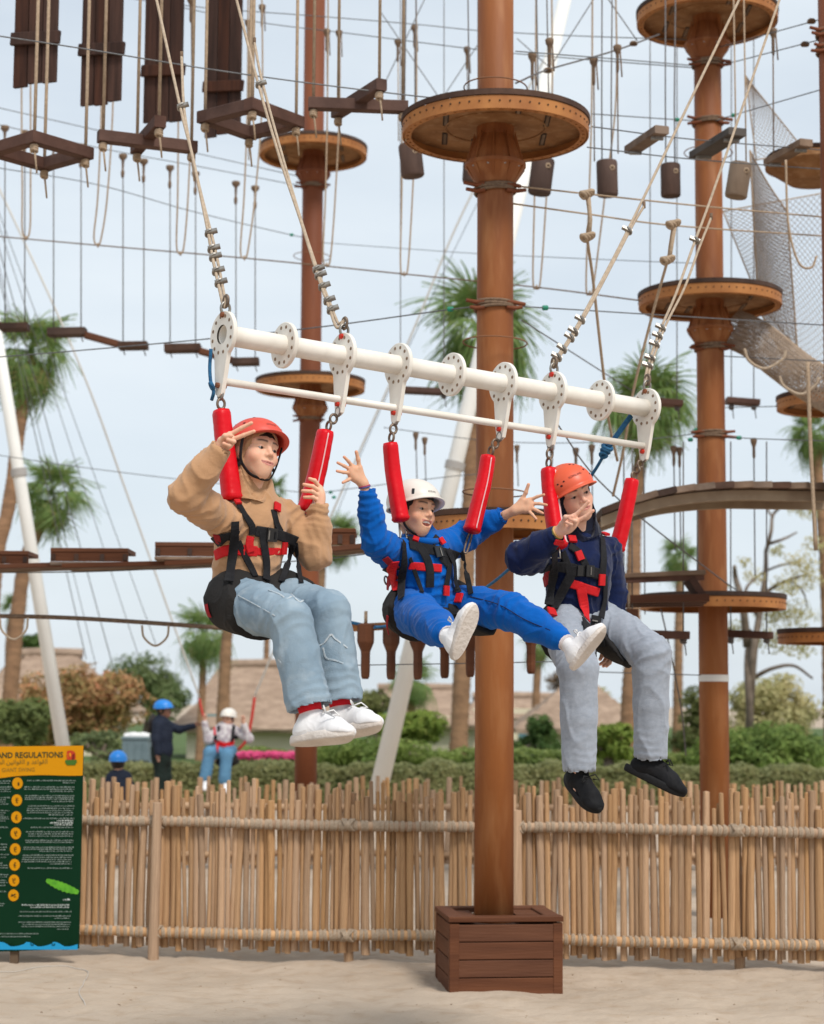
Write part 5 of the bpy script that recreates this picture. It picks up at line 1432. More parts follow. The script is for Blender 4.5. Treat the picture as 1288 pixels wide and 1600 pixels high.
    linkchain(pr, [(362, 785, 7.15), (368, 816, 7.13)], .016); linkchain(pr, [(475, 803, 7.47), (466, 838, 7.38)], .008, brownsteel, 'swivel')
    return pr

def rider2():
    hip, neck = at(668, 940, 7.88), at(655, 846, 7.84)
    pr = Person('laughing child in a bright blue tracksuit and white helmet, arms spread, mid beam', hip)
    pr.head(at(648, 797, 7.80), 44, 0, -5, .98, neck, SKIN2, 2, (.05, .03, .022))
    shr, shl = at(618, 868, 7.74), at(702, 852, 8.02); er, wr = at(588, 846, 7.60), at(574, 772, 7.56)
    el, wl = at(740, 830, 8.14), at(783, 806, 8.06)
    lo, hi = bounds([hip, neck, shr, shl, er, wr, el, wl], .15); fd = Field(lo, hi, .006)
    torso(fd, hip, neck, (shr, shl), [(.02, (.125, .105, .09)), (.35, (.130, .108, .12)), (.70, (.138, .105, .12))])
    fd.chain([shr, shr.lerp(er, .6), er], [.060, .060, .057], k=.035); fd.chain([er, er.lerp(wr, .6), wr], [.057, .049, .036], k=.02)
    fd.chain([shl, shl.lerp(el, .6), el], [.060, .060, .056], k=.035); fd.chain([el, el.lerp(wl, .6), wl], [.056, .050, .036], k=.02)
    fd.cone(neck+V((0, .03, .01)), neck+V((0, .04, .04)), .07, .06, k=.04)
    hollow(fd, er, wr, .027); hollow(fd, el, wl, .027)
    pr.garment('sweatshirt', blue_fleece, fd, .006, 12, 7, (1, 1, .6), .7, wr=[(er, wr-shr, .10, .008, .040), (el, wl-shl, .10, .008, .040), (wr, wr-er, .07, .006, .026), (wl, wl-el, .07, .006, .026), (shr, er-shr, .11, .008, .05), (shl, el-shl, .11, .008, .05), (hip.lerp(neck, .15), neck-hip, .15, .007, .045)])
    for (a, b, r) in ((er, wr, .037), (el, wl, .037)):
        d = (b-a).normalized(); mb = MB(); mb.tube([b-d*.04, b-d*.02, b+d*.006], [r*1.04, r, r*.95], 20); pr.part(mb, 'cuff', blue_fleece)
    mb = MB(); mb.add(*torus(neck+V((.012, -.02, .012)), .068, .015, (.15, -.25, 1), 28, 8)); pr.part(mb, 'collar', blue_fleece)
    hr, hl = at(640, 952, 7.80), at(702, 945, 8.0); kr, kl = at(664, 968, 7.42), at(798, 955, 7.74); ar, al = at(697, 990, 7.10), at(874, 998, 7.56)
    lo, hi = bounds([hr, hl, kr, kl, ar, al], .14); tr = Field(lo, hi, .006)
    tr.ell(hr.lerp(hl, .5), (.13, .115, .10), (BL_, BF_, V((0, 0, 1))), k=.04)
    for (h_, k_, a_) in ((hr, kr, ar), (hl, kl, al)):
        tr.chain([h_, h_.lerp(k_, .5), k_], [.088, .086, .076], k=.025); tr.chain([k_, k_.lerp(a_, .5), k_.lerp(a_, .92), a_], [.076, .070, .052, .045], k=.02)
    pr.garment('sweatpants', blue_fleece, tr, .006, 10, 8, (.7, .7, 1), .7, wr=[(kr, ar-hr, .10, .007, .045), (kl, al-hl, .10, .007, .045), (ar, ar-kr, .09, .006, .034), (al, al-kl, .09, .006, .034), (hr.lerp(kr, .2), kr-hr, .12, .007, .05), (hl.lerp(kl, .2), kl-hl, .12, .007, .05)])
    for (a, b) in ((kr, ar), (kl, al)):
        d = (b-a).normalized(); mb = MB(); mb.tube([b-d*.03, b, b+d*.02], [.050, .046, .042], 20); pr.part(mb, 'ankle_cuff', blue_fleece)
    pr.strap([(735, 932), (780, 945), (820, 968), (860, 985)], .004, navy_fleece, 'seam', 7, 8.2, .002, step=4, th=.002)
    pr.hipc = hr.lerp(hl, .5)
    seatbag(pr, tr, at(622, 930, 7.72), at(668, 1016, 7.52), -BF_, 3)
    pr.hand((569, 757, 7.555), [[(551, 729, 7.53), (545, 721, 7.515), (538, 714, 7.50)], [(547, 733, 7.53), (538, 728, 7.51), (528, 723, 7.495)], [(547, 739, 7.53), (537, 738, 7.51), (527, 736, 7.495)], [(551, 746, 7.535), (544, 750, 7.52), (536, 754, 7.51)]],
            [(562, 731, 7.54), (560, 718, 7.53), (557, 706, 7.52)], er, rf=.0074, rw=.0195, pr=.011)
    pr.hand((803, 798, 8.020), [[(829, 781, 8.000), (840, 776, 7.985), (850, 773, 7.970)], [(832, 787, 8.000), (843, 787, 7.985), (854, 789, 7.970)], [(830, 793, 8.000), (840, 798, 7.985), (848, 802, 7.970)], [(825, 797, 8.000), (832, 804, 7.985), (838, 811, 7.975)]],
            [(816, 781, 8.010), (822, 769, 8.000), (826, 757, 7.990)], el, rf=.0074, rw=.0195, pr=.011)
    core(pr, [([hip, neck], [.09, .055]), ([shr, er, wr], [.035, .03, .020]), ([shl, el, wl], [.035, .03, .020]), ([hr, kr, ar], [.06, .045, .032]), ([hl, kl, al], [.06, .045, .032])])
    pr.finish()
    pr.hair(front=.038, side=-.035, back=-.06, thick=.007, low=-.01)
    pr.helmet(helm_white, .047, .0, holes=(), text='EDELRID', tcol=grey_print, tang=84, tz=.86, tsize=.012, sloth=(38, .80))
    for sd_ in (1, -1):
        pr.ribbon_h([(sd_*.083, .02, .02), (sd_*.078, .012, -.03), (sd_*.064, .015, -.075), (sd_*.036, .036, -.105), (sd_*.000, .050, -.115)], .013, 'chin_strap', strapblk)
    for (a, col) in ((.20, (.35, .05, .10)), (.27, (.08, .10, .30))):      # wristbands
        w0 = at(569, 757, 7.555); e0 = (er-w0).normalized(); mb = MB(); mb.add(*torus(w0+e0*(a*.06-.005), .0225, .0035, tuple(e0), 18, 6)); pr.part(mb, 'wristband', mat('band%d' % int(a*100), col, rough=.6))
    for (a_, d_, fw, up, nm) in ((ar, kr, (.36, -.16, .90), (-.62, .78, .10), 3), (al, kl, (.55, -.30, .72), (-.72, .55, .42), 4)):
        d = (a_-d_).normalized(); sock(pr, a_-d*.02, a_+d*.05, .036, sock_white)
        pr.shoe(a_+d*.075, fw, up, .222, shoe_white, sole_white, lace=lace_white, seed=nm)
    H = pr.strap
    H([(602, 872), (610, 880), (620, 888)], .030, darkred, 'waist_belt'); H([(603, 893), (612, 889), (624, 886)], .036, webbing, 'waist_belt'); H([(606, 922), (608, 908), (618, 898)], .040, darkred, 'waist_belt')
    H([(618, 878), (612, 890), (614, 908), (622, 922)], .042, redweb, 'red_loop', off=.010)
    H([(640, 884), (690, 888)], .034, redweb, 'red_band')
    H([(632, 846), (632, 880), (628, 905), (627, 935)], .034, webbing, off=.013)
    H([(641, 872), (650, 898), (660, 925)], .018, webbing); H([(652, 850), (665, 868), (672, 890), (672, 918)], .036, webbing, off=.010)
    H([(640, 850), (660, 856), (690, 862), (715, 870)], .044, webbing, off=.008); H([(700, 858), (710, 880), (712, 905), (716, 925)], .040, webbing, off=.013); H([(704, 880), (700, 905), (697, 920)], .030, webbing, off=.010)
    H([(690, 868), (705, 884)], .05, webbing, 'chest_pad', off=.006); H([(722, 862), (728, 890), (736, 928)], .024, webbing, off=.012, dfall=7.9)
    pr.block(717, 934, .036, .040, redweb, 'red_tab', -4, off=.016); pr.block(698, 923, .030, .042, redweb, 'red_tab', 8, off=.014); pr.block(691, 845, .030, .030, redweb, 'red_tab', -25, off=.014); pr.block(650, 842, .026, .022, redweb, 'red_tab', 20)
    H([(676, 850), (684, 838)], .026, webbing); H([(646, 846), (640, 838)], .026, webbing)
    pr.block(686, 862, .040, .046, plastic_blk, 'buckle', -8, th=.014, off=.016); pr.block(690, 862, .005, .034, steel, 'buckle_bar', -8, off=.025, th=.004)
    H([(708, 945), (712, 960)], .05, webbing, 'leg_buckle'); H([(606, 962), (605, 978), (608, 992)], .016, darkred, 'seat_edge', off=.004)
    mb = MB(); mb.add(*torus(at(604, 907, 7.86), .018, .004, (1, -.5, .2), 16, 6)); pr.part(mb, 'ring', steel)
    linkchain(pr, [(628, 815, 7.78), (632, 848, 7.75)], .012); linkchain(pr, [(736, 833, 8.02), (727, 864, 7.92)], .007, brownsteel, 'swivel')
    return pr

def rider3():
    hip, neck = at(902, 968, 8.36), at(905, 850, 8.30)
    pr = Person('rider in a navy hoodie and grey sweatpants under the right end of the beam', hip)
    pr.head(at(894, 773, 8.22), 20, -4, 24, 1.05, neck, SKIN3, 0)
    shr, shl = at(848, 866, 8.16), at(948, 862, 8.44); er, wr = at(815, 872, 7.98), at(866, 838, 7.86)
    el, wl = at(960, 930, 8.48), at(956, 1000, 8.44)
    lo, hi = bounds([hip, neck, shr, shl, er, wr, el, wl], .16); fd = Field(lo, hi, .0068)
    torso(fd, hip, neck, (shr, shl), [(.02, (.155, .125, .10)), (.35, (.152, .122, .13)), (.68, (.168, .122, .14))])
    fd.chain([shr, shr.lerp(er, .6), er], [.068, .069, .066], k=.04); fd.chain([er, er.lerp(wr, .6), wr], [.066, .058, .045], k=.02)
    fd.chain([shl, el, wl], [.066, .056, .042], k=.02)
    fd.cone(neck+V((0, .03, .0)), neck+V((0, .04, .08)), .09, .085, k=.05)
    fd.cone(neck+V((.02, -.14, .08)), neck+V((.05, -.16, -.045)), .036, .014, k=.02, op='cut')
    hollow(fd, er, wr, .031)
    pr.garment('hoodie', navy_fleece, fd, .007, 10.5, 11, (1, 1, .6), .7, wr=[(er, wr-shr, .10, .008, .040), (el, wl-shl, .10, .008, .040), (wr, wr-er, .07, .006, .026), (wl, wl-el, .07, .006, .026), (shr, er-shr, .11, .008, .05), (shl, el-shl, .11, .008, .05), (hip.lerp(neck, .15), neck-hip, .15, .007, .045)])
    d = (wr-er).normalized(); mb = MB(); mb.tube([wr-d*.045, wr-d*.02, wr+d*.006], [.045, .044, .041], 20); pr.part(mb, 'cuff', navy_fleece)
    hr, hl = at(882, 978, 8.24), at(935, 968, 8.48); kr, kl = at(904, 1046, 7.92), at(1018, 1022, 8.16); ar, al = at(906, 1198, 7.92), at(1018, 1178, 8.20)
    lo, hi = bounds([hr, hl, kr, kl, ar, al], .15); tr = Field(lo, hi, .0068)
    tr.ell(hr.lerp(hl, .5), (.145, .13, .105), (BL_, BF_, V((0, 0, 1))), k=.04)
    for (h_, k_, a_, hm) in ((hr, kr, ar, .070), (hl, kl, al, .072)):
        tr.chain([h_, h_.lerp(k_, .5), k_], [.098, .094, .084], k=.025); tr.chain([k_, k_.lerp(a_, .5), a_], [.084, .076, hm], k=.015)
        d = (a_-k_).normalized(); tr.cone(a_+d*.115, a_+d*.13, .11, .11, k=.004, op='cut'); tr.cone(a_-d*.0, a_+d*.06, hm-.010, hm-.004, k=.005, op='cut')
    pr.garment('sweatpants', grey_marl, tr, .006, 10, 12, (1, 1, .45), .7, wr=[(kr, ar-hr, .10, .007, .045), (kl, al-hl, .10, .007, .045), (ar, ar-kr, .09, .006, .034), (al, al-kl, .09, .006, .034), (hr.lerp(kr, .2), kr-hr, .12, .007, .05), (hl.lerp(kl, .2), kl-hl, .12, .007, .05)])
    pr.hipc = hr.lerp(hl, .5)
    seatbag(pr, tr, at(862, 950, 8.2), at(905, 1040, 8.0), -BF_, 4)
    pr.hand((872, 832, 7.84), [[(898, 806, 7.80), (910, 795, 7.785), (920, 784, 7.77)], [(902, 814, 7.80), (915, 807, 7.785), (927, 798, 7.77)], [(896, 822, 7.80), (900, 814, 7.76), (891, 811, 7.755)], [(889, 828, 7.81), (893, 819, 7.765), (885, 816, 7.76)]],
            [(879, 818, 7.80), (884, 808, 7.765), (894, 807, 7.755)], er)
    pr.hand((955, 1002, 8.44), [[(948, 1026, 8.42), (944, 1034, 8.40), (938, 1038, 8.38)], [(952, 1028, 8.43), (949, 1036, 8.41), (943, 1041, 8.39)], [(956, 1028, 8.44), (953, 1036, 8.42), (948, 1041, 8.40)]], [(946, 1016, 8.40), (941, 1024, 8.38), (938, 1030, 8.37)], el)
    core(pr, [([hip, neck], [.10, .06]), ([shr, er, wr], [.04, .036, .024]), ([shl, el, wl], [.04, .034, .022]), ([hr, kr, ar], [.07, .05, .038]), ([hl, kl, al], [.07, .05, .038]), ([ar, ar+V((0, 0, -.09))], [.036, .032]), ([al, al+V((0, 0, -.07))], [.036, .032])])
    pr.finish()
    pr.hood(mat('navy_hood', (.006, .009, .028), (.004, .006, .018), scale=8, rough=.95, sheen=.2), .006, .05, op=.052); pr.hair(front=.045, side=-.08, back=-.08, thick=.005)
    pr.helmet(helm_orange, .040, .004, holes=[(48, .80, .006), (56, .72, .005), (40, .72, .005), (128, .62, .006), (140, .78, .006), (118, .28, .006), (128, .35, .005), (150, .5, .006), (160, .3, .006), (20, .5, .006)], text='KONGLAND', tcol=red_print, tang=90, tz=.72, tsize=.0135)
    mb = MB(); w0 = at(872, 832, 7.84); e0 = (er-w0).normalized(); mb.tube([w0+e0*.002, w0+e0*.022], .0285, 18); pr.part(mb, 'wristband', mat('band_green', (.30, .36, .12), rough=.6))
    mb = MB(); mb.add(*torus(w0+e0*.0, .027, .0045, tuple(e0), 18, 6)); pr.part(mb, 'bracelet', mat('band_gold', (.55, .32, .10), rough=.4))
    for (k_, a_, fw, up, nm, l0) in ((kr, ar, (.40, -.66, -.48), (.16, -.5, .85), 5, .27), (kl, al, (.88, -.26, -.44), (.42, -.06, .9), 6, .285)):
        d = (a_-k_).normalized(); sock(pr, a_+d*.0, a_+d*.04, .036, sock_white)
        pr.shoe(a_+d*.025, fw, up, l0, shoe_black, sole_black, lace=lace_black, seed=nm)
    H = pr.strap
    H([(850, 910), (856, 902), (864, 896)], .05, darkred, 'waist_belt'); H([(852, 890), (866, 885), (890, 888), (905, 892)], .05, webbing, 'waist_belt')
    H([(884, 910), (900, 914), (920, 921), (936, 926)], .040, redweb, 'red_band', off=.008); H([(908, 918), (912, 940), (918, 968)], .044, redweb, 'red_tail', off=.014)
    H([(868, 862), (866, 890), (862, 915), (858, 945)], .042, webbing, off=.012); H([(892, 900), (876, 930), (866, 952)], .042, webbing, off=.016)
    H([(890, 852), (904, 862), (912, 876), (918, 890)], .036, webbing); H([(942, 838), (944, 870), (942, 900)], .042, webbing, off=.010)
    H([(895, 893), (915, 892), (940, 898)], .05, webbing, off=.010); H([(946, 900), (946, 935), (940, 965)], .032, webbing, off=.012); H([(880, 862), (892, 900), (888, 908)], .036, webbing, off=.010)
    H([(916, 970), (920, 985), (926, 998)], .055, webbing, 'leg_strap', off=.012); H([(932, 962), (932, 985), (938, 1010)], .05, webbing, 'leg_strap', off=.010)
    pr.block(863, 956, .042, .044, redweb, 'red_tab', 15, off=.02); pr.block(941, 906, .036, .050, redweb, 'red_tab', 3, off=.018); pr.block(895, 842, .036, .036, redweb, 'red_tab', 3); pr.block(906, 868, .034, .042, redweb, 'red_tab', -18, off=.014); pr.block(946, 834, .028, .036, redweb, 'red_tab', 0, off=.014); pr.block(874, 848, .045, .022, redweb, 'red_tab', 10)
    pr.block(922, 892, .040, .050, plastic_blk, 'buckle', 3, th=.014, off=.018); pr.block(924, 892, .006, .034, steel, 'buckle_bar', 3, off=.027, th=.004); pr.block(907, 892, .03, .045, plastic_blk, 'buckle', 3, th=.012, off=.016)
    pr.block(930, 970, .030, .006, steel, 'buckle_bar', 12, off=.02, th=.004); pr.block(934, 976, .030, .006, steel, 'buckle_bar', 12, off=.02, th=.004)
    mb = MB(); c = [(858, 858, 8.08), (860, 872, 8.07), (876, 872, 8.07), (874, 856, 8.08)]; mb.tube(ppt(c), .004, 7); pr.part(mb, 'strap_ring', steel)
    linkchain(pr, [(962, 862, 8.50), (955, 885, 8.44)], .008, brownsteel, 'swivel')
    return pr
rider1(); rider2(); rider3()
# ================================================================== rope course
ORD = ['first', 'second', 'third', 'fourth', 'fifth', 'sixth', 'seventh', 'eighth', 'ninth', 'tenth', 'eleventh', 'twelfth', 'thirteenth', 'fourteenth']
def line(name, label, pts, r, m, cat='cable', group=None, n=8, sg=0, clamps=(), knots=()):
    P = [at(*q) for q in pts]
    if len(P) == 2: W = sag(P[0], P[1], sg, n)
    else: W = [V(q) for q in catmull([tuple(p) for p in P], n)]
    t = thing(name, label, cat, tuple(P[0]), group)
    mb = MB(); mb.tube(W, r, 6); o = mb.build('strand', m, None, True); child(o, t)
    for (px, py, D) in clamps:
        mb = MB(); c = at(px, py, D); mb.lathe(c, [(.008, -.02), (.016, -.014), (.016, .014), (.008, .02)], 8, (1, 0, .05)); q = mb.build('clamp', green_clamp, None); child(q, t)
    for (px, py, D) in knots:
        mb = MB(); c = at(px, py, D)
        for k in range(3): mb.add(*torus(c+V((.008*k-.008, 0, 0)), .016, .009, (.3*k-.3, .5, .8), 10, 6))
        q = mb.build('knot', rope_brown, None, True); child(q, t)
    return t
C_ = .0042
CG = 'steel cables of the rope course'
line('cable', 'cable crossing the four hanging boards at the upper left', [(-30, 52, 10.4), (130, 76, 10.5), (320, 107, 10.6), (500, 132, 10.7), (650, 150, 10.8), (752, 160, 10.9)], C_, cable, group=CG)
line('cable', 'topmost thin cable passing behind the left pole', [(160, -8, 16), (320, 12, 16), (480, 24, 16), (650, 38, 16), (752, 48, 16), (900, 56, 15.5), (1075, 62, 14.6)], C_, cable, group=CG)
line('cable', 'thin cable just below the topmost one, left of the thick pole', [(235, 2, 16), (400, 34, 16), (560, 54, 16), (752, 78, 15), (880, 90, 14.8), (1085, 106, 14.5)], C_, cable, group=CG)
line('cable', 'slanting cable running just above the hanging square frame at the left', [(-30, 162, 17), (150, 203, 17.5), (310, 240, 18.4), (478, 278, 19)], C_, cable, group=CG)
line('cable', 'slanting cable carrying the wooden knobs at the left', [(-30, 188, 17), (150, 230, 17.5), (310, 260, 18.4), (478, 292, 19)], C_, cable, group=CG)
line('cable', 'cable running into green clamps beside the left pole', [(-30, 258, 15.5), (150, 288, 17), (300, 330, 18), (455, 367, 19), (478, 370, 19)], C_, cable, group=CG, clamps=((456, 367, 18.9),))
line('cable', 'faint cable between the left pole and the right pole at mid sky', [(500, 379, 19), (640, 389, 18), (760, 397, 17), (1000, 408, 15.4), (1110, 412, 14.5)], C_*.8, cable, group=CG)
line('cable', 'pale rope line from the left edge to the middle platform of the right pole', [(-30, 367, 16.6), (150, 383, 16.2), (390, 404, 15.6), (630, 428, 15.1), (840, 449, 14.6), (1003, 470, 14.2)], .006, rope_brown, group=CG)
line('cable', 'cable from the left edge rising to the tie on the thick pole', [(-30, 560, 12.6), (120, 548, 12.2), (320, 530, 11.8), (500, 511, 11.4), (700, 484, 11), (760, 478, 10.85)], C_, cable, group=CG, clamps=((704, 483, 11),))
line('cable', 'cable from the tie on the thick pole to the right edge', [(785, 478, 10.85), (852, 481, 11.1), (1075, 495, 12), (1320, 510, 12.8)], C_, cable, group=CG, clamps=((852, 481, 11.1),))
line('cable', 'slack cable low at the left above the zigzag bridge', [(-30, 707, 18), (120, 729, 18.3), (290, 750, 18.7), (478, 770, 19)], C_, cable, group=CG)
line('cable', 'short cable with green clamps right of the left pole', [(490, 772, 19), (560, 762, 18.6), (700, 745, 18), (760, 740, 17.5)], C_, cable, group=CG, clamps=((517, 769, 18.9), (522, 777, 18.9)))
line('cable', 'cable under the zigzag plank bridge', [(-30, 895, 13.2), (150, 893, 12.8), (330, 884, 12.2), (520, 872, 11.6), (700, 845, 11.1)], C_, cable, group=CG)
line('cable', 'upper pale rope line from the thick pole to the right edge', [(800, 290, 10.9), (1086, 321, 12), (1320, 342, 13)], .0055, rope_tan, group=CG)
line('cable', 'lower pale rope line from the thick pole to the right edge', [(800, 318, 10.9), (915, 334, 11.3), (1060, 353, 12), (1320, 371, 13)], .0055, rope_tan, group=CG)
line('cable', 'upper of the two lines the small hanging planks sit on', [(926, 198, 10.9), (1085, 218, 11.9), (1320, 237, 13)], C_, cable, group=CG)
line('cable', 'lower of the two lines the small hanging planks sit on', [(918, 230, 10.9), (1085, 249, 11.9), (1320, 267, 13)], C_, cable, group=CG)
line('cable', 'thin cable right of the thick pole just above its platform', [(806, 80, 12), (960, 92, 13), (1090, 103, 14.5)], C_, cable, group=CG)
line('cable', 'cable with green clamp left of the upper tie of the right pole', [(925, 178, 13), (1058, 187, 14.4), (1100, 189, 14.5)], C_, cable, group=CG, clamps=((1058, 187, 14.4),))
line('cable', 'cable rising from the right pole to the right edge, clamp at its foot', [(1118, 189, 14.4), (1146, 180, 14.2), (1290, 138, 12.6)], C_, cable, group=CG, clamps=((1147, 180, 14.2),))
line('cable', 'upper line from the right pole to the pole at the right edge', [(1123, 74, 14.4), (1265, 35, 12.7), (1300, 25, 12.5)], C_, cable, group=CG, knots=((1268, 33, 12.6),))
line('cable', 'middle line from the right pole to the pole at the right edge', [(1135, 100, 14.4), (1258, 68, 12.7), (1300, 58, 12.5)], C_, cable, group=CG, knots=((1258, 69, 12.7),))
line('cable', 'knotted dark rope sloping up right of the thick pole', [(806, 130, 12.5), (856, 109, 12.8), (958, 80, 13.4), (1030, 54, 14)], .007, rope_dark, 'rope', knots=((856, 110, 12.8), (990, 68, 13.6)))
XG = 'crossed bracing lines at the top'
for i, (a, b, lab) in enumerate([((596, 20, 17), (690, 158, 17), 'bracing line sloping down right above the left end of the thick pole platform'), ((668, -10, 17), (592, 150, 17), 'bracing line sloping down left beside the second hanging cross'), ((752, 62, 17), (690, 156, 17), 'bracing line sloping down left close to the thick pole'), ((808, 60, 17), (862, 108, 17), 'short bracing line right of the thick pole top'), ((930, -5, 15), (862, 102, 15), 'bracing line sloping up right from the knot'), ((948, -5, 15), (996, 64, 15), 'bracing line sloping down right to the knotted rope')]):
    line('bracing_line', lab, [a, b], .0048, rope_dark, 'line', XG)
line('guy_line', 'guy line passing behind the beam toward the right palm crown', [(815, 500, 12), (990, 612, 15)], .0045, rope_dark, 'line')
line('guy_line', 'guy line from behind the sixth flange down to the plank bridge end', [(862, 650, 10.5), (950, 765, 12), (1120, 900, 14), (1180, 940, 15)], .005, rope_dark, 'line')
line('guy_line', 'faint guy line sloping down left behind the thick pole, beside the far swing rope', [(872, 70, 24), (740, 330, 24), (668, 480, 24), (560, 720, 26), (450, 1000, 27)], .005, cable, 'line')
for i, (a, b) in enumerate([((2, 400), (135, 1030)), ((62, 410), (175, 1035)), ((30, 590), (150, 1040)), ((88, 600), (215, 1020)), ((110, 560), (245, 1010))]):
    line('guy_line', '%s guy line from the left among the thin ones behind the left mast' % ORD[i], [(-62, 165, 24), (b[0], b[1], 27)], .007 if i < 2 else .005, cable, 'line', 'thin guy lines at the left')
rope_far = mat('far_white_rope', (.62, .60, .56), rough=.8)
line('swing_rope', 'pale rope running from the upper left mast down to the far seated rider', [(-62, 165, 24), (112, 540, 24.5), (200, 775, 25.5), (280, 1000, 26.5), (312, 1090, 27)], .014, rope_far, 'rope', 'ropes of the far swing')
line('swing_rope', 'pale rope running from the middle mast down to the far seated rider', [(868, 60, 24), (728, 322, 24.4), (640, 530, 24.8), (520, 800, 25.6), (430, 1012, 26.6), (398, 1088, 27)], .014, rope_far, 'rope', 'ropes of the far swing')
line('hand_rope', 'thick brown hand rope low at the left with hanging loops', [(-30, 962, 13), (120, 966, 12.9), (345, 981, 12.6), (480, 992, 12.4)], .017, rope_brown, 'rope')
def loop(label, px, py, w_, d_, D, r=.0075, m=None):
    P = [(px-w_/2, py, D), (px-w_*.42, py+d_*.6, D), (px, py+d_, D), (px+w_*.42, py+d_*.6, D), (px+w_/2, py, D)]
    t = thing('hanging_loop', label, 'rope', tuple(at(px, py, D)), 'loops on the hand rope')
    mb = MB(); mb.tube([V(q) for q in catmull([tuple(at(*p)) for p in P], 7)], r, 8); o = mb.build('strand', m or rope_pale, None, True); child(o, t)
loop('rope loop hanging from the hand rope left of the white rope', 243, 977, 42, 32, 12.7)
loop('rope loop hanging from the hand rope at the left edge', 22, 965, 44, 34, 12.9)
# ---- hangers: a cord with a wooden knob on the cable and a knot under it
def hanger(mb_c, mb_k, px, ya, yb, D, r=.0042, knob=True):
    mb_c.tube(sag(at(px, ya, D), at(px, yb, D), 0, 2), r, 5)
    if knob:
        c = at(px, ya, D); mb_k.lathe(c, [(.006, -.12), (.014, -.105), (.016, -.08), (.008, -.07), (.012, -.02), (.034, 0), (.034, .022), (.02, .028)], 8)
def rope_part(t, pts, r, m, name='rope', n=5):
    mb = MB(); mb.tube([V(p) for p in pts], r, 6); o = mb.build(name, m, None, True); child(o, t); return o
def tail(t, c, m=None, l=.16, r=.008):
    mb = MB()
    for k in range(3): mb.add(*torus(V(c)+V((0, 0, -.012*k)), .017, .010, (.2*k-.2, .3, 1), 10, 6))
    mb.tube([V(c), V(c)+V((.012, -.01, -l*.5)), V(c)+V((.02, 0, -l))], [r*.8, r*.8, r*.7], 6)
    o = mb.build('knot', m or rope_tan, None, True); child(o, t)
# ---- four tall hanging boards
for i, (x0, x1, yb0, yb1, ybat, D) in enumerate([(21, 88, 138, 158, 68, 12.0), (126, 189, 168, 189, 84, 12.7), (224, 284, 196, 209, 116, 13.4), (320, 376, 216, 222, 140, 14.2)]):
    t = thing('hanging_board', '%s tall dark hanging board from the left edge, top cut off' % ORD[i], 'board', tuple(at((x0+x1)/2, yb0, D)), 'tall hanging boards at the upper left')
    a, b = at(x0, yb0, D), at(x1, yb1, D-.12); b.z = a.z; e = (b-a); nrm = V((e.y, -e.x, 0)).normalized(); H = 2.2; n = 3
    for k in range(n):
        p, q = a+e*(k/n)+e.normalized()*.004, a+e*((k+1)/n)-e.normalized()*.004; dz = (i*7+k*5) % 3*.008
        c = (p+q)/2; vs, fs = bar(c+V((0, 0, dz)), c+V((0, 0, H)), (q-p).length, .028, tuple(nrm), bev=.003); o = mesh('plank', vs, fs, boardwood, None); child(o, t)
    for zb in (zat(ybat, D)-a.z, zat(ybat, D)-a.z+1.1):
        m_ = (a+b)/2-nrm*-.03; vs, fs = bar(a-e*.01+nrm*.032+V((0, 0, zb)), b+e*.10+nrm*.032+V((0, 0, zb-.03)), .03, .085, tuple(V((0, 0, 1))), bev=.004); o = mesh('batten', vs, fs, boardwood, None); child(o, t)
    for s in (.14, .86): rope_part(t, [a+e*s+V((0, 0, H-.05)), a+e*s+V((0, 0, H+1.0))], .010, rope_tan)
# ---- hanging square frames and crosses
timber = mat('course_timber', (.115, .058, .042), (.07, .035, .026), scale=5, rough=.75, bump=.3, bscale=40, rnd=.12, spec=.2)
def sqframe(label, px, py, D, side, ang, ropes):
    c = at(px, py, D); t = thing('hanging_square', label, 'frame', tuple(c), 'hanging timber steps left of the thick pole')
    ca, sa = math.cos(R(ang)), math.sin(R(ang)); U, W = V((ca, sa, 0)), V((-sa, ca, 0)); h = side/2
    for (p, q, s) in ((-U*h-W*h, U*h-W*h, 0), (U*h-W*h, U*h+W*h, 1), (U*h+W*h, -U*h+W*h, 0), (-U*h+W*h, -U*h-W*h, 1)):
        d = (q-p).normalized()*(.036 if s else -.036); vs, fs = bar(c+p+d, c+q-d, .070, .072, bev=.004); o = mesh('timber', vs, fs, timber, None); child(o, t)
    for k, (s1, s2) in enumerate(((-1, -1), (1, -1), (1, 1), (-1, 1))):
        p = c+U*h*s1+W*h*s2; rope_part(t, [p+V((0, 0, -.05)), p+V((0, 0, .4)), p+V((0, 0, 2.2))], .0105, rope_tan); tail(t, p+V((0, 0, -.05)))
sqframe('dark square timber frame hanging at the left edge', 62, 237, 10.9, .385, 50, 0)
sqframe('dark square timber frame hanging left of the far pole platform', 392, 187, 10.9, .385, 52, 0)
def cross(label, px, py, D, L1, a1, L2, a2):
    c = at(px, py, D); t = thing('hanging_cross', label, 'cross', tuple(c), 'hanging timber steps left of the thick pole')
    for j, (L_, a_, z) in enumerate(((L1, a1, 0), (L2, a2, .040))):
        d = V((math.cos(R(a_)), math.sin(R(a_)), 0))*L_/2; vs, fs = bar(c-d+V((0, 0, z)), c+d+V((0, 0, z)), .07, .070, bev=.004); o = mesh('timber', vs, fs, timber, None); child(o, t)
        for s in (-1, 1): p = c+d*s*.9+V((0, 0, z)); rope_part(t, [p+V((0, 0, -.05)), p+V((0, 0, 2.2))], .0105, rope_tan); tail(t, p+V((0, 0, -.05)))
cross('dark timber cross hanging between the two square frames', 231, 222, 10.9, .60, 22, .60, -68)
cross('dark timber cross hanging against the thick pole platform', 560, 165, 10.95, .60, 6, .62, -62)
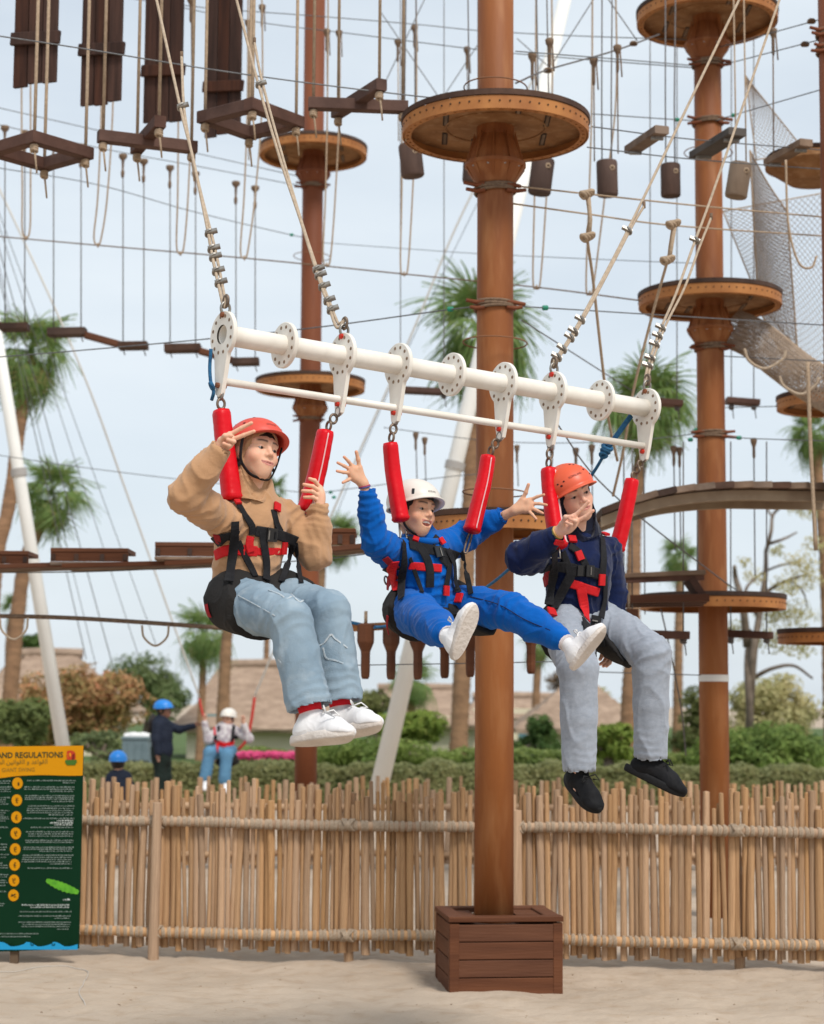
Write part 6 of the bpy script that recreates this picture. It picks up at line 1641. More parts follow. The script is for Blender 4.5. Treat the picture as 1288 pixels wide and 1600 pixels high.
# ---- U-shaped rope foot loops on the pale rope line
U = [(41, 372, 35, 47, -40, 15.9), (153, 383, 160, 176, -40, 15.8), (282, 396, 280, 299, -40, 15.7), (382, 403, 388, 409, -40, 15.6), (511, 414, 513, 530, -40, 15.4), (632, 428, 630, 650, -40, 15.1), (839, 449, 838, 862, -40, 14.7), (922, 458, 926, 962, -40, 14.5)]
for i, (px, py, xa, xb, yt, D) in enumerate(U):
    t = thing('foot_loop', '%s long narrow rope foot loop from the left edge' % ORD[i], 'rope loop', tuple(at(px, py, D)), 'rope foot loops on the pale line')
    P = [(xa, yt, D), (xa-1, 150, D), ((xa+px-6)/2, 300, D), (px-6, py-14, D), (px, py, D), (px+6, py-14, D), ((xb+px+8)/2, 300, D), (xb+1, 150, D), (xb, yt, D)]
    rope_part(t, catmull([tuple(at(*p)) for p in P], 6), .0078, rope_tan)
    mb = MB(); mb.add(*torus(at(px, py, D), .014, .008, (1, 0, .1), 10, 6)); o = mb.build('lashing', rope_tan, None, True); child(o, t)
# ---- bent steps on cords (lower left) and their continuation to the right
STEP = [((-15, 45), 503, 17.0, 'cut by the left edge'), ((76, 231), 532, 17.4, 'with two end blocks under the tall left palm'), ((258, 405), 557, 17.9, 'just left of the swing beam end')]
for i, ((x0, x1), y, D, lab) in enumerate(STEP):
    t = thing('bent_step', 'low dark bent plank step '+lab, 'step', tuple(at((x0+x1)/2, y, D)), 'bent plank steps on cords')
    w_ = x1-x0 if x0 >= 0 else 150
    xs = [x1-w_, x1-w_*.62, x1-w_*.30, x1]; ys = [y-12, y-12, y+5, y+10]
    for (xa, ya, xb, yb, h) in ((xs[0], ys[0], xs[1], ys[1]-1, .10), (xs[2]+2, ys[2]+4, xs[3], ys[3]-2, .085)):
        vs, fs = bar(at(xa, ya, D), at(xb, yb, D), .16, h*.75, bev=.006); o = mesh('end_block', vs, fs, darkwood, None); child(o, t)
    vs, fs = bar(at(xs[1]-3, ys[1]+3, D), at(xs[2]+8, ys[2]+3, D), .13, .055, bev=.005); o = mesh('plank', vs, fs, redwood, None); child(o, t)
    for (px, py) in ((xs[0]+8, ys[0]), (xs[1]-8, ys[1]), (xs[2]+8, ys[2]+4), (xs[3]-6, ys[3])):
        top = 200+px*.24
        rope_part(t, [at(px, py+3, D), at(px, top, D)], .006, rope_dark)
        c = at(px, top, D); mb = MB(); mb.lathe(c, [(.008, -.20), (.016, -.18), (.018, -.14), (.010, -.12), (.014, -.03), (.040, 0), (.040, .03), (.02, .035)], 8); o = mb.build('knob', rope_brown, None, True); child(o, t)
        rope_part(t, [at(px, py, D)-V((0, 0, .03)), at(px+3, py+14, D)], .006, rope_dark, 'rope_tail')
for (x0, x1, y, D, lab) in ((618, 702, 612, 17.5, 'behind the fifth flange of the beam'), (1008, 1066, 630, 16.5, 'just right of the beam end over the palm crown'), (1135, 1186, 629, 17, 'right of the right pole'), (980, 1076, 993, 13.5, 'below the hanging bench'), (1134, 1206, 993, 14.8, 'right of the right pole, low down')):
    t = thing('plank_step', 'short dark plank step '+lab, 'step', tuple(at(x0, y, D)), 'plank steps on the right')
    vs, fs = bar(at(x0, y-3, D), at(x1, y+1 if y < 900 else y, D), .15, .055, bev=.005); o = mesh('plank', vs, fs, timber, None); child(o, t)
    for px in (x0+8, x1-8): rope_part(t, [at(px, y+4, D), at(px, y-90, D), at(px, -40, D)] if y < 900 else [at(px, y+4, D), at(px, 690, D)], .0055, rope_dark); tail(t, at(px, y+5, D), rope_dark, .12, .006)
# ---- zigzag plank bridge at the left
for i, (x0, x1, yt, yb, D, lab) in enumerate([(-30, 45, 868, 882, 12.9, 'cut by the left edge'), (80, 201, 863, 878, 12.6, 'under the second left palm crown'), (243, 352, 853, 869, 12.2, 'touching the left rider\'s harness'), (508, 556, 830, 850, 11.6, 'right of the left rider\'s sleeve')]):
    t = thing('bridge_step', 'raised wooden bridge box '+lab, 'step', tuple(at(x0, yb, D)), 'raised boxes of the zigzag plank bridge')
    zt, zb = zat(yt, D), zat(yb+6, D)
    def PT(px, z, dy): p = at(px, yt, D); return V((p.x, D+dy, z))
    vs, fs = bar(PT(x0, zt, .16), PT(x1, zt, .16), .36, .028, bev=.003); o = mesh('top_plank', vs, fs, redwood, None); child(o, t)
    vs, fs = bar(PT(x0, zb, .14), PT(x1, zb, .14), .34, .022, bev=.003); o = mesh('bottom_plank', vs, fs, greywood, None); child(o, t)
    k = max(2, int((x1-x0)/38))
    for j in range(k+1):
        q = PT(x0+(x1-x0)*j/k, 0, 0); q.x += .02 if j == 0 else -.02 if j == k else 0
        vs, fs = bar(V((q.x, D-.016, zb+.022)), V((q.x, D-.016, zt-.026)), .028, .012, (0, 1, 0)); o = mesh('notch_shade', vs, fs, darkwood, None); child(o, t)  # dark block proud of the riser, coloured like the shade in a notch
    mb = MB(); vs, fs = bar(PT(x0, (zt+zb)/2, -.004), PT(x1, (zt+zb)/2, -.004), .02, zt-zb-.03); o = mesh('riser', vs, fs, redwood, None); child(o, t)
for i, (x0, x1, y, D, lab) in enumerate([(-30, 102, 886, 12.8, 'at the left edge'), (100, 262, 884, 12.5, 'between the second and third raised box'), (262, 345, 880, 12.2, 'under the third raised box'), (520, 692, 858, 11.4, 'behind the blue sleeve')]):
    t = thing('bridge_deck', 'low slatted deck piece of the zigzag bridge '+lab, 'deck', tuple(at(x0, y, D)), 'low deck pieces of the zigzag bridge')
    dyy = -8 if i < 3 else -34
    a, b = at(x0, y, D), at(x1, y+dyy*.5, D-.15)
    n = 4
    for j in range(n):
        vs, fs = bar(a+V((0, .02+j*.10, 0)), b+V((0, .02+j*.10, 0)), .088, .03, bev=.003); o = mesh('slat', vs, fs, greywood if j else redwood, None); child(o, t)
# ---- row of hanging wooden pins below the middle rider
for i, (px, yb, D) in enumerate([(571, 1061, 11.6), (611, 1062, 11.55), (653, 1062, 11.5), (695, 1060, 11.45), (735, 1058, 11.4), (830, 1053, 11.3), (876, 1050, 11.3)]):
    t = thing('hanging_pin', '%s thick wooden pin from the left in the row hanging below the middle rider' % ORD[i], 'pin', tuple(at(px, yb, D)), 'row of hanging wooden pins')
    c = at(px, yb, D); r = pxm(13, D)/2
    mb = MB(); mb.lathe(c, [(r*.7, 0), (r*1.0, .015), (r*1.1, .05), (r*1.1, .15), (r*1.15, .17), (r*2.0, .225), (r*2.05, .24), (r*2.05, .335), (r*1.2, .345)], 8)
    o = mb.build('body', redwood, None); child(o, t)
    rope_part(t, [c+V((0, 0, .34)), c+V((0, 0, .42))], .012, rope_tan)
line('pin_cable', 'cable the wooden pins are threaded on', [(520, 1040, 11.7), (760, 1036, 11.4), (900, 1033, 11.3)], .0035, cable, group=CG)
t = thing('pin_beam', 'orange steel beam the wooden pins hang from, blue rope along it', 'beam', tuple(at(545, 980, 11.7)))
vs, fs = bar(at(535, 982, 11.75), at(900, 962, 11.35), .06, .045); child(mesh('beam', vs, fs, rimsteel, None), t)
rope_part(t, catmull([tuple(at(*p)) for p in ((520, 967, 11.7), (550, 973, 11.66), (600, 980, 11.6), (700, 972, 11.5))], 6), .012, rope_blue, 'blue_rope')
# ---- hanging logs and small planks at the upper right
logm = mat('log_brown', (.105, .060, .045), (.06, .034, .026), scale=7, rough=.8, bump=.5, bscale=30, stretch=(1, 1, .3), rnd=.15)
logp = mat('log_pale', (.24, .175, .125), (.17, .12, .085), scale=7, rough=.85, bump=.5, bscale=30, stretch=(1, 1, .3))
for i, (px, y0, y1, w_, tilt, D, m) in enumerate([(643, 226, 276, 37, -8, 13.2, logm), (739, 242, 285, 32, 3, 13.4, logm), (846, 249, 303, 37, 10, 13.4, logm), (949, 252, 306, 34, -2, 13.6, logm), (1048, 257, 307, 32, -1, 13.8, logm), (1154, 256, 308, 36, 12, 12.9, logp)]):
    t = thing('hanging_log', '%s hanging log stub from the left in the upper row%s' % (ORD[i], ', pale and tilted' if m is logp else ''), 'log', tuple(at(px, y1, D)), 'hanging log stubs')
    a, b = at(px-tilt*.35, y1, D), at(px+tilt*.35, y0, D); ax_ = (b-a).normalized(); L_ = (b-a).length; r = pxm(w_, D)/2
    mb = MB(); mb.lathe(a, [(r*.93, 0), (r, .012), (r*.99, L_*.5), (r*1.0, L_-.012), (r*.93, L_)], 16, tuple(ax_)); o = mb.build('stub', m, None, True); child(o, t)
    e = o.modifiers.new('e', 'EDGE_SPLIT')
    for s in (-1, 1): p = b+V((s*r*.45, 0, -.02)); rope_part(t, [p, p+V((0, 0, .5)), at(px+s*8, -40, D)], .0058, rope_dark if m is logm else rope_tan)
    mb = MB(); mb.add(*torus(b-ax_*.05+V((r*.4, -r*.9, -.02)), .014, .008, (0, 1, .3), 10, 6)); o = mb.build('knot', rope_tan, None, True); child(o, t)
for i, (px, py, D, L_, w_, m, lab) in enumerate([(1010, 219, 11.4, .46, .095, greywood, 'left of the right pole'), (1121, 225, 12.1, .58, .13, mat('plank_grey', (.10, .085, .075), (.065, .055, .05), scale=6, rough=.8, rnd=.1), 'darker and larger, in front of the right pole'), (1231, 239, 12.7, .52, .10, greywood, 'right of the right pole')]):
    t = thing('foot_plank', 'small slanted plank lying across two lines '+lab, 'plank', tuple(at(px, py, D)), 'small slanted planks on the two lines')
    c = at(px, py, D); d = V((.30, -.95, .0)).normalized()*L_/2
    vs, fs = bar(c-d, c+d, w_, .05, bev=.004); child(mesh('plank', vs, fs, m, None), t)
    for s in (-.7, .7): q = c+d*s; vs, fs = bar(q+V((-w_*.4, 0, -.035)), q+V((w_*.4, 0, -.035)), .03, .02); child(mesh('cleat', vs, fs, steel, None), t)
# ---- cords with knobs along the upper lines
for i, (px, ya, yb, D) in enumerate([(388, 36, 250, 16), (410, 12, 100, 16), (530, 52, 210, 16), (511, 50, 215, 16), (648, 44, 200, 16), (622, 66, 220, 16), (730, 78, 150, 16), (832, 88, 140, 13), (859, 66, 110, 13), (928, 96, 252, 13.3), (965, 76, 240, 13.3), (1208, 50, 250, 13.4), (299, 0, 110, 14)]):
    t = thing('knobbed_cord', '%s knobbed cord from the left hanging on the upper lines' % (ORD[i]), 'cord', tuple(at(px, yb, D)), 'knobbed cords on the upper lines')
    rope_part(t, [at(px, ya, D), at(px+1, yb, D)], .0055, rope_tan if i in (0, 2, 5) else rope_brown)
    c = at(px, ya, D); mb = MB(); mb.lathe(c, [(.007, -.18), (.012, -.16), (.012, -.05), (.018, -.03), (.030, -.01), (.032, .02), (.02, .028)], 9); child(mb.build('knob', rope_brown, None, True), t)
    rope_part(t, [c+V((.02, 0, -.02)), c+V((.03, -.02, -.22))], .006, rope_brown, 'rope_tail')
for i, (pts, D) in enumerate([([(917, 305), (921, 340), (918, 372), (926, 430), (936, 520), (945, 600), (952, 660), (965, 720)], 9.9), ([(1052, 352), (1047, 385), (1043, 408), (1020, 490), (990, 610), (975, 700), (958, 775)], 10.1)]):
    t = thing('knotted_rope', ['knotted tan rope hanging beside the right end flange, nearer the thick pole', 'knotted tan rope hanging from the lower pale line to the bridge end'][i], 'rope', tuple(at(*pts[0], D)), 'knotted tan ropes near the beam end')
    W = catmull([tuple(at(x, y, D+.2*j)) for j, (x, y) in enumerate(pts)], 6); rope_part(t, W, .0085, rope_tan)
    for (x, y) in (pts[0], pts[2]):
        mb = MB(); c = at(x, y, D)
        for k in range(4): mb.add(*torus(c+V((.012*k-.018, 0, .004*k)), .020, .011, (.6-.3*k, .3, .6), 12, 6))
        child(mb.build('knot', rope_tan, None, True), t)
    rope_part(t, [at(pts[0][0]+3, pts[0][1], D), at(pts[1][0]+2, pts[1][1]+4, D), at(pts[2][0]+3, pts[2][1], D)], .011, rope_tan, 'rope_doubled')
for i, (px, ya, yb, D) in enumerate([(650, 680, 760, 18), (664, 688, 770, 18), (808, 700, 760, 18), (862, 700, 770, 17), (900, 705, 1000, 16), (925, 700, 900, 16), (1053, 702, 860, 16), (1062, 704, 860, 16), (1178, 690, 900, 16), (1006, 690, 960, 16)]):
    t = thing('low_cord', '%s thin cord with knob from the left along the lower lines' % ORD[i], 'cord', tuple(at(px, yb, D)), 'thin cords on the lower lines')
    rope_part(t, [at(px, ya, D), at(px+2, yb, D)], .006, rope_dark); c = at(px, ya, D)
    mb = MB(); mb.lathe(c, [(.007, -.15), (.013, -.13), (.013, -.05), (.026, -.01), (.030, .02), (.02, .03)], 9); child(mb.build('knob', rope_brown, None, True), t)
line('cable', 'lower line with small knobs running left from the right pole', [(600, 668, 18), (780, 690, 17.5), (960, 690, 16.4), (1105, 676, 14.5)], C_, cable, group=CG)
line('cable', 'lower line with green clamp running right from the right pole', [(1118, 676, 14.5), (1155, 684, 14.3), (1320, 690, 13)], C_, cable, group=CG, clamps=((1155, 684, 14.3), (1079, 687, 14.5), (1088, 672, 14.5)))
line('cable', 'thin cable right of the right pole under the net tube', [(1120, 556, 14.5), (1320, 566, 14)], C_, cable, group=CG)
line('cable', 'thin cable leading to the platform at the right edge', [(1120, 637, 16), (1215, 635, 15.5)], C_, cable, group=CG)
line('cable', 'slanting dark line below the right hand platform', [(1033, 952, 14.2), (1048, 1020, 14.6), (1065, 1110, 15.2), (1072, 1180, 15.6)], .006, rope_dark, 'line')
line('cable', 'thin cable right of the grey trousers ending at the white band', [(935, 1050, 14), (1095, 1055, 14.4)], C_, cable, group=CG)
# ---- curved plank bridge at the right
def curved_bridge():
    t = thing('plank_bridge', 'curved bridge of short planks crossing in front of the right pole', 'bridge', tuple(at(945, 800, 12.2)))
    K = [(942, 798, 12.0), (985, 783, 12.1), (1040, 768, 12.2), (1100, 760, 12.3), (1160, 757, 12.4), (1220, 758, 12.5), (1330, 760, 12.7)]
    P = [V(q) for q in catmull([tuple(at(*k)) for k in K], 12)]
    for off, nm in ((.10, 'near'), (.62, 'far')):
        mb = MB(); W = [p+V((0, off, -.052)) for p in P]
        for i in range(len(W)-1): pass
        vs, fs = [], []
        for i, p in enumerate(W):
            for (dy, dz) in ((-.03, -.045), (.03, -.045), (.03, .022), (-.03, .022)): vs.append(p+V((0, dy, dz)))
        for i in range(len(W)-1):
            for j in range(4): fs.append((i*4+j, i*4+(j+1) % 4, (i+1)*4+(j+1) % 4, (i+1)*4+j))
        fs += [(3, 2, 1, 0), tuple(len(vs)-4+j for j in range(4))]
        child(mesh('stringer', vs, fs, mat('pale_stringer', (.34, .26, .18), (.26, .19, .13), scale=6, rough=.85), None), t)
    L_ = 0; acc = [0]
    for i in range(len(P)-1): L_ += (P[i+1]-P[i]).length; acc.append(L_)
    s = .0; w_ = .145
    def ptat(s):
        i = max(j for j in range(len(acc)) if acc[j] <= s+1e-9); i = min(i, len(P)-2); return P[i].lerp(P[i+1], (s-acc[i])/max(acc[i+1]-acc[i], 1e-6))
    while s+w_ < L_:
        a, b = ptat(s+.004), ptat(s+w_-.004); d = (b-a); c = (a+b)/2; n_ = V((0, 1, 0)).cross(d).normalized(); n_ = n_ if n_.z > 0 else -n_
        vs, fs = bar(c+V((0, -.02, 0)), c+V((0, .78, 0)), d.length, .042, tuple(n_), bev=.004); child(mesh('plank', vs, fs, greywood if int(s*37) % 4 else darkwood, None), t); s += w_
curved_bridge()
def bench():
    D = 13.6; t = thing('hanging_bench', 'dark timber bench like step hanging beside the right pole', 'bench', tuple(at(960, 950, D)))
    a, b = at(962, 902, D), at(1098, 896, D); vs, fs = bar(a, b, .30, .035, bev=.004); child(mesh('top_plank', vs, fs, greywood, None), t)
    vs, fs = bar(at(962, 908, D)+V((0, -.12, 0)), at(1096, 903, D)+V((0, -.12, 0)), .03, .05); child(mesh('rail', vs, fs, timber, None), t)
    for (x0, x1) in ((968, 984), (1076, 1098)):
        vs, fs = bar(at(x0 if x0 < 1000 else x1, 938, D), at(x0 if x0 < 1000 else x0, 905, D), .05, .30, (0, 1, 0)); child(mesh('end_panel', vs, fs, timber, None), t)
    for j in range(3): vs, fs = bar(at(966, 938+j*2, D)+V((0, -.14+j*.13, 0)), at(1102, 936+j*2, D)+V((0, -.14+j*.13, 0)), .11, .055, bev=.004); child(mesh('seat_plank', vs, fs, redwood if j == 0 else timber, None), t)
    for px in (975, 1090): rope_part(t, [at(px, 940, D), at(px, 700, D)], .006, rope_dark)
    t2 = thing('hanging_block', 'short dark timber block hanging under the bench near the hip', 'block', tuple(at(975, 990, 13.2)))
    vs, fs = bar(at(983, 992, 13.2), at(983, 952, 13.2), .12, .12, (0, 1, 0), bev=.006); child(mesh('block', vs, fs, redwood, None), t2); rope_part(t2, [at(983, 955, 13.2), at(983, 925, 13.2)], .008, rope_tan)
bench()
# ---- platforms cut by the right edge
for (px, py, D, lab) in ((1302, 640, 15.5, 'round platform cut by the right edge, beside the palm crown'), (1308, 1006, 15.0, 'round platform cut by the right edge, low down')):
    c = at(px, py, D); t = thing('edge_platform', lab, 'platform', (c.x, c.y, 0), 'platforms cut by the right edge'); platform(t, 0, 0, c.z, rad=.47)
t = thing('edge_platform', 'pale curved wooden underside of a platform behind the net', 'platform', tuple(at(1262, 265, 13.5)), 'platforms cut by the right edge')
c = at(1272, 262, 14.4); mb = MB(); mb.lathe(c, [(.20, -.12), (.34, -.02), (.38, .0), (.38, .05), (.30, .06)], 32); child(mb.build('underside', undersheet, None), t)
mb = MB(); mb.lathe(c+V((0, 0, .062)), [(.36, 0), (.37, .03), (.2, .04)], 32); child(mb.build('deck', darkwood, None), t)
# ---- nets
netm = mat('net_cord', (.33, .27, .225), (.25, .20, .165), scale=20, rough=.95)
def net(label, corners, D, nu, nv, r=.0042, m=None, bulge=0, nrows=None):
    """diamond mesh between four pixel corners (TL,TR,BR,BL)"""
    P = [at(x, y, D+dd) for (x, y, dd) in corners]; t = thing('net', label, 'net', tuple(P[3]), 'nets by the right pole')
    def S(u, v): 
        p = P[0].lerp(P[1], u).lerp(P[3].lerp(P[2], u), v); return p+V((0, bulge*math.sin(math.pi*u), -abs(bulge)*.4*math.sin(math.pi*u)*math.sin(math.pi*v)))
    vs, fs = [], []
    def strand(pts):
        for i in range(len(pts)-1):
            a, b = pts[i], pts[i+1]; d = b-a
            if d.length < 1e-5: continue
            x, y, _z = frame(d); n = len(vs)
            for q in (a, b): vs.extend([q+x*r, q+y*r, q-x*r, q-y*r])
            for j in range(4): fs.append((n+j, n+(j+1) % 4, n+4+(j+1) % 4, n+4+j))
    for s in (1, -1):
        for k in range(-nv, nu+1) if s > 0 else range(0, nu+nv+1):
            pts = []
            for j in range(nv+1):
                u = (k+s*j)/nu
                if -1e-6 <= u <= 1+1e-6: pts.append(S(min(max(u, 0), 1), j/nv))
            if len(pts) > 1: strand(pts)
    o = mesh('mesh_cord', vs, fs, m or netm, None); child(o, t); o['kind'] = 'stuff'
    mb = MB()
    for e in ([S(0, k/10) for k in range(11)], [S(1, k/10) for k in range(11)], [S(k/10, 0) for k in range(11)], [S(k/10, 1) for k in range(11)]): 
        mb2 = MB(); mb2.tube(e, r*2.2, 6); child(mb2.build('border_rope', rope_tan, None, True), t)
    return t
net('tall wedge shaped net right of the right pole, from its tie downward', [(1165, 118, 0), (1172, 128, .3), (1258, 236, .6), (1182, 250, 0)], 15, 9, 18, .0026)
net('wide lower net sheet hanging right of the right pole', [(1130, 330, 0), (1295, 300, .8), (1295, 600, .8), (1190, 480, 0)], 15.2, 17, 26, .0026)
net('denser upright net strip in the middle of the net sheet', [(1172, 235, -.1), (1230, 330, .2), (1250, 600, .4), (1185, 480, 0)], 14.9, 11, 44, .0034, bulge=.05)
def nettube():
    t = thing('net_tube', 'brown net tunnel sloping down right from the right pole hub', 'net', tuple(at(1150, 500, 14.6)), 'nets by the right pole')
    K = [(1142, 512, 14.6), (1180, 530, 14.5), (1225, 565, 14.4), (1262, 592, 14.3), (1330, 632, 14.2)]; P = [V(q) for q in catmull([tuple(at(*k)) for k in K], 14)]
    vs, fs = [], []; n = 26; r = .003
    rings = []
    for i, p in enumerate(P):
        t_ = (P[min(i+1, len(P)-1)]-P[max(i-1, 0)]).normalized(); x, y, _z = frame(t_, (0, 1, 0)); R0 = .155
        rings.append([p+(x*math.cos(6.2832*j/n)+y*math.sin(6.2832*j/n)*.55)*R0 for j in range(n)])
    def seg(a, b):
        d = b-a; x, y, _z = frame(d); m = len(vs)
        for q in (a, b): vs.extend([q+x*r, q+y*r, q-x*r, q-y*r])
        for j in range(4): fs.append((m+j, m+(j+1) % 4, m+4+(j+1) % 4, m+4+j))
    for i in range(len(rings)-1):
        for j in range(n): seg(rings[i][j], rings[i+1][(j+1) % n]); seg(rings[i][j], rings[i+1][(j-1) % n]); seg(rings[i][j], rings[i][(j+1) % n])
    o = mesh('mesh_cord', vs, fs, mat('net_brown', (.40, .31, .235), (.31, .235, .175), scale=20, rough=.95), None); child(o, t); o['kind'] = 'stuff'
    for (a, b, c) in (((1163, 545), (1195, 576), (1228, 548)), ((1218, 588), (1252, 616), (1280, 590))):
        rope_part(t, catmull([tuple(at(a[0], a[1], 14.2)), tuple(at(a[0]+8, b[1]-12, 14.2)), tuple(at(*b, 14.2)), tuple(at(c[0]-6, b[1]-14, 14.2)), tuple(at(*c, 14.2))], 6), .012, rope_pale, 'rope_loop')
    for jj in (0, n//2): rope_part(t, [rg[jj] for rg in rings], .013, rope_tan, 'border_rope')
nettube()
line('vertical_rope', 'thick tan rope hanging at the right edge beside the palm crown', [(1262, 566, 12.5), (1267, 700, 12.5), (1275, 860, 12.5)], .014, rope_tan, 'rope')
line('vertical_rope', 'tan rope with bend hanging before the net near the right edge', [(1228, 250, 12.4), (1232, 350, 12.4), (1248, 410, 12.4), (1268, 418, 12.4), (1276, 400, 12.4)], .008, rope_tan, 'rope')
# ================================================================== rules sign
def sign():
    D = 11.72; rr = random.Random(21)
    green = mat('sign_green', (.004, .026, .011), (.005, .030, .013), scale=3, rough=.75, spec=.06); amber = mat('sign_amber', (.60, .255, .004), (.56, .24, .004), scale=3, rough=.7, spec=.1)
    ink = mat('sign_ink', (.030, .045, .012), rough=.6); thin = mat('sign_thin_ink', (.26, .15, .012), rough=.6); pale = mat('sign_pale_text', (.33, .40, .36), rough=.6); leafg = mat('sign_leaf', (.12, .40, .02), (.07, .28, .015), scale=30, rough=.6); bluew = mat('sign_wave', (.01, .28, .55), rough=.6)
    foot = at(22, 1497, D)
    t = thing('rules_sign', 'dark green rules board with amber header standing at the left edge', 'sign', (foot.x, D, 0))
    def S(px, py, lift=0): p = at(px, py, D); return V((p.x, D-lift, p.z))
    def put(o, parent=None):
        if parent is None: child(o, t)
        else: sub(o, parent)
        return o
    cs = [(131, 1165), (123.5, 1482), (-76, 1490), (-70, 1167)]
    f = [S(x, y, .006) for x, y in cs]; b = [S(x, y, -.012) for x, y in cs]
    board = put(mesh('board', f+b, [(0, 3, 2, 1), (4, 5, 6, 7)]+[(i, (i+1) % 4, (i+1) % 4+4, i+4) for i in range(4)], green))
    hp = [(131, 1165), (-70, 1167), (-70, 1222)]+[(x, 1211.5+4.5*math.exp(-((x+5)/22)**2)+.5*math.sin(x*.07)) for x in range(-65, 128, 6)]+[(129.8, 1211.5)]
    put(mesh('header', [S(x, y, .009) for x, y in hp], [tuple(range(len(hp)))], amber))
    for px in (22, -30):
        vs, fs = bar(S(px, 1470, -.03), V((S(px, 1470).x, D+.03, -.1)), .05, .035, (0, 1, 0)); put(mesh('leg', vs, fs, mat('leg_wood', (.12, .08, .05), rough=.9)))
    for px in (100,):
        vs, fs = bar(S(px-3, 1483, -.02), S(px+8, 1483, -.02), .03, .012); put(mesh('foot_bar', vs, fs, mat('leg_wood', (.12, .08, .05))))
    def text(body, x0, x1, ybase, h, m, name, bold=0, slope=0, arab=False):
        cu = bpy.data.curves.new('t', 'FONT'); cu.body = body; cu.offset = bold; cu.resolution_u = 2; o = bpy.data.objects.new('t', cu); COL.objects.link(o)
        dg = bpy.context.evaluated_depsgraph_get(); me = bpy.data.meshes.new_from_object(o.evaluated_get(dg)); bpy.data.objects.remove(o)
        xs = [v.co.x for v in me.vertices]; ys = [v.co.y for v in me.vertices]; a, bb, c, d = min(xs), max(xs), min(ys), max(ys); hh = (d-c) if arab else .73
        vs = [S(x0+(v.co.x-a)/(bb-a)*(x1-x0), ybase-((v.co.y-(c if arab else 0))/hh*h)+slope*((v.co.x-a)/(bb-a)), .0115) for v in me.vertices]
        return put(mesh(name, vs, [tuple(p.vertices) for p in me.polygons], m), None)
    text('RULES AND REGULATIONS', -38, 99.5, 1184.5, 9, ink, 'lettering', .022, -1.2)
    text('GIANT SWING', 3.5, 55, 1206, 6.4, thin, 'lettering', .0, -.8)
    ar = '\uFE8D\uFEDF\uFED8\uFEEE\uFE8D\uFECB\uFEAA \uFEED \uFE8D\uFEDF\uFED8\uFEEE\uFE8D\uFEE7\uFEF4\uFEE6 \uFE8D\uFEDF\uFEE4\uFEE8\uFEC8\uFEE4\uFE94'
    text(ar[::-1], -22, 75, 1196.5, 10, thin, 'lettering', .012, -1, True)
    # fine print: lines of small strokes
    def fine(lines, m, name, right=True):
        mb = MB()
        for (x0, x1, y, hgt) in lines:
            x = x0
            while x < x1-1:
                w_ = rr.uniform(1.6, 5.5); w_ = min(w_, x1-x); k = max(1, int(w_/1.1))
                for j in range(k):
                    a = x+w_*j/k; hh = hgt*rr.uniform(.45, 1.0); y0 = y+rr.uniform(-.25, .25)
                    p = [S(a, y0, .0085), S(a+w_/k*.85, y0, .0085), S(a+w_/k*.85, y0-hh, .0085), S(a, y0-hh, .0085)]; mb.add(p, [(0, 1, 2, 3)])
                mb.add([S(x, y, .0085), S(x+w_, y, .0085), S(x+w_, y-hgt*.35, .0085), S(x, y-hgt*.35, .0085)], [(0, 1, 2, 3)])
                x += w_+rr.uniform(.7, 1.2)
        o = mb.build(name, m); put(o); o['kind'] = 'stuff'
    Z = lambda x0, x1, y, h=1.6: (x0/4.445, x1/4.445, 1140+y/4.445+1, h)
    Rr = [Z(190, 530, 352), Z(440, 520, 367), Z(172, 520, 397), Z(170, 520, 412), Z(350, 515, 427), Z(178, 520, 457), Z(175, 520, 470), Z(175, 515, 482), Z(360, 512, 497), Z(200, 520, 528), Z(192, 515, 545), Z(190, 512, 560), Z(192, 512, 575), Z(340, 510, 590), Z(160, 518, 615), Z(215, 510, 677), Z(180, 515, 707), Z(200, 510, 722), Z(200, 508, 737), Z(175, 515, 767), Z(182, 510, 780), Z(165, 515, 815), Z(160, 505, 828), Z(275, 502, 842), Z(160, 512, 870), Z(155, 505, 885), Z(155, 505, 900), Z(150, 502, 915), Z(350, 500, 930), Z(195, 510, 960), Z(140, 500, 1262), Z(130, 500, 1292), Z(380, 490, 1307), Z(130, 495, 1335), Z(160, 490, 1350), Z(150, 485, 1365), Z(400, 480, 1383), Z(0, 270, 1415), Z(0, 215, 1435)]
    Lf = [Z(-260, 78, y) for y in (355, 370)]+[Z(-260, 82, y) for y in (397, 412, 427)]+[Z(-260, x, y) for x, y in ((72, 470), (50, 485), (48, 500), (62, 515), (68, 560), (45, 575), (35, 590), (60, 605), (65, 617), (40, 632), (62, 677), (15, 750), (55, 795), (50, 815), (42, 832), (65, 865), (45, 885), (20, 925), (55, 940), (60, 957), (60, 1005), (55, 1020), (48, 1045), (55, 1060), (40, 1080), (50, 1122), (35, 1205), (25, 1220))]
    fine(Rr, pale, 'fine_print'); fine(Lf, pale, 'fine_print')
    fine([Z(395, 510, 632, 2.4), Z(350, 510, 647, 2.4), Z(380, 510, 660, 2.4), Z(440, 490, 1182, 3.2), Z(155, 490, 1217, 2.4), Z(215, 490, 1232, 2.2)], mat('sign_bold_text', (.62, .68, .64), rough=.6), 'bold_print')
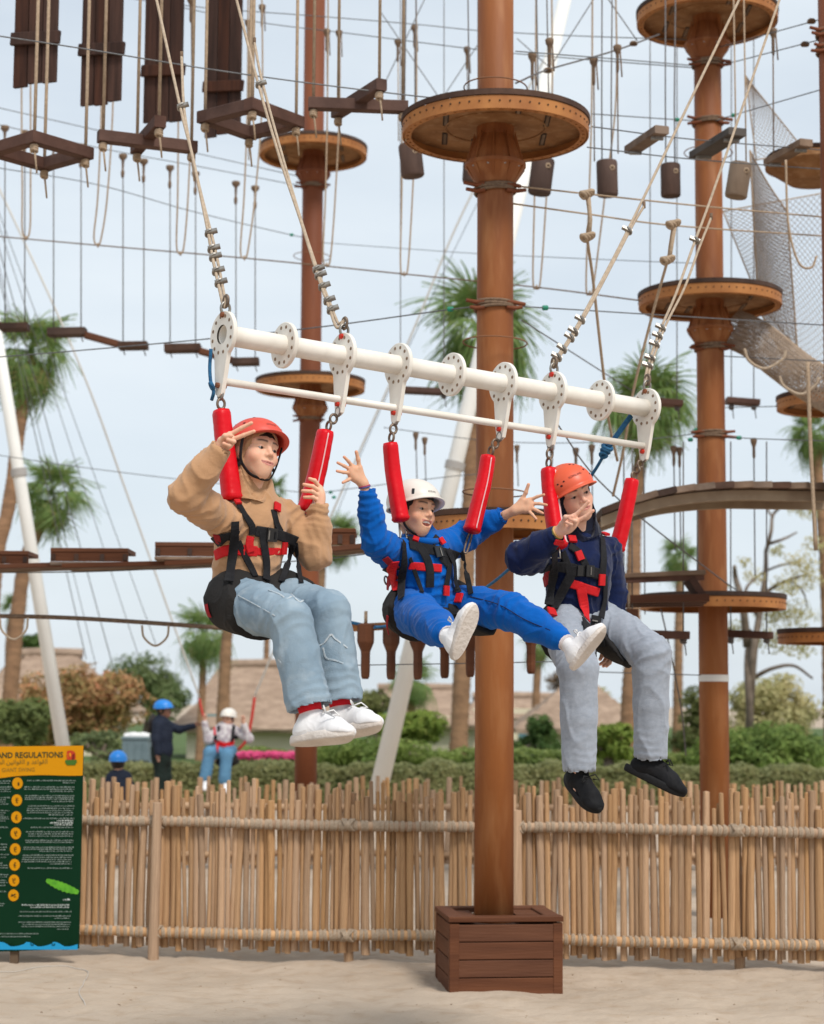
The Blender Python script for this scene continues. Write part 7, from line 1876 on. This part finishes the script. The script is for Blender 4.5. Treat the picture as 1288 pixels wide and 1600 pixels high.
    for k, (cx, cy) in enumerate([(125, 372), (120, 490), (117, 608), (113, 720), (109, 830), (105, 938), (101, 1047), (97, 1150)]):
        px, py = cx/4.445, 1140+cy/4.445; n = 28
        o = put(mesh('icon_disc', [S(px+8.2*math.cos(6.2832*j/n), py+9.2*math.sin(6.2832*j/n), .0095) for j in range(n)], [tuple(range(n))], amber))
        mb = MB()       # small pictogram strokes
        def st(x0, y0, x1, y1, w_=.9):
            a, c = S(px+x0, py+y0, .0115), S(px+x1, py+y1, .0115); mb.bar(a, c, pxm(w_, D), .001, (0, -1, 0))
        if k == 0: st(1.5, -1.5, 1.8, 2.5, 2.2); st(.5, 2.5, 3, 2.5, 2)
        elif k == 7: st(-4, 1.5, 3.5, -2, 1.6); st(-3, -2, 0, 1, 1.2); st(1, 2, 4, 2.5, 1.2)
        else: st(-2+k % 3, -3.5, -1+k % 2, 3, 1.0); st(-2, 0, 2.5, -1+k % 3, .9); st(.5, -3.5, 2, -2.5, 1.3); st(-1, 3, 2, 4, .9)
        q = mb.build('pictogram', mat('icon_ink', (.20, .11, .008) if 0 < k < 7 else (.05, .03, .004), rough=.6)); sub(q, o)
    # leaf and waves
    A, B_ = (324, 1042), (548, 1128); n = 16; up, lo_ = [], []
    for j in range(n+1):
        u = j/n; x = A[0]+(B_[0]-A[0])*u; y = A[1]+(B_[1]-A[1])*u; wdt = 36*math.sin(math.pi*(.06+.86*u))**.6*(1+(.16 if j % 2 else -.06))
        up.append(((x+wdt*.35)/4.445, 1140+(y-wdt*.55)/4.445)); lo_.append(((x-wdt*.3)/4.445, 1140+(y+wdt*.85)/4.445))
    lp = [S(x, y, .0095) for x, y in up]+[S(x, y, .0095) for x, y in lo_]; put(mesh('printed_leaf', lp, [(j, j+1, n+2+j, n+1+j) for j in range(n)], leafg))
    wv = []
    for x in range(-76, 124, 2):
        wv.append((x, 1473.5+5*abs(math.sin(x*.075))-3.5*max(0, math.sin(x*.15+.6))))
    put(mesh('printed_waves', [S(x, y, .0095) for x, y in wv]+[S(x, min(1484.2, 1483.6), .0095) for x, y in wv], [(j, j+1, len(wv)+j+1, len(wv)+j) for j in range(len(wv)-1)], bluew))
    for x in (-40, -5, 20, 52, 85, 112):
        mb = MB(); P_ = [S(x+(3.6-.42*j)*math.cos(.75*j+2.4), 1474.6-(3.0-.35*j)*math.sin(.75*j+2.4), .012) for j in range(8)]
        mb.tube(P_, pxm(.55, D), 5); put(mb.build('wave_curl', green))
    # logo: red figure over a green base
    lg = [(105.3, 1174), (108, 1172.6), (113, 1172.6), (117, 1174.4), (118.6, 1178), (119, 1183), (118.2, 1187.5), (105.5, 1187.5), (104.8, 1182)]
    lo2 = put(mesh('logo', [S(x, y, .0115) for x, y in lg], [tuple(range(len(lg)))], mat('logo_red', (.45, .035, .008), rough=.6)))
    for pts, c in (([(109, 1177), (111.5, 1176), (112, 1181), (110, 1183)], (.72, .30, .006)), ([(114, 1179), (117.5, 1177), (117, 1186), (113, 1187)], (.16, .01, .004)), ([(106.5, 1178), (108, 1177), (107.6, 1184), (106.4, 1185)], (.62, .12, .01))):
        sub(mesh('logo_mark', [S(x, y, .0135) for x, y in pts], [tuple(range(4))], mat('logo%d' % int(pts[0][0]*10), c, rough=.6)), lo2)
    sub(mesh('logo_base', [S(x, y, .0125) for x, y in ((103, 1187.2), (120.5, 1187.2), (121, 1190.5), (118, 1195.5), (105.5, 1195.5), (102.3, 1190.5))], [tuple(range(6))], mat('logo_green', (.05, .13, .01), rough=.6)), lo2)
sign()
# ================================================================== people and things beyond the far fence
navyj = mat('navy_jacket', (.006, .010, .022), (.009, .014, .030), scale=6, rough=.8); dkgreen = mat('dark_green_trousers', (.008, .016, .013), rough=.9)
helm_blue = mat('helmet_blue', (.012, .20, .62), rough=.4, spec=.45); knit = mat('pale_knit', (.55, .52, .52), (.38, .33, .36), scale=16, rough=.95, contrast=(.45, .55)); jeans2 = mat('mid_denim', (.10, .23, .36), (.07, .17, .28), scale=8, rough=.9)
def limb_garment(pr, name, m, chains, h=.011, amp=.006, seed=1):
    P = [p for c in chains for p in c[0]]; lo, hi = bounds(P, .16); fd = Field(lo, hi, h)
    for c in chains: fd.chain(c[0], c[1], k=.04)
    return pr.garment(name, m, fd, amp, 9, seed)
def helper():
    D = 27.0; A = lambda x, y, d=0: at(x, y, D+d)
    pr = Person('standing helper in navy jacket and blue helmet reaching out to the far rider', A(252, 1262)); neck = A(252, 1124)
    pr.head(A(256, 1109), 78, -4, 0, 1.08, neck, (.20, .10, .065), 0, (.01, .008, .006))
    limb_garment(pr, 'jacket', navyj, [([A(254, 1172), A(253, 1150), A(252, 1132)], [.155, .150, .135]), ([A(250, 1130), A(252, 1124)], [.10, .08]), ([A(247, 1134, -.12), A(244, 1156, -.18), A(247, 1176, -.2)], [.075, .062, .05]), ([A(262, 1133, .1), A(280, 1140, .1), A(303, 1134, .05)], [.075, .058, .042])], seed=3)
    limb_garment(pr, 'trousers', dkgreen, [([A(252, 1172), A(252, 1185)], [.15, .14]), ([A(249, 1180, -.05), A(251, 1215, -.05), A(250, 1256, -.05)], [.10, .075, .065]), ([A(257, 1180, .08), A(260, 1215, .08), A(259, 1256, .08)], [.10, .075, .065])], seed=4)
    pr.hand((247, 1178, D-.2), [[(247+i, 1184, D-.2), (247.5+i, 1188, D-.21), (248+i, 1190, D-.22)] for i in (-1, .3, 1.6)], [(245, 1181, D-.22), (245.5, 1185, D-.23)], A(244, 1156, -.18))
    pr.hand((304, 1133, D+.05), [[(308, 1131+i, D+.04), (311, 1130+i, D+.03), (313, 1131+i, D+.02)] for i in (0, 1.4, 2.8)], [(306, 1130, D+.03), (309, 1128, D+.02)], A(280, 1140, .1))
    core(pr, [([A(252, 1172), neck], [.10, .06]), ([A(251, 1180), A(251, 1255)], [.06, .05])]); pr.finish()
    pr.hair(front=.03, side=-.08, back=-.10, thick=.01, low=.0); pr.helmet(helm_blue, .048, .02)
    mb = MB(); mb.tube([A(243, 1118), A(237, 1128), A(234, 1145)], [.055, .05, .02], 8); pr.part(mb, 'ponytail', hair_m)
    for x in (250, 259): pr.shoe(A(x, 1262, -.05 if x < 255 else .08), (.8, -.5, 0), (0, 0, 1), .27, shoe_black, sole_black)
helper()
def far_rider():
    D = 27.0; A = lambda x, y, d=0: at(x, y, D+d)
    pr = Person('far rider in pale knit top, jeans and white helmet seated on the back swing', A(345, 1175)); neck = A(354, 1134)
    pr.head(A(357, 1122), -22, -6, 0, 1.06, neck, (.60, .34, .24), 1)
    limb_garment(pr, 'sweater', knit, [([A(350, 1172), A(351, 1152), A(352, 1140)], [.145, .145, .125]), ([A(343, 1140), A(326, 1156, -.1), A(320, 1130, -.15)], [.07, .062, .045]), ([A(364, 1140), A(389, 1154, -.05), A(381, 1133, -.12)], [.07, .062, .045])], seed=6)
    limb_garment(pr, 'jeans', jeans2, [([A(341, 1174), A(357, 1174)], [.12, .12]), ([A(343, 1174), A(328, 1176, -.38), A(321, 1214, -.42)], [.095, .085, .085]), ([A(358, 1174), A(354, 1180, -.40), A(351, 1218, -.44)], [.095, .085, .085])], seed=7)
    for (hx, hy, e) in ((320, 1126, A(326, 1156, -.1)), (380, 1128, A(389, 1154, -.05))):
        pr.hand((hx, hy, D-.15), [[(hx+i, hy-5, D-.16), (hx+i*.8, hy-9, D-.19), (hx+i*.5, hy-8, D-.21)] for i in (-1.6, -.3, 1, 2.2)], [(hx-2, hy-4, D-.18), (hx-1, hy-7, D-.2)], e)
    core(pr, [([A(350, 1172), neck], [.10, .06])]); pr.finish(); pr.hair(front=.045, side=-.07, back=-.09, thick=.008); pr.helmet(helm_white, .048, .01)
    for (x, y, d) in ((321, 1222, -.45), (352, 1226, -.47)): pr.shoe(A(x, y, d), (.1, -.95, -.25), (0, -.2, 1), .26, shoe_white, sole_white)
    H = lambda *a, **k: pr.strap(*a, d0=25, d1=29, step=2, **k)
    H([(342, 1134), (340, 1160)], .05, webbing); H([(366, 1133), (362, 1160)], .05, webbing); H([(334, 1152), (350, 1154), (372, 1152)], .07, webbing); H([(340, 1160), (352, 1164), (366, 1160)], .07, redweb); H([(340, 1160), (340, 1176)], .04, redweb); H([(335, 1136), (337, 1160)], .03, redweb)
    mb = MB(); mb.tube([A(341, 1184), A(352, 1190), A(370, 1182)], [.10, .13, .11], 10); pr.part(mb, 'harness_seat', seatcloth)
    for i, pts in enumerate(([(312, 1092, 0), (315, 1108, -.05), (321, 1128, -.1), (330, 1150, -.1)], [(398, 1090, 0), (393, 1125, -.05), (386, 1155, -.08), (372, 1172, -.05)])):
        mb = MB(); mb.tube([V(q) for q in catmull([tuple(A(*p)) for p in pts], 5)], .022 if i else .018, 8); pr.part(mb, 'red_strap', mat('far_red', (.42, .03, .02), rough=.6))
far_rider()
def back_person():
    D = 22.5; A = lambda x, y, d=0: at(x, y, D+d)
    pr = Person('person seen from behind in navy top and blue helmet, low behind the fence', A(185, 1290)); neck = A(186, 1208)
    pr.head(A(185, 1190), 172, 0, 0, 1.0, neck, (.45, .26, .18), 0)
    limb_garment(pr, 'jacket', navyj, [([A(186, 1262), A(186, 1235), A(186, 1218)], [.16, .16, .13]), ([A(176, 1216), A(168, 1240), A(166, 1262)], [.08, .07, .06]), ([A(196, 1216), A(204, 1240), A(206, 1262)], [.08, .07, .06])], seed=9)
    limb_garment(pr, 'trousers', dkgreen, [([A(186, 1262), A(186, 1275)], [.15, .14]), ([A(182, 1272), A(180, 1302)], [.09, .07]), ([A(190, 1272), A(192, 1302)], [.09, .07])], seed=10)
    core(pr, [([A(186, 1262), neck], [.10, .06])]); pr.finish(); pr.hair(front=.04, side=-.09, back=-.11, thick=.012); pr.helmet(helm_blue, .048, .012, ledge=False)
back_person()
def bin_():
    D = 32.0; c = at(214, 1180, D); t = thing('storage_bin', 'grey blue storage bin with white cloth on top behind the helper', 'bin', (c.x, D, 0))
    bm_ = mat('bin_grey', (.16, .215, .23), (.13, .18, .195), scale=4, rough=.6); hw = pxm(40, D)/2; z0, z1 = zat(1192, D), zat(1157, D)
    vs, fs = bar((-hw, 0, (z0+z1)/2), (hw, 0, (z0+z1)/2), .42, z1-z0, bev=.02); mesh('tub', vs, fs, bm_, t)
    vs, fs = bar((-hw-.02, 0, z1+.01), (hw+.02, 0, z1+.01), .46, .05, bev=.01); mesh('rim', vs, fs, bm_, t)
    for x in (-.5, 0, .5): vs, fs = bar((x*hw*1.2, -.215, z0+.03), (x*hw*1.2, -.215, z1-.05), .025, .02, (0, 1, 0)); mesh('rib', vs, fs, bm_, t)
    fd = Field((-hw, -.25, z1), (hw, .25, z1+.16), .012)
    for k in range(7): fd.ell((hw*(-.75+.25*k), .04*math.sin(k*2), z1+.045), (.10, .12, .04+.012*(k % 3)), k=.03)
    P, Q = fd.net(); o = np_mesh('cloth', folds(P, Q, .012, 9, 2), Q, mat('white_cloth', (.7, .69, .68), rough=.9)); o.parent = t
    for x in (-.8, .8): vs, fs = bar((x*hw, 0, -.05), (x*hw, 0, z0), .08, .3); mesh('leg', vs, fs, bm_, t)
bin_()
def sandrope():
    pts = [gnd(-20, 1516), gnd(40, 1514), gnd(90, 1511), gnd(120, 1513), gnd(138, 1519), gnd(130, 1540), gnd(124, 1555), gnd(134, 1570)]
    t = thing('thin_rope', 'thin white cord lying curved on the sand at the lower left', 'rope', tuple(pts[0]))
    W = [V((p[0], p[1], gz(p[0], p[1])+.004)) for p in catmull([tuple(p) for p in pts], 8)]; mb = MB(); mb.tube(W, .0028, 6); child(mb.build('strand', mat('white_cord', (.5, .46, .41), rough=.9), None, True), t)
sandrope()
